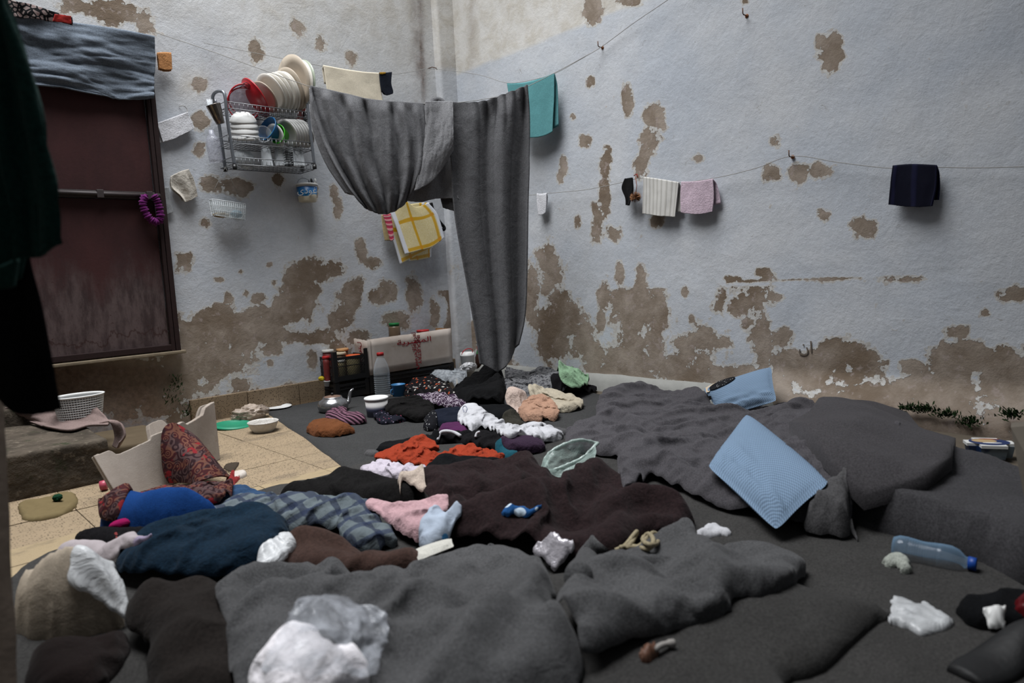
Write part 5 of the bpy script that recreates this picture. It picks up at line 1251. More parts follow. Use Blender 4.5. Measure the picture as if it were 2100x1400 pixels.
# curved red plastic colander edge
def red_bowl():
    c = ony(525, 200, ym + .02); R_ = px2m(40, c)
    M = place(c, Vector((-.90, .12, -.55)), (0, 0, 1))
    bm = bmesh.new(); bm_lathe(bm, [(R_, 0), (R_ * 1.04, .0), (R_ * 1.04, .006), (R_ * .99, .006), (R_ * .9, .022), (R_ * .55, .04), (0, .043), (0, .040), (R_ * .53, .037), (R_ * .87, .018), (R_, 0)], M, 48)
    o = from_bm('red_basin', bm, REDP, None, True); tag(o, 'glossy red plastic bowl standing on edge beside the white plates', 'bowl')
red_bowl()
# stack of upturned white bowls
def bowl_prof(R_, H_): return [(0, H_), (R_ * .45, H_), (R_ * .5, H_ * .96), (R_ * .8, H_ * .62), (R_ * .97, H_ * .2), (R_, 0), (R_ * .965, 0), (R_ * .93, H_ * .2), (R_ * .76, H_ * .58), (R_ * .45, H_ * .9), (0, H_ * .92)]
for i, (x, y) in enumerate([(503, 284), (502, 273), (501, 262), (499, 251)]):
    c = ony(x, y, ym - .02); R_ = px2m(28.5 - i * .6, c)
    o = lathe('bowl', bowl_prof(R_, R_ * .74), place(c, (-.16, -.34, 1)), WPL, seg=40)
    tag(o, ['lowest of the four upturned white bowls in the rack', 'second from below of the upturned white bowls in the rack', 'third from below of the upturned white bowls in the rack', 'topmost of the upturned white bowls stacked in the rack'][i], 'bowl', 'upturned white bowls in the rack')
BLUEP = plain('blue_plastic', (32, 110, 168), .35, .5, var=.08); GREENP = plain('lime_plastic', (64, 176, 32), .35, .5, var=.08)
def cup_prof(r0, r1, h, w=.0025): return [(0, 0), (r0, 0), (r1, h), (r1 + .002, h), (r1 + .002, h + .003), (r1 - w, h + .003), (r0 - w, w), (0, w)]
c = ony(566, 275, ym); o = lathe('blue_bowl', cup_prof(px2m(16, c), px2m(25, c), px2m(22, c)), place(c, (-.85, -.2, .35)), BLUEP, seg=36); tag(o, 'blue plastic bowl on its side in the middle shelf of the rack', 'bowl')
c = ony(567, 279, ym - .02); put('saucer', plate_mesh('saucer', px2m(25, c), WPL, .12), c, (-.9, -.25, -.25), 'thin white saucer between the blue and the lime bowls', 'plate')
c = ony(584, 280, ym - .02); o = lathe('lime_cup', cup_prof(px2m(12, c), px2m(19, c), px2m(20, c)), place(c, (-.9, -.35, .1)), GREENP, seg=36); tag(o, 'lime green plastic cup lying in the middle shelf of the rack', 'cup')
for i in range(7):
    c = ony(592 + i * 5.4, 272 + (i > 5) * 1, ym - .01); put('saucer', plate_mesh('saucer', px2m(29, c), WPL, .14), c, (-.9, -.22, -.42), ['leftmost', 'second', 'third', 'middle one', 'fifth', 'sixth', 'rightmost'][i] + ' of the seven white saucers standing at the right of the middle shelf', 'plate', 'white saucers in the middle shelf')
CLP = clear('clear_plastic', (215, 220, 224), .14, .12); CLP2 = film('milky_plastic', (190, 196, 200), .5, .3)
c = ony(540, 282, ym); o = lathe('glass_bowl', cup_prof(px2m(10, c), px2m(17, c), px2m(16, c)), place(c, (-.4, -.8, .2)), CLP, seg=30); tag(o, 'small clear bowl left of the blue bowl in the rack', 'bowl')
c = ony(500, 328, ym); o = lathe('milky_bowl', bowl_prof(px2m(22, c), px2m(20, c)), place(c, (.1, -.9, .4)), CLP2, seg=34); tag(o, 'milky white bowl on the bottom shelf of the rack', 'bowl')
for i, (x, r) in enumerate([(548, 12), (576, 12), (596, 10), (614, 12)]):
    c = ony(x, 340, ym); o = lathe('clear_cup', cup_prof(px2m(r * .75, c), px2m(r, c), px2m(38, c)), place(c + np.array([0, 0, px2m(38, c)]), (0, 0, -1)), CLP, seg=28)
    tag(o, ['leftmost clear cup upside down on the bottom rack shelf', 'second clear cup from the left on the bottom rack shelf', 'narrow clear cup beside the black basket on the bottom shelf', 'rightmost clear cup on the bottom rack shelf'][i], 'cup', 'clear cups on the bottom shelf')
# cutlery holder
c = ony(593, 340, ym - .05); bm = bmesh.new(); w_ = px2m(14, c); h_ = px2m(28, c)
for k in range(6):
    for a in range(2): bm_box(bm, (c[0] + (a - .5) * w_, c[1], c[2] + h_ * (k + .5) / 6), (.003, .03, .003))
    bm_box(bm, (c[0], c[1] - .015, c[2] + h_ * (k + .5) / 6), (w_, .003, .003))
for k in range(5): bm_box(bm, (c[0] + (k / 4 - .5) * w_, c[1] - .015, c[2] + h_ / 2), (.003, .003, h_))
bm_box(bm, (c[0], c[1], c[2] + .002), (w_, .032, .004))
o = from_bm('cutlery_basket', bm, BLKP); tag(o, 'small black slotted basket on the bottom shelf of the rack', 'basket')
# right end: red brush handle, striped grater
a = ony(622, 218, ym - .02); b = ony(613, 250, ym - .02)
t = thing('brush', 'faded red brush standing at the right end of the rack', 'brush', b)
bm = bmesh.new(); d = Vector(b - a); bm_box(bm, Vector((a + b) / 2), (.034, .014, d.length), frame_from(-d, (1, 0, 0)), bev=.006); under(t, from_bm('handle', bm, plain('faded_red_plastic', (150, 62, 60), .5, .3)))
bm = bmesh.new(); bm_box(bm, Vector(b) + Vector((.004, 0, -.02)), (.03, .016, .04), bev=.004); under(t, from_bm('head', bm, REDP))
p0 = ony(624, 232, ym - .03)
bm = bmesh.new()
for k in range(9): bm_box(bm, (p0[0] + .012, p0[1], p0[2] - k * .011), (.034, .012, .005))
bm_box(bm, (p0[0] - .004, p0[1], p0[2] - .045), (.004, .012, .10)); bm_box(bm, (p0[0] + .028, p0[1], p0[2] - .045), (.004, .012, .10))
o = from_bm('grater', bm, plain('dark_striped_metal', (44, 42, 48), .4, .5)); tag(o, 'dark ribbed grater hanging at the right end of the rack', 'grater')
# steel beaker on the left end and the clear bottle behind it
c = ony(444, 232, yfk); ax = Vector((.32, 0, -1)).normalized()
o = lathe('steel_cup', [(0, -.055), (.018, -.055), (.021, -.052), (.030, .0), (.036, .04), (.037, .043), (.034, .043), (.028, 0), (0, -.05)], place(c, -ax), plain('polished_steel', (120, 112, 104), .18, .6, metal=.9), seg=34)
tag(o, 'polished steel beaker hanging upside down at the left end of the rack', 'cup')
o = lathe('clear_bottle', [(0, 0), (.034, 0), (.036, .01), (.036, .10), (.03, .125), (.014, .145), (.013, .165), (0, .165)], place(ony(444, 332, yb - .05), (-.08, 0, 1)), film('bottle_film', (176, 178, 190), .38, .2), seg=30)
tag(o, 'cloudy clear plastic bottle hanging at the left of the rack', 'bottle')
o = lathe('clear_tumbler', [(0, 0), (.012, 0), (.016, .06), (.014, .06), (.010, .003), (0, .003)], place(ony(432, 228, yb - .05), (.0, 0, 1)), CLP, seg=20); tag(o, 'thin clear tumbler behind the steel beaker', 'cup')
# plastic basket hanging from strings
def hanging_basket():
    p = [ony(436, 408, yb - .06), ony(503, 418, yb - .06)]
    t = thing('hanging_basket', 'clear plastic soap basket hung on strings under the dish rack', 'basket', ony(470, 455, yb - .03))
    bm = bmesh.new(); bb = [p[0] + [.006, 0, -.085], p[1] + [-.006, 0, -.085]]; dpt = np.array([0, .05, 0])
    n = 16
    for i in range(n + 1):
        f = i / n; a = p[0] * (1 - f) + p[1] * f; b = bb[0] * (1 - f) + bb[1] * f
        bm_tube(bm, [a, b, b + dpt, a + dpt], .0016, 5)
    for zf in (0, .33, .66, 1):
        a = p[0] * (1 - zf) + bb[0] * zf; b = p[1] * (1 - zf) + bb[1] * zf
        bm_tube(bm, [a, b, b + dpt, a + dpt], .0026 if zf == 0 else .0016, 5, closed=True)
    under(t, from_bm('cage', bm, clear('hazy_clear_plastic', (206, 210, 212), .5, .25)))
    V = [bb[0], bb[1], bb[1] + dpt, bb[0] + dpt, p[0], p[1], p[1] + dpt, p[0] + dpt]
    under(t, mesh('basket_wall', V, [(0, 1, 2, 3), (0, 1, 5, 4), (1, 2, 6, 5), (0, 3, 7, 4), (3, 2, 6, 7)], film('basket_film', (196, 204, 206), .34, .3), smooth=False))
    s = ony(462, 342, yb - .04)
    for q in (ony(436, 396, yb - .06), ony(488, 398, yb - .06)):
        under(t, tube('string', [s, q], .0012, ROPE, seg=5))
    return p, bb
_bp = hanging_basket()
def blob(name, c, rad, m, amp=.25, fr=18, seed=0, label=None, cat=None, parent=None, squash=0, sub=4):
    bm = bmesh.new(); bmesh.ops.create_icosphere(bm, subdivisions=sub, radius=1.0)
    for v in bm.verts:
        d = v.co.normalized(); a = float(fbm(d.x * 2.2 + seed + d.z * 1.3, d.y * 2.2 + d.z * 1.7, seed, 4)); b = float(fbm(d.x * 5 + d.z * 3, d.y * 5 - d.z * 2, seed + 3, 2))
        s = 1 + amp * ((abs(math.sin(a * 9)) - .5) * 1.2 + (b - .5))
        v.co = Vector((d.x * rad[0], d.y * rad[1], d.z * rad[2])) * s
        if v.co.z < -rad[2] * (1 - squash): v.co.z = -rad[2] * (1 - squash)
        v.co += Vector(tuple(map(float, c)))
    o = from_bm(name, bm, m, parent, True)
    if label: tag(o, label, cat)
    return o
cc = (_bp[1][0] + _bp[1][1]) / 2
blob('sponge', cc + [-.04, .025, .014], (.042, .02, .014), plain('beige_sponge', (150, 132, 104), .95, .1, var=.2, bump=.004), .1, label='beige sponge inside the hanging plastic basket', cat='sponge')
blob('blue_cloth', cc + [.045, .025, .02], (.03, .02, .02), plain('pale_blue_sponge', (128, 164, 184), .95, .1, var=.15, bump=.004), .15, label='pale blue scourer inside the hanging plastic basket', cat='sponge')
# yoghurt bucket
AR = {'gh': '\uFECF', 'waw_i': '\uFEED', 'dal_i': '\uFEA9', 'ya_i': '\uFEEF'}
def text(name, body, loc, normal, xdir, size, m, parent=None, ext=.0004, sx=1.0, label=None):
    c = bpy.data.curves.new(name, 'FONT'); c.body = body; c.size = size; c.align_x = 'CENTER'; c.align_y = 'CENTER'; c.extrude = ext; c.resolution_u = 3
    tmp = bpy.data.objects.new('tmp', c); sc.collection.objects.link(tmp); bpy.context.view_layer.update()
    me = bpy.data.meshes.new_from_object(tmp.evaluated_get(bpy.context.evaluated_depsgraph_get())); bpy.data.objects.remove(tmp)
    x = Vector(xdir).normalized(); n = Vector(normal).normalized(); y = n.cross(x).normalized()
    M = Matrix.Translation(Vector(tuple(map(float, loc)))) @ Matrix((x, y, n)).transposed().to_4x4() @ Matrix.Diagonal((sx, 1, 1, 1))
    me.transform(M); me.materials.clear(); me.materials.append(m)
    o = bpy.data.objects.new(name, me); sc.collection.objects.link(o)
    if parent is not None: under(parent, o)
    return o
def bucket():
    cb = ony(631, 414, YL - .055); ct = ony(634, 380, YL - .055); h = float(ct[2] - cb[2]); r0 = px2m(17.5, cb); r1 = px2m(21, ct)
    t = thing('yoghurt_tub', 'white and blue yoghurt tub hung on the left wall holding cutlery', 'tub', cb)
    M = place(cb, (.02, 0, 1))
    lb = NT('tub_label'); z = lb.sep(lb.gen())[2]; ny = lb.sep(lb.gen())[0]
    wv = lb.math('ADD', z, lb.math('MULTIPLY', lb.math('SINE', lb.math('MULTIPLY', ny, 7)), .06))
    c = lb.mix(lb.ramp(wv, .34, .38), lb.mix(lb.noise(20, 3), srgb(176, 164, 136), srgb(206, 200, 184)), lb.mix(lb.ramp(z, .4, .95), srgb(40, 116, 168), srgb(20, 82, 142)))
    c = lb.mix(lb.ramp(z, .86, .87), c, srgb(206, 206, 204)); LBL = lb.fin(c, .35, .4)
    under(t, lathe('body', [(0, 0), (r0 * .96, 0), (r0, .003), (r1, h), (r1 - .002, h), (r0 - .003, .003), (0, .003)], M, LBL, seg=40))
    under(t, lathe('rim', [(r1 - .002, h - .002), (r1 + .004, h - .006), (r1 + .004, h + .006), (r1 - .001, h + .008), (r1 - .003, h)], M, WPL, seg=40))
    nrm = Vector((-.45, -.9, 0)).normalized(); ctr = Vector(cb) + Vector((0, 0, h * .60)) + nrm * ((r0 + r1) / 2 + .0025)
    under(t, text('lettering', '\uFEEF\uFEA9\uFEEE\uFECF', ctr, nrm, Vector((.9, -.45, 0)), h * .52, WPL, ext=.0012))
    hd = polyline([Vector(cb) + Vector((-r1 * .95, 0, h)), Vector(cb) + Vector((-r1 * .6, .02, h + .03)), Vector(cb) + Vector((0, .03, h + .045)), Vector(cb) + Vector((r1 * .6, .02, h + .03)), Vector(cb) + Vector((r1 * .95, 0, h))], 5)
    under(t, tube('handle', hd, .0016, WIRE, seg=6))
    for i, (dx, dy, ln, m, nm) in enumerate([(.018, 0, .05, BLKP, 'fork'), (.028, .01, .045, STEEL, 'spoon'), (.006, .0, .042, STEEL, 'spoon'), (.036, -.004, .05, WPL, 'fork')]):
        b0 = Vector(cb) + Vector((dx, dy, h - .03)); b1 = b0 + Vector((.012 + dx * .3, 0, ln + .01))
        bm = bmesh.new(); bm_tube(bm, [b0, b1], .0022, 6)
        e = place(b1, (0, -1, .1)); bm_lathe(bm, [(0, .003), (.006, .002), (.009, 0), (.006, -.002), (0, -.003)], e, 14, sx=.8, sy=1.4)
        o = from_bm(nm, bm, m); tag(o, ['dark fork sticking out of the yoghurt tub', 'steel spoon at the right side of the yoghurt tub', 'short steel spoon in the middle of the yoghurt tub', 'white plastic fork at the far right of the yoghurt tub'][i], 'cutlery', 'cutlery in the yoghurt tub')
bucket()

# ------------- corner: crates, box, jars, bottle
yc = float(onz(700, 819, .012)[1])
cx0 = float(ony(686, 760, yc)[0]); cx1 = float(ony(754, 760, yc)[0]); cdep = .185
ztop = float(ony(684, 722, yc)[2]); zmid = float(ony(700, 783, yc)[2])
def crate(x0, x1, y0, y1, z0, z1, label, post=.035, win=True):
    t = thing('crate', label, 'crate', ((x0 + x1) / 2, (y0 + y1) / 2, z0))
    H_ = z1 - z0; rail = H_ - post
    for (x, y) in ((x0, y0), (x1, y0), (x0, y1), (x1, y1)):
        bm = bmesh.new(); sx = 1 if x == x0 else -1; sy = 1 if y == y0 else -1
        bm_box(bm, (x + sx * .011, y, z0 + H_ / 2), (.026, .006, H_), bev=.0015); bm_box(bm, (x, y + sy * .011, z0 + H_ / 2), (.006, .026, H_), bev=.0015)
        under(t, from_bm('corner_post', bm, BLKP))
    def side(a, b, nm):
        a = Vector(a); b = Vector(b); d = b - a; L_ = d.length; d.normalize(); bm = bmesh.new(); rot = frame_from((0, 0, 1), d)
        for zz, hh in ((z0 + rail - .008, .016), (z0 + rail * .62, .005), (z0 + .02, .03)): bm_box(bm, (a + b) / 2 + Vector((0, 0, zz)), (L_, .005, hh), rot)
        n = max(4, int(L_ / .011))
        for k in range(n):                                   # diagonal lattice
            u0 = L_ * k / n; zz0, zz1 = z0 + .035, z0 + rail - .016
            for s in (1, -1):
                u1 = min(max(u0 + s * (zz1 - zz0) * .55, 0), L_); p = a + d * u0 + Vector((0, 0, zz0)); q = a + d * u1 + Vector((0, 0, zz1))
                bm_tube(bm, [p, q], .0016, 4, caps=False)
        under(t, from_bm(nm, bm, BLKP))
    side((x0, y0, 0), (x1, y0, 0), 'side_panel'); side((x0, y1, 0), (x1, y1, 0), 'side_panel'); side((x0, y0, 0), (x0, y1, 0), 'end_panel'); side((x1, y0, 0), (x1, y1, 0), 'end_panel')
    bm = bmesh.new(); bm_box(bm, ((x0 + x1) / 2, (y0 + y1) / 2, z0 + .006), (x1 - x0, y1 - y0, .006)); under(t, from_bm('bottom', bm, BLKP))
crate(cx0, cx1, yc, yc + cdep, .014, zmid - .002, 'lower black plastic crate behind the kettle', .012)
crate(cx0 - .003, cx1 + .003, yc - .003, yc + cdep + .003, zmid, ztop, 'upper black plastic crate full of jars, left of the cardboard box', .036)
def jar(px, py, Y, rpx, lid, body, h, label, lidh=.014, wide=.9):
    c = ony(px, py, Y); r = px2m(rpx, c); t = thing('jar', label, 'jar', c - [0, 0, h])
    b0 = c - [0, 0, h]
    under(t, lathe('glass', [(0, 0), (r * wide * .96, 0), (r * wide, .004), (r * wide, h * .72), (r * .86, h - lidh), (0, h - lidh)], place(b0), body, seg=28))
    bm = bmesh.new(); bm_lathe(bm, [(0, 0), (r * .97, 0), (r, lidh * .15), (r, lidh * .85), (r * .95, lidh), (r * .9, lidh * .93), (0, lidh * .93)], place(c - [0, 0, lidh]), 36)
    under(t, from_bm('lid', bm, lid, None, True))
LID = {k: plain(k, v, .45, .4, var=.06) for k, v in dict(white_lid=(190, 188, 182), beige_lid=(188, 142, 96), red_lid=(160, 28, 30), cream_lid=(186, 172, 148), orange_lid=(196, 84, 40), green_lid=(20, 104, 52)).items()}
CONT = plain('jar_contents_brown', (92, 66, 44), .6, .4, var=.3, scale=60); CONT2 = plain('jar_contents_cream', (150, 138, 100), .6, .4, var=.3, scale=60); CONT3 = plain('jar_contents_red', (110, 34, 30), .6, .4, var=.3, scale=60)
hz = zmid + .012
for a in [(672, 717, yc + .13, 12, 'white_lid', CONT3, 'jar with a white lid at the back left of the upper crate'), (702, 714, yc + .14, 12.5, 'beige_lid', CONT, 'jar with a flat beige lid at the back of the upper crate'),
          (668, 730, yc + .06, 7.5, 'red_lid', CONT3, 'small jar with a red lid at the left of the upper crate'), (697, 722, yc + .10, 12, 'cream_lid', CONT, 'jar with a cream lid in the middle of the upper crate'),
          (700, 737, yc + .035, 7.5, 'white_lid', CONT2, 'small jar with a white lid at the front of the upper crate'), (723, 727, yc + .07, 15.5, 'orange_lid', CONT2, 'large jar with an orange lid in the upper crate')]:
    c = ony(a[0], a[1], a[2]); jar(a[0], a[1], a[2], a[3], LID[a[4]], a[5], float(c[2] - hz), a[6])
CARD = NT('white_printed_cardboard'); _n = CARD.noise(6, 4); CARD.bump(_n, .2, .004)
_v = CARD.mix(CARD.ramp(_n, .3, .7), srgb(166, 154, 144), srgb(184, 174, 166)); _v = CARD.mix(CARD.math('MULTIPLY', CARD.ramp(CARD.noise(14, 5, .7), .6, .72), .5), _v, srgb(140, 118, 98)); CARD = CARD.fin(_v, .85, .15)
CARDB = plain('brown_cardboard', (120, 86, 54), .9, .1, var=.12, scale=20)
def carton():
    Y0 = yc + .0; Y1 = Y0 + .19
    x0 = float(ony(757, 735, Y0)[0]); x1 = float(ony(926, 705, Y0)[0]); zb_ = float((ony(757, 771, Y0)[2] + ony(926, 741, Y0)[2]) / 2); zt = float((ony(775, 697, Y0)[2] + ony(922, 670, Y0)[2]) / 2)
    t = thing('cardboard_box', 'open white cardboard box with red printing on a black crate', 'box', ((x0 + x1) / 2, (Y0 + Y1) / 2, zb_))
    th = .004
    def wall(nm, a, b, z0, z1a, z1b, m, seed):
        n = 20; V = []; F = []
        for i in range(n + 1):
            f = i / n; p = np.array(a) * (1 - f) + np.array(b) * f; zt_ = z1a * (1 - f) + z1b * f + (float(fbm(f * 9, .5, seed)) - .5) * .010
            bow = math.sin(f * math.pi) * .001
            for z in np.linspace(z0, zt_, 6): V.append((p[0], p[1] - bow * (z - z0) / .1, z))
        for i in range(n):
            for k in range(5): F.append((i * 6 + k, i * 6 + k + 1, (i + 1) * 6 + k + 1, (i + 1) * 6 + k))
        o = mesh(nm, V, F, m); s = o.modifiers.new('thickness', 'SOLIDIFY'); s.thickness = th; s.offset = 0; return under(t, o)
    wall('front_panel', (x0 + .012, Y0), (x1, Y0), zb_, zt - .004, zt + .004, CARD, 1)
    wall('back_panel', (x0, Y1), (x1 - .004, Y1), zb_, zt - .006, zt + .002, CARD, 2)
    wall('end_panel', (x0, Y0 + .006), (x0, Y1), zb_, zt - .012, zt, CARD, 3)
    wall('end_panel', (x1 + .004, Y0 + .004), (x1 - .002, Y1), zb_, zt + .002, zt + .004, CARDB, 4)
    wall('corner_flap', (x0 - .002, Y0 + .001), (x0 + .014, Y0 - .004), zb_, zt - .006, zt - .006, CARD, 6)
    bm = bmesh.new(); bm_box(bm, ((x0 + x1) / 2, (Y0 + Y1) / 2, zb_ + .003), (x1 - x0, Y1 - Y0, .005)); under(t, from_bm('bottom', bm, CARDB))
    RED = plain('red_print', (138, 26, 38), .8, .1)
    H_ = zt - zb_; n = (0, -1, 0)
    fr = lambda u, v: (x0 + (x1 - x0) * u, Y0 - .0050, zb_ + H_ * v)
    under(t, text('printing', '\uFEB2\uFEE3\uFEAE\uFEA4\uFEFA\uFE8D\uFE94\uFEF4\uFE91\uFEAE\uFECC\uFEDF', fr(.525, .5), n, (0, 0, 1), H_ * .22, RED, sx=.82))
    under(t, text('printing', 'INDUSTRY', fr(.575, .52), n, (0, 0, -1), H_ * .17, RED, sx=1.05))
    under(t, text('printing', '\uFEB2\uFEE0\uFEE8\uFEAE\uFE98\uFEDD', (x0 - .0045, Y0 + .10, zb_ + H_ * .55), (-1, 0, 0), (0, 0, 1), H_ * .24, RED, sx=.9))
    under(t, text('printing', '\uFE94\uFEF3\uFEAE\uFEBC\uFEE4\uFEDF\uFE8D', fr(.53, .78), n, (1, 0, .01), H_ * .20, RED, sx=1.9))
    bm = bmesh.new(); bm_box(bm, fr(.48, .74), ((x1 - x0) * .28, .0006, .0028)); under(t, from_bm('print_rule', bm, RED))
    # crate below
    crate(x0 - .004, x1 + .01, Y0 + .004, Y1 - .004, .014, zb_ - .003, 'wide black crate under the cardboard box', .008)
    c = ony(808, 664, Y0 + .13); r = px2m(11, c)
    tt = thing('jar', 'tall jar of spice with a green lid standing in the cardboard box', 'jar', c - [0, 0, .14])
    under(tt, lathe('glass', [(0, 0), (r * 1.05, 0), (r * 1.08, .005), (r * 1.08, .115), (r * .9, .128), (0, .128)], place(c - [0, 0, .14]), plain('spice_brown', (98, 80, 62), .4, .4, var=.15), seg=28))
    under(tt, lathe('lid', [(0, 0), (r * .95, 0), (r * .97, .018), (r * .92, .02), (0, .02)], place(c - [0, 0, .014]), LID['green_lid'], seg=28))
    c = ony(867, 676, Y0 + .09); r = px2m(13, c)
    tt = thing('jar', 'low jar with a wide red lid in the right half of the cardboard box', 'jar', c - [0, 0, .1])
    under(tt, lathe('glass', [(0, 0), (r * .9, 0), (r * .9, .085), (0, .085)], place(c - [0, 0, .1]), CONT3, seg=28)); under(tt, lathe('lid', [(0, 0), (r, 0), (r, .013), (r * .94, .015), (0, .015)], place(c - [0, 0, .015]), LID['red_lid'], seg=32))
carton()
# yellow and white things in the lower crate
o = blob('yellow_packet', ony(659, 776, yc + .06), (.016, .02, .014), plain('yellow_wrap', (170, 150, 20), .5, .3), .15, label='yellow packet seen through the lower crate', cat='packet')
o = lathe('white_cup', cup_prof(.014, .018, .03), place(ony(670, 792, yc + .04), (.1, 0, 1)), WPL, seg=24); tag(o, 'white cup standing in the lower crate behind the kettle', 'cup')
# bottle with ribs
def bottle():
    b = onz(786, 813, .013); H_ = float(ony(783, 722, b[1])[2] - b[2]); r = px2m(16.5, b)
    t = thing('water_bottle', 'empty clear water bottle with a red cap standing before the box', 'bottle', b)
    pr = [(0, 0), (r * .9, 0), (r, H_ * .03)]
    for k in range(9):
        z = H_ * (.06 + k * .048); pr += [(r, z), (r * .9, z + H_ * .018), (r, z + H_ * .036)]
    pr += [(r, H_ * .55), (r * .96, H_ * .62), (r * .8, H_ * .74), (r * .5, H_ * .86), (r * .38, H_ * .9), (r * .38, H_ * .93)]
    under(t, lathe('body', pr, place(b), clear('clear_bottle_plastic', (190, 198, 204), .20, .1), seg=36))
    under(t, lathe('cap', [(0, 0), (r * .44, 0), (r * .44, H_ * .06), (r * .38, H_ * .07), (0, H_ * .07)], place(b + [0, 0, H_ * .93]), LID['red_lid'], seg=24))
bottle()
b = onz(818, 811, .013); r = px2m(12.5, b); t = thing('blue_mug', 'small blue plastic mug beside the water bottle', 'mug', b)
under(t, lathe('body', cup_prof(r, r * 1.12, px2m(23, b)), place(b), plain('sky_blue_plastic', (60, 120, 168), .4, .4, var=.06), seg=32))
under(t, tube('handle', polyline([b + [-r * 1.05, 0, .045], b + [-r * 1.5, -.004, .042], b + [-r * 1.5, -.004, .02], b + [-r, 0, .014]], 5), .003, plain('sky_blue_plastic', (60, 120, 168), .4, .4), seg=8))
b = onz(774, 852, .013); r = px2m(23, b); t = thing('white_tub', 'white plastic tub standing behind the black trousers', 'tub', b)
_h = float(ony(771, 818, b[1])[2] - b[2])
lb = NT('blue_tub_label'); c_ = lb.mix(lb.ramp(lb.sep(lb.gen())[2], .45, .7), lb.mix(lb.noise(9, 2), srgb(60, 84, 108), srgb(110, 100, 118)), srgb(196, 194, 192)); lb = lb.fin(c_, .4, .4)
under(t, lathe('body', [(0, 0), (r * .9, 0), (r, _h), (r * .97, _h), (r * .86, .004), (0, .004)], place(b), lb, seg=36))
under(t, lathe('lid', [(0, 0), (r * 1.06, 0), (r * 1.08, .004), (r * 1.06, .010), (r, .012), (r * .97, .006), (0, .006)], place(b + [0, 0, _h]), WPL, seg=36))
# bucket with red handle and sauce bottle in the corner
b = ony(961, 772, YL - .18); b[2] = .014; c = ony(960, 722, YL - .18); r = px2m(14.5, c); H_ = float(c[2] - .014)
t = thing('white_bucket', 'small white bucket with a red handle in the corner by the box', 'bucket', b)
under(t, lathe('body', [(0, 0), (r * .86, 0), (r, H_ * .85), (r * 1.05, H_ * .86), (r * 1.05, H_ * .92), (r, H_ * .93), (r, H_), (r * .96, H_), (r * .82, .005), (0, .005)], place(b), WPL, seg=32))
under(t, tube('handle', polyline([b + [-r, 0, H_ * .95], b + [-r * .75, -.01, H_ + .016], b + [0, -.012, H_ + .026], b + [r * .75, -.01, H_ + .016], b + [r, 0, H_ * .95]], 6), .0035, REDP, seg=8))
b = ony(985, 760, YL - .14); b[2] = .014; H_ = float(ony(982, 700, YL - .14)[2]) - .014
t = thing('sauce_bottle', 'dark sauce bottle with a red and green label beside the blanket end', 'bottle', b); r = px2m(9.5, ony(982, 720, YL - .14))
under(t, lathe('body', [(0, 0), (r, 0), (r, H_ * .5), (r * .7, H_ * .62), (r * .42, H_ * .74), (r * .42, H_ * .9)], place(b), plain('dark_bottle_glass', (52, 34, 28), .2, .5), seg=24))
under(t, lathe('label', [(r * .72, H_ * .62), (r * .45, H_ * .74)], place(b), plain('green_label', (50, 96, 54), .6, .3), seg=24)); under(t, lathe('neck_band', [(r * .46, H_ * .74), (r * .46, H_ * .86)], place(b), REDP, seg=24))
under(t, lathe('cap', [(0, 0), (r * .55, 0), (r * .55, H_ * .07), (0, H_ * .07)], place(b + [0, 0, H_ * .93]), plain('cream_cap', (170, 156, 130), .5, .3), seg=20))
blob('white_bag', ony(961, 753, YL - .26), (.062, .03, .030), film('white_carrier', (196, 196, 198), .9, .4), .35, seed=4, label='white carrier bag bunched in front of the small bucket', cat='plastic bag')
# kettle
def kettle():
    b = onz(684, 842, .013); r = px2m(31, b); H_ = r * .98
    ALU = plain('dented_aluminium', (150, 150, 152), .24, .6, metal=.85, var=.1, scale=10, bump=.004)
    t = thing('kettle', 'small round aluminium kettle on the mat in front of the crates', 'kettle', b)
    under(t, lathe('body', [(0, 0), (r * .8, 0), (r * .93, H_ * .08), (r, H_ * .32), (r * .99, H_ * .5), (r * .88, H_ * .72), (r * .66, H_ * .84), (r * .62, H_ * .92), (r * .6, H_ * .98), (r * .57, H_ * .98), (r * .57, H_ * .9)], place(b), ALU, seg=44))
    p = [b + np.array([r * .85, -.01, H_ * .35]), b + np.array([r * 1.1, -.012, H_ * .5]), b + np.array([r * 1.18, -.012, H_ * .85]), b + np.array([r * 1.30, -.012, H_ * 1.15]), b + np.array([r * 1.52, -.012, H_ * 1.27])]
    q = polyline(p, 6); under(t, tube('spout', q, list(np.linspace(.014, .005, len(q))), ALU, seg=14))
    under(t, lathe('lid', [(r * .56, 0), (r * .5, .006), (r * .2, .010), (0, .011)], place(b + [0, 0, H_ * .93]), plain('brownish_lid', (104, 82, 70), .5, .3), seg=30))
    under(t, lathe('knob', [(0, 0), (.006, 0), (.009, .008), (.006, .014), (0, .015)], place(b + [0, 0, H_ * .93 + .010]), BLKP, seg=16))
kettle()

# ------------- on the tiles at the left
def flat_at(px, py, z=0.0): return onz(px, py, z)
c = flat_at(479, 869, .012); r = px2m(39, c)
t = thing('green_round_cover', 'round green plastic lid lying on the tiles beside the foam box', 'lid', c)
under(t, lathe('disc', [(0, 0), (r, 0), (r * 1.02, .004), (r * 1.0, .009), (r * .88, .007), (r * .86, .012), (r * .84, .008), (0, .008)], place(c - [0, 0, .010], (.05, -.06, 1)), plain('teal_green_plastic', (30, 122, 92), .45, .4, var=.07), seg=48))
c = flat_at(541, 884, .002); r = px2m(31, c); t = thing('plastic_bowl', 'white plastic bowl with food remains beside the green lid', 'bowl', c)
under(t, lathe('body', [(0, 0), (r * .62, 0), (r * .82, .018), (r * .95, .045), (r, .05), (r * .96, .052), (r * .9, .045), (r * .76, .020), (r * .6, .004), (0, .004)], place(c), film('bowl_plastic', (190, 186, 180), .92, .35), seg=44))
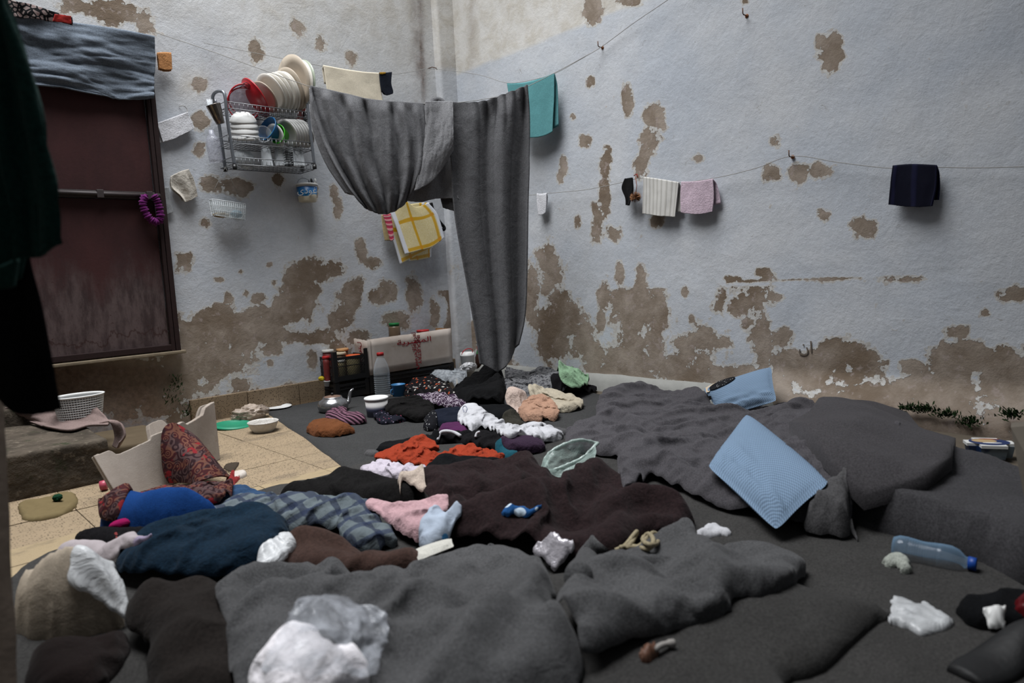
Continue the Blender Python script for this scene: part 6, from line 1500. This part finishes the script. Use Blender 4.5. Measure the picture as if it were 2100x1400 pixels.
_q = random.Random(2)
for k in range(7):
    a = _q.uniform(0, 6.28); rr = _q.uniform(.2, .8) * r * .7
    under(t, blob('food_scrap', c + [rr * math.cos(a), rr * math.sin(a), .028 if rr > r * .4 else .012], (.006, .005, .003), CONT3, .3, sub=2))
c = flat_at(568, 836, .012); r = px2m(29, c); put('plate', plate_mesh('plate', r, WPL, .10), c, (0.02, -.02, 1), 'white plate lying on the tiles by the skirting', 'plate')
b = onz(546, 831, .004); bm = bmesh.new(); bm_box(bm, b + np.array([0, .02, .014]), (px2m(30, b), .05, .024), Matrix.Rotation(.15, 3, 'Z'), bev=.004); o = from_bm('red_container', bm, REDP); tag(o, 'small red plastic container behind the white plate', 'container')
blob('clear_bag', onz(514, 852, .02) + [0, 0, .016], (px2m(30, b), .05, .036), film('cloudy_bag', (176, 160, 146), .6, .35), .45, seed=8, label='crumpled cloudy plastic bag behind the green lid', cat='plastic bag', squash=.2)
heap('white_soap', 'small white soap bar on the tiles at the tip of the maroon shawl', 'soap', [(474, 978), (480, 968), (500, 963), (506, 968), (498, 976), (482, 982)], .018, plain('soap_white', (184, 176, 168), .5, .3), amp=.05, w=.008, seed=101, res=.005, edge=0, sub=3)
heap('dark_scrap', 'dark flat scrap on the tiles behind the soap', 'scrap', [(460, 956), (468, 949), (488, 947), (488, 953), (478, 966), (462, 962)], .004, plain('dark_scrap_stuff', (58, 50, 42), .95, .1, bump=.004), seed=102, res=.006)
# foam box
def foam_box():
    F_ = NT('dirty_styrofoam'); a = F_.noise(220, 2); n = F_.noise(5, 5, .65)
    c = F_.mix(F_.ramp(n, .35, .72), srgb(132, 122, 113), srgb(152, 143, 134)); c = F_.mix(F_.math('MULTIPLY', F_.ramp(F_.noise(11, 5, .7), .6, .72), .5), c, srgb(128, 110, 88)); F_.bump(F_.math('ADD', F_.math('MULTIPLY', a, .3), n), .35, .004); F_ = F_.fin(c, .9, .15)
    A = onz(246, 1032, .0); B = onz(360, 990, .0); C = onz(448, 942, .0); D = A + (C - B)
    A1 = atd(190, 936, dist(A) + .01); B1 = atd(345, 880, dist(B) + .00); C1 = atd(436, 824, dist(C) + .03); D1 = A1 + (C1 - B1)
    t = thing('foam_box', 'broken white styrofoam box standing on the tiles by the step', 'box', (A + B + C + D) / 4)
    ctr = (A + B + C + D) / 4
    def wall(nm, P0, P1, Q0, Q1, cut, seed):
        n = 36; m_ = 8; V = []; F = []
        for i in range(n + 1):
            f = i / n; lo = P0 * (1 - f) + P1 * f; hi = Q0 * (1 - f) + Q1 * f; top = 1 - cut(f)
            for k in range(m_ + 1): V.append(lo + (hi - lo) * top * k / m_)
        for i in range(n):
            for k in range(m_): F.append((i * (m_ + 1) + k, i * (m_ + 1) + k + 1, (i + 1) * (m_ + 1) + k + 1, (i + 1) * (m_ + 1) + k))
        o = mesh(nm, V, F, F_, smooth=False); s = o.modifiers.new('thickness', 'SOLIDIFY'); s.thickness = .018; s.offset = 0; bv = o.modifiers.new('soft', 'BEVEL'); bv.width = .003; bv.segments = 2; return under(t, o)
    jag = lambda f, s: (float(fbm(f * 26, .3, s)) - .5) * .02
    wall('front_wall', A, B, A1, B1, lambda f: jag(f, 1) + (.0 if f < .2 else .12 * sstep(.2, .26, f) * (1 - .55 * sstep(.26, .9, f)) * (1 - sstep(.72, .76, f)) if f < .76 else 0), 1)
    wall('side_wall', B, C, B1, C1, lambda f: jag(f, 2) + .10 * sstep(.25, .35, f) * (1 - sstep(.7, .78, f)), 2)
    wall('back_wall', D, C, D1, C1, lambda f: jag(f, 3) + .28 * sstep(.15, .3, f) * (1 - sstep(.6, .8, f)), 3)
    wall('side_wall', A, D, A1, D1, lambda f: jag(f, 4) + .30 * sstep(.05, .2, f) * (1 - sstep(.85, .95, f)), 4)
    bm = bmesh.new(); vs_ = [bm.verts.new(p + np.array([0, 0, .012])) for p in (A, B, C, D)]; bm.faces.new(vs_); o = from_bm('bottom', bm, F_); s = o.modifiers.new('thickness', 'SOLIDIFY'); s.thickness = .018; under(t, o)
    return A, B, C, A1, B1, C1
FB = foam_box()
# patterned maroon shawl
SH_ = NT('maroon_damask'); v = SH_.new('ShaderNodeTexVoronoi', feature='SMOOTH_F1'); v.inputs['Scale'].default_value = 36; SH_.l.new(SH_.map(SH_.obj(), scale=(1, 1, 1)), v.inputs['Vector'])
f = SH_.ramp(SH_.math('SINE', SH_.math('MULTIPLY', v.outputs['Distance'], 26)), -.1, .3); w_ = SH_.ramp(SH_.noise(8, 3, .6, dist=2), .45, .55)
c = SH_.mix(f, srgb(56, 20, 23), srgb(92, 58, 46)); c = SH_.mix(w_, c, SH_.mix(f, srgb(36, 18, 22), srgb(70, 52, 52)))
c = SH_.mix(SH_.ramp(SH_.noise(22, 2), .62, .66), c, srgb(110, 24, 30)); SH_.bump(SH_.noise(30, 3), .4, .005); SHAWL = SH_.fin(c, .85, .15)
t = thing('maroon_shawl', 'maroon and gold patterned shawl draped over the corner of the foam box', 'shawl', onz(420, 1000, 0))
def grid3(name, rows, m, nu=40, nv=40, fold=None, thick=.004, parent=None):
    g = resample_rows([[np.asarray(p, float) for p in r] for r in rows], nu, nv)
    if fold is not None:
        du = np.gradient(g, axis=1); dv = np.gradient(g, axis=0); n = np.cross(du, dv); n /= np.linalg.norm(n, axis=2)[..., None] + 1e-9
        s = np.sign(np.sum(n * (CAM - g), axis=2)); n *= s[..., None]
        g = g + n * fold(np.linspace(0, 1, nu)[None, :], np.linspace(0, 1, nv)[:, None])[..., None]
    o = grid_mesh(name, g, m, None, thick)
    return under(parent, o) if parent is not None else o
dB = dist(FB[4])
rows = [[atd(342, 876, dB - .02), atd(349, 874, dB - .01), atd(357, 880, dB + .03)],
        [atd(346, 915, dB - .03), atd(368, 912, dB - .05), atd(400, 910, dB + .06)],
        [atd(352, 960, dB - .04), atd(395, 952, dB - .10), atd(446, 958, dB - .02)],
        [atd(364, 984, dB - .05), atd(415, 992, dB - .14), on_ground(472, 982, .012)]]
grid3('draped_corner', rows, SHAWL, 44, 44, lambda u, v: .012 * np.sin(u * 9 + v * 2) * np.clip(v * 3, 0.1, 1) + .02, .005, t)
heap('trailing_end', None, None, [(205, 1078), (235, 1045), (280, 1015), (330, 998), (385, 992), (440, 985), (470, 985), (478, 1000), (462, 1020), (420, 1030), (350, 1028), (290, 1042), (240, 1070)], .07, SHAWL, k=9, amp=.9, w=.03, seed=104, res=.008, parent=t, drape=2)
heap('fringe', None, None, [(462, 990), (474, 972), (482, 962), (480, 978), (492, 975), (482, 990), (478, 1000)], .015, cloth('red_fringe', (118, 34, 36)), k=20, amp=1, seed=105, res=.006, parent=t)
o = lathe('pink_bottle_cap', [(0, 0), (.018, 0), (.018, .02), (.015, .022), (0, .022)], place(onz(206, 996, .02), (.9, -.4, .1)), plain('pink_plastic', (170, 74, 92), .4, .4), seg=28); tag(o, 'pink screw lid lying on edge between the step and the foam box', 'lid')
# yellowish sheet on the tiles, green ball, magenta bit
heap('yellow_sheet', 'torn yellowish cardboard sheet on the tiles in front of the step', 'cardboard', [(38, 1034), (52, 1018), (100, 1014), (150, 1008), (158, 1030), (148, 1044), (110, 1060), (60, 1068), (42, 1058)], .012, plain('yellowed_card', (104, 91, 64), .9, .1, var=.15, scale=12, bump=.004), k=8, amp=.6, w=.012, t=.002, seed=106, res=.008)
blob('green_ball', on_ground(118, 1020, .012), (.014, .014, .012), plain('dark_green_fluff', (16, 52, 34), .9, .1), .2, label='small dark green ball on the yellowish cardboard sheet', cat='ball')
blob('magenta_ball', on_ground(248, 1074, .012), (.030, .016, .014), plain('magenta_plush', (128, 14, 70), .9, .1), .06, label='magenta round thing half hidden beside the blue pillow', cat='ball')
blob('white_bottle_cap', onz(270, 899, .02), (.012, .010, .008), WPL, .25, label='small white cap between the step and the foam box', cat='cap', sub=3)
o = rough_block('concrete_step', -1.0, float(onz(118, 840, .24)[0]), float(onz(60, 832, .25)[1]) + .03, YL - .06, -.01, .245, CONC, .008, 9)
tag(o, 'upper concrete step below the maroon door, behind the felt rug', 'step')
# pinkish mat on the step and basket behind it
RUG = cloth('pinkish_felt', (118, 102, 98), var=.15, speck=.3, weave=500, fuzz=.2, wrinkle=10, wamp=.006)
t = thing('felt_rug', 'pinkish grey felt rug lying on top of the mossy step', 'rug', onz(140, 860, .18))
rw = [[(10, 836, .25), (60, 827, .262), (122, 824, .266), (182, 817, .266)], [(22, 850, .215), (80, 845, .222), (140, 843, .222), (206, 843, .222)], [(34, 854, .188), (90, 866, .186), (150, 866, .188), (224, 864, .186)], [(40, 857, .180), (95, 875, .179), (142, 882, .179), (180, 873, .180), (220, 871, .180)]]
grid3('top_piece', [[onz(*q) for q in r] for r in rw], RUG, 60, 36, lambda u, v: (fbm(u * 5, v * 4, 6) - .5) * .02 * np.clip(v * 4, 0, 1) * np.clip((1 - v) * 5, .15, 1), .009, t)
zc = step_z + .02
rows = [[onz(204, 868, zc), onz(215, 862, zc), onz(224, 864, zc)], [onz(216, 868, zc) + [.02, 0, 0], onz(226, 868, zc) + [.02, 0, 0], onz(236, 868, zc) + [.02, 0, 0]], [onz(216, 868, zc) + [.03, 0, -.06], onz(228, 868, zc) + [.03, 0, -.07], onz(240, 870, zc) + [.025, 0, -.05]], [onz(214, 868, zc) + [.02, 0, -.10], onz(224, 868, zc) + [.02, .0, -.11], onz(232, 870, zc) + [.015, 0, -.08]]]
grid3('hanging_flap', rows, RUG, 16, 24, None, .008, t)
def laundry():
    b = ony(166, 860, YL - .43); b[2] = step_z; top = atd(164, 808, dist(b)); H_ = float(top[2] - b[2]); r1 = px2m(45, top); r0 = r1 * .80
    t = thing('laundry_basket', 'white perforated laundry basket behind the felt rug on the step', 'basket', b)
    V = []; F = []; nu, nv = 56, 12
    for j in range(nv + 1):
        f = j / nv; r = r0 * (1 - f) + r1 * f
        for i in range(nu): a = 2 * math.pi * i / nu; V.append((b[0] + r * math.cos(a), b[1] + r * .78 * math.sin(a), b[2] + H_ * .94 * f))
    for j in range(nv):
        for i in range(nu): F.append((j * nu + i, j * nu + (i + 1) % nu, (j + 1) * nu + (i + 1) % nu, (j + 1) * nu + i))
    o = mesh('lattice_wall', V, F, WPL, smooth=False); w = o.modifiers.new('holes', 'WIREFRAME'); w.thickness = .0045; w.use_even_offset = False; under(t, o)
    bm = bmesh.new(); bm_lathe(bm, [(r1 * .97, H_ * .93), (r1 * 1.05, H_ * .95), (r1 * 1.06, H_ * .99), (r1 * 1.02, H_), (r1 * .97, H_ * .98), (r1 * .97, H_ * .93)], place(b), 48, sy=.78); under(t, from_bm('rim', bm, WPL, None, True))
    bm = bmesh.new(); bm_lathe(bm, [(0, .006), (r1 * .78, .006), (r1 * .96, H_ * .93)], place(b), 48, sy=.78); under(t, from_bm('inner_liner', bm, plain('grey_liner', (150, 152, 152), .6, .3), None, True))
laundry()

# ------------- right side
def lying_bottle():
    a = onz(1832, 1121, .040); b = onz(1982, 1153, .036); d = b - a; L_ = float(np.linalg.norm(d)); d /= L_; r = px2m(27, (a + b) / 2)
    t = thing('water_bottle', 'clear bluish water bottle with a blue cap lying by the right mattress', 'bottle', (a + b) / 2 - [0, 0, .036])
    pr = [(0, .002), (r * .8, 0), (r * .98, .012), (r, .03)]
    for k in range(12):
        z = L_ * (.22 + k * .035); rr = r * (1 - .10 * math.exp(-((k - 5.5) / 4) ** 2)); pr += [(rr, z), (rr * .965, z + L_ * .012), (rr, z + L_ * .024)]
    pr += [(r, L_ * .68), (r * 1.0, L_ * .80), (r * .82, L_ * .90), (r * .5, L_ * .97), (r * .4, L_ * 1.0), (r * .4, L_ * 1.03)]
    under(t, lathe('body', pr, place(a, d), clear('bluish_bottle_plastic', (120, 152, 180), .22, .1), seg=40))
    under(t, lathe('cap', [(0, 0), (r * .48, 0), (r * .48, L_ * .10), (r * .43, L_ * .11), (0, L_ * .11)], place(a + d * L_ * 1.02, d), plain('blue_cap', (14, 62, 140), .45, .4), seg=28))
lying_bottle()
heap('paper_scrap', 'crumpled white and greenish wrapper lying against the bluish bottle', 'wrapper', [(1810, 1132), (1828, 1114), (1848, 1114), (1866, 1130), (1866, 1150), (1868, 1168), (1850, 1168), (1842, 1150), (1822, 1150)], .035, cloth('pale_paper', (150, 154, 146), wrinkle=40, wamp=.01, fuzz=.05), k=16, amp=1, w=.02, seed=110, res=.006)
heap('plastic_scrap', 'crumpled translucent white plastic scrap on the mat at the lower right', 'plastic scrap', [(1822, 1262), (1832, 1248), (1830, 1222), (1850, 1222), (1885, 1236), (1900, 1232), (1925, 1252), (1956, 1272), (1935, 1288), (1890, 1298), (1862, 1284), (1832, 1272)], .005, film('pale_film', (190, 192, 194), .8, .35), k=9, amp=2.2, lump=.8, w=.03, seed=111, res=.007)
heap('white_scrap', 'small white cotton scrap on the grey floor left of the pale blue cushion', 'scrap', [(1432, 1092), (1440, 1078), (1462, 1072), (1480, 1080), (1496, 1084), (1494, 1094), (1476, 1094), (1450, 1100)], .009, cloth('white_cotton', (206, 206, 210)), amp=.5, w=.012, seed=112, res=.006)
heap('brown_wrapper', 'torn brown wrapper at the hem of the right grey blanket', 'wrapper', [(1312, 1330), (1320, 1318), (1345, 1320), (1350, 1330), (1334, 1350), (1316, 1346)], .012, plain('brown_wrap', (106, 74, 58), .5, .3, var=.3, bump=.004), amp=1, k=20, w=.01, seed=113, res=.006)
o = tube('white_stick', polyline([on_ground(1342, 1332, .008), on_ground(1358, 1322, .010), on_ground(1382, 1318, .008)], 5), [.005] * 8 + [.007] * 3, plain('grey_white_paper', (140, 136, 132), .8, .1), seg=8); tag(o, 'small whitish twisted paper beside the brown wrapper', 'scrap')
pts = [(1262, 1128), (1282, 1118), (1300, 1096), (1306, 1090), (1298, 1108), (1288, 1122), (1310, 1120), (1326, 1104), (1340, 1092), (1352, 1102), (1344, 1116), (1326, 1116), (1318, 1104), (1330, 1094), (1340, 1108), (1330, 1126), (1300, 1120), (1272, 1122)]
o = tube('knotted_cord', polyline([on_ground(x, y, .008 + .006 * (i % 3)) for i, (x, y) in enumerate(pts)], 5), .0055, cloth('cream_braid', (142, 132, 108), weave=300, fuzz=.1), seg=8); tag(o, 'knotted cream cord tangled on the right grey blanket', 'cord')
o = tube('grey_roll', polyline([atd(1186, 1185, dist(on_ground(1190, 1195, .0)) - .01), atd(1203, 1150, dist(on_ground(1205, 1160, 0))), atd(1230, 1112, dist(on_ground(1232, 1130, 0)))], 6), [.027 + .002 * math.sin(i) for i in range(13)], WOOL_F, seg=22); tag(o, 'tightly rolled grey cloth between the two foreground blankets', 'cloth roll')
# dark bag and shoe at the right edge
heap('black_bag', 'crumpled black bag at the right edge of the floor', 'bag', [(1962, 1222), (1985, 1200), (2040, 1184), (2090, 1180), (2150, 1190), (2170, 1260), (2110, 1290), (2040, 1285), (1990, 1270)], .055, BLK(2), k=9, amp=.7, w=.04, seed=115, kb=.8)
heap('white_tag', 'small whitish label on the black bag', 'label tag', [(2018, 1262), (2025, 1256), (2060, 1262), (2058, 1274), (2035, 1280)], .003, WPL, amp=.6, w=.006, seed=116, res=.006)
def shoe():
    a = onz(1975, 1385, .03); b = onz(2150, 1310, .03); d = b - a; L_ = np.linalg.norm(d); d /= L_; s = np.array([-d[1], d[0], 0])
    V = []; F = []; n = 26; m_ = 16
    for i in range(n):
        f = i / (n - 1); w = .040 * math.sin(math.pi * min(1, (f + .05) ** .6 * .95)) ** .5; h = .03 + .04 * sstep(.25, .8, f)
        for k in range(m_):
            q = 2 * math.pi * k / m_; V.append(a + d * L_ * f + s * w * math.cos(q) + np.array([0, 0, -.02 + h * .5 + (h * .5) * math.sin(q)]))
    for i in range(n - 1):
        for k in range(m_): F.append((i * m_ + k, i * m_ + (k + 1) % m_, (i + 1) * m_ + (k + 1) % m_, (i + 1) * m_ + k))
    F.append(tuple(range(m_))[::-1]); F.append(tuple((n - 1) * m_ + k for k in range(m_)))
    t = thing('black_shoe', 'black shoe lying at the lower right corner with its toe pointing left', 'shoe', a)
    under(t, mesh('upper', V, F, plain('black_leather', (16, 16, 17), .6, .3, bump=.004)))
    bm = bmesh.new(); prof = []
    for side in (1, -1):
        for i in (range(n) if side == 1 else range(n - 1, -1, -1)):
            f = i / (n - 1); w = .043 * math.sin(math.pi * min(1, (f + .05) ** .6 * .95)) ** .5; prof.append(a + d * (L_ * f - .003) + s * w * side + np.array([0, 0, -.026]))
    vs_ = [bm.verts.new(p) for p in prof]; fc = bm.faces.new(vs_); r = bmesh.ops.extrude_face_region(bm, geom=[fc]); bmesh.ops.translate(bm, verts=[v for v in r['geom'] if isinstance(v, bmesh.types.BMVert)], vec=(0, 0, .014))
    under(t, from_bm('sole', bm, plain('dark_rubber', (26, 25, 25), .8, .2)))
shoe()
blob('red_pouch', onz(2122, 1258, .05), (.025, .03, .04), plain('red_leather', (84, 12, 18), .4, .4), .12, label='red pouch at the right edge above the black shoe', cat='pouch')
# tub with lid on the mattress
def tub():
    c = on_ground(2028, 934, .0); t = thing('food_tub', 'plastic food tub with a blue and white lid on the right mattress', 'tub', c)
    w, d, h = .145, .115, .040; rot = Matrix.Rotation(math.radians(-62), 3, 'Z')
    bm = bmesh.new(); bm_box(bm, (0, 0, h / 2), (w * .86, d * .86, h), bev=0)
    for v in bm.verts:
        if v.co.z > h / 2: v.co.x *= 1.1; v.co.y *= 1.1
    bmesh.ops.bevel(bm, geom=[e for e in bm.edges if abs(e.verts[0].co.z - e.verts[1].co.z) > .01], offset=.028, segments=5, affect='EDGES')
    M = Matrix.Translation(Vector(c)) @ rot.to_4x4(); bmesh.ops.transform(bm, matrix=M, verts=bm.verts)
    tb = NT('tub_print'); cc_ = tb.mix(tb.ramp(tb.noise(14, 2), .45, .55), srgb(26, 44, 76), srgb(96, 108, 116)); under(t, from_bm('base', bm, tb.fin(cc_, .35, .4), None, False))
    bm = bmesh.new(); bm_box(bm, (0, 0, h + .004), (w, d, .010)); bmesh.ops.bevel(bm, geom=[e for e in bm.edges if abs(e.verts[0].co.z - e.verts[1].co.z) > .005], offset=.034, segments=6, affect='EDGES')
    bmesh.ops.transform(bm, matrix=M, verts=bm.verts); L_ = under(t, from_bm('lid', bm, WPL))
    def disc(nm, cx, cy, rx, ry, zz, m):
        bm = bmesh.new(); vs_ = [bm.verts.new((cx + rx * math.cos(a), cy + ry * math.sin(a), h + .0095 + zz)) for a in np.linspace(0, 6.283, 28, endpoint=False)]; bm.faces.new(vs_); bmesh.ops.transform(bm, matrix=M, verts=bm.verts); o = from_bm(nm, bm, m); o.parent = L_; o.matrix_parent_inverse = L_.matrix_world.inverted() if False else Matrix.Identity(4)
    disc('print_panel', 0, 0, w * .42, d * .40, .0003, plain('print_blue', (24, 46, 92), .4, .4)); disc('print_spread', -.012, .012, w * .26, d * .22, .0006, plain('print_cream', (176, 150, 112), .4, .4)); disc('print_orange', .01, .036, w * .22, d * .05, .0009, plain('print_orange', (150, 74, 36), .4, .4)); disc('print_white', .004, -.018, w * .2, d * .06, .0009, WPL)
tub()
# cement stub at the right edge
p = [atd(2073, 876, 1.75), atd(2100, 1018, 1.62), atd(2250, 1200, 1.5), atd(2250, 860, 1.62)]
_rd = ray(2090, 950) * [1, 1, 0]; _rd /= np.linalg.norm(_rd); V = [*p, *[q + _rd * .06 for q in p]]
o = mesh('cement_board', V, [(0, 1, 2, 3), (4, 7, 6, 5), (0, 4, 5, 1), (1, 5, 6, 2), (2, 6, 7, 3), (3, 7, 4, 0)], plain('grey_render', (96, 90, 82), .95, .1, var=.12, scale=8, bump=.006), smooth=False)
tag(o, 'leaning grey cement board at the right edge beside the food tub', 'board')
# moss along the foot of the walls
def moss(name, spots, wallx, label, n=160):
    bm = bmesh.new(); q = random.Random(8)
    for k in range(n):
        (x, y, sx, sy) = spots[q.randrange(len(spots))]; u = x + q.gauss(0, sx); v = y + q.gauss(0, sy)
        p = Vector(onx(u, v, XR - .10)) if wallx else Vector(ony(u, v, YL - .04))
        nrm = Vector((-1, 0, .6)) if wallx else Vector((0, -1, .6)); d = (nrm + Vector((q.uniform(-.8, .8), q.uniform(-.8, .8), q.uniform(-.3, .9)))).normalized(); s = d.orthogonal().normalized(); L_ = q.uniform(.008, .018)
        a = bm.verts.new(p); b = bm.verts.new(p + d * L_ + s * L_ * .35); c = bm.verts.new(p + d * L_ * 1.7); e = bm.verts.new(p + d * L_ - s * L_ * .35); bm.faces.new((a, b, c, e))
    o = from_bm(name, bm, plain('moss_green', (36, 60, 26), .8, .2, var=.35, scale=60)); tag(o, label, 'weeds', None, 'stuff')
moss('moss', [(1870, 838, 14, 3), (1900, 842, 12, 4), (1940, 851, 12, 4), (1985, 866, 14, 5), (2075, 851, 12, 5)], True, 'green weeds growing along the foot of the right wall', 800)
moss('moss', [(385, 845, 5, 10), (360, 790, 8, 12), (350, 820, 10, 8)], False, 'green weeds in the corner at the left end of the skirting', 160)

# ------------- foreground: bag with white stuffing, greenish bag
t = thing('stuffing_bag', 'clear plastic bag of white stuffing on the foreground blanket', 'plastic bag', on_ground(650, 1380, 0))
heap('stuffing', None, None, [(515, 1440), (535, 1380), (560, 1330), (590, 1290), (612, 1262), (650, 1285), (700, 1312), (748, 1345), (752, 1390), (720, 1440), (660, 1500), (540, 1500)], .13, cloth('white_wadding', (232, 228, 232), var=.1, speck=.2, weave=200, fuzz=.3, wrinkle=24, wamp=.015), k=6, amp=.8, w=.04, seed=120, res=.009, parent=t)
dS = dist(on_ground(650, 1290, .03))
FILM_F = film('clear_bag_film', (176, 180, 188), .34, .22)
rows = [[atd(592, 1268, dS + .02), atd(625, 1240, dS + .06), atd(670, 1228, dS + .10), atd(730, 1238, dS + .12), atd(788, 1262, dS + .12)],
        [atd(585, 1300, dS - .02), atd(640, 1290, dS + .0), atd(690, 1290, dS + .04), atd(740, 1296, dS + .07), atd(790, 1300, dS + .09)],
        [atd(568, 1340, dS - .07), atd(630, 1330, dS - .06), atd(690, 1340, dS - .02), atd(735, 1345, dS + .02), atd(772, 1348, dS + .05)],
        [atd(540, 1400, dS - .13), atd(600, 1400, dS - .14), atd(660, 1400, dS - .12), atd(720, 1400, dS - .08), atd(755, 1400, dS - .04)]]
grid3('film', rows, FILM_F, 50, 40, lambda u, v: (fbm(u * 5, v * 5, 5) - .5) * .03 + .012, 0, t)
t = thing('greenish_bag', 'empty pale green translucent bag gaping open beside the maroon blanket', 'plastic bag', on_ground(1150, 960, 0))
GF = film('greenish_film', (150, 168, 162), .5, .3)
d0 = dist(on_ground(1150, 965, .03))
mouth = [(1112, 962), (1122, 936), (1150, 915), (1188, 903), (1216, 905), (1214, 925), (1196, 942), (1165, 955), (1135, 963)]
def dd(x, y, far): return d0 + (.10 if far else 0) + (x - 1150) * .0006
far_ = [atd(x, y, dd(x, y, True)) for x, y in [(1112, 962), (1122, 934), (1150, 914), (1188, 902), (1222, 908)]]
mid_ = [atd(x, y, dd(x, y, False) + .04) for x, y in [(1112, 968), (1140, 962), (1165, 952), (1195, 938), (1222, 912)]]
low_ = [atd(x, y, dd(x, y, False) - .02) for x, y in [(1082, 975), (1112, 985), (1150, 985), (1190, 966), (1220, 938)]]
bot_ = [on_ground(x, y, .006) for x, y in [(1100, 985), (1120, 992), (1152, 990), (1190, 972), (1212, 952)]]
bk_ = [on_ground(x, y, .006) for x, y in [(1100, 978), (1125, 972), (1155, 968), (1190, 958), (1215, 945)]]
grid3('front_film', [mid_, low_, bot_], GF, 40, 24, lambda u, v: (fbm(u * 7, v * 4, 5) - .5) * .02, 0, t)
grid3('back_film', [far_, bk_], GF, 40, 16, lambda u, v: (fbm(u * 6, v * 4, 9) - .5) * .016, 0, t)
rim = polyline([*far_, *mid_[::-1]], 5)
under(t, tube('bunched_rim', rim, [.004 + .003 * abs(math.sin(i * 1.3)) for i in range(len(rim))], film('greenish_rim', (160, 176, 170), .7, .3), seg=8))
under(t, grid3('left_gusset', [[atd(1080, 975, d0 + .01), atd(1095, 960, d0 + .04), far_[0]], [atd(1082, 978, d0), atd(1098, 975, d0 + .02), mid_[0]], [bot_[0], (bot_[0] + bot_[1]) / 2, bot_[1]]], GF, 16, 16, None, 0))

# ------------- left foreground: wall end and the clothes that hang in front of it
def wall_end():
    a = atd(40, 1440, 1.02); b = atd(13, 830, 1.10); up = (b - a); V = []; F = []; n = 60
    fwd = ray(-60, 1100) * [1, 1, 0]; fwd /= np.linalg.norm(fwd); lft = np.array([-fwd[1], fwd[0], 0])
    prof = [fwd * .3, fwd * .02, fwd * .006 + lft * .002, lft * .02, lft * .7]
    for i in range(n):
        f = -.6 + i / (n - 1) * 4.2; p = a + up * f
        for q in prof:
            w = (float(fbm(p[2] * 9, q[0] * 20, 4)) - .5) * .008; V.append(p + q + lft * w)
    m_ = len(prof)
    for i in range(n - 1):
        for k in range(m_ - 1): F.append((i * m_ + k, i * m_ + k + 1, (i + 1) * m_ + k + 1, (i + 1) * m_ + k))
    V = np.array(V); V[:, 2] = np.maximum(V[:, 2], -.02)
    o = mesh('wall_near', V, F, plain('rough_render', (112, 100, 90), .95, .1, var=.2, scale=14, bump=.006)); o['kind'] = 'structure'
wall_end()
fw = np.array([W[0][2], W[1][2], 0]); fw /= np.linalg.norm(fw)
def plane_at(d): return CAM + fw * d, -fw
GRN = cloth('bottle_green_fleece', (15, 44, 40), var=.3, speck=.3, weave=500, fuzz=.25, stain=.1, wrinkle=12, wamp=.01)
p0, n0 = plane_at(.98)
t = thing('green_sweatshirt', 'dark bottle green sweatshirt hanging in the left foreground', 'sweatshirt', p0 * [1, 1, 0])
under(t, sheet('body', [[(-260, -160), (-120, -130), (-30, -80), (-6, -30)], [(-260, 150), (-120, 150), (0, 120), (48, 120)], [(-260, 380), (-120, 380), (10, 350), (84, 300)], [(-260, 560), (-120, 565), (-20, 575), (34, 572)]], p0, n0, GRN, folds(3, .02, 5, base=.4), 60, 60, .008))
p1, n1 = plane_at(.93)
under(t, sheet('sleeve', [[(-40, -60), (-10, -30), (4, 5)], [(-10, 150), (30, 140), (58, 150)], [(10, 330), (60, 320), (95, 310)], [(28, 420), (75, 415), (116, 400)], [(34, 530), (80, 524), (126, 502)]], p1, n1, GRN, folds(2.2, .016, 8, base=.5), 40, 70, .008))
under(t, sheet('cuff', [[(-30, 540), (0, 545), (36, 530)], [(-30, 592), (0, 592), (28, 588)]], p1, n1, GRN, None, 12, 8, .01))
p2, n2_ = plane_at(1.0)
o = sheet('black_trousers', [[(-200, 500), (-60, 500), (20, 520), (56, 520)], [(-200, 640), (-60, 640), (30, 645), (84, 640)], [(-200, 750), (-60, 745), (40, 745), (104, 740)], [(-200, 760), (-40, 778), (50, 846), (122, 840)]], p2, n2_, BLK(0), folds(3, .018, 6, base=.4), 50, 50, .008)
tag(o, 'black trousers hanging below the green sweatshirt at the left', 'trousers')

_p = onx(1652, 712, XR - .004)
text('scratched_letters', '\uFEE5\uFE8D', _p, (-1, 0, 0), (0, -1, 0), .075, plain('scratch_brown', (104, 94, 84), .95, .1), bpy.data.objects['wall_right'], ext=.001)
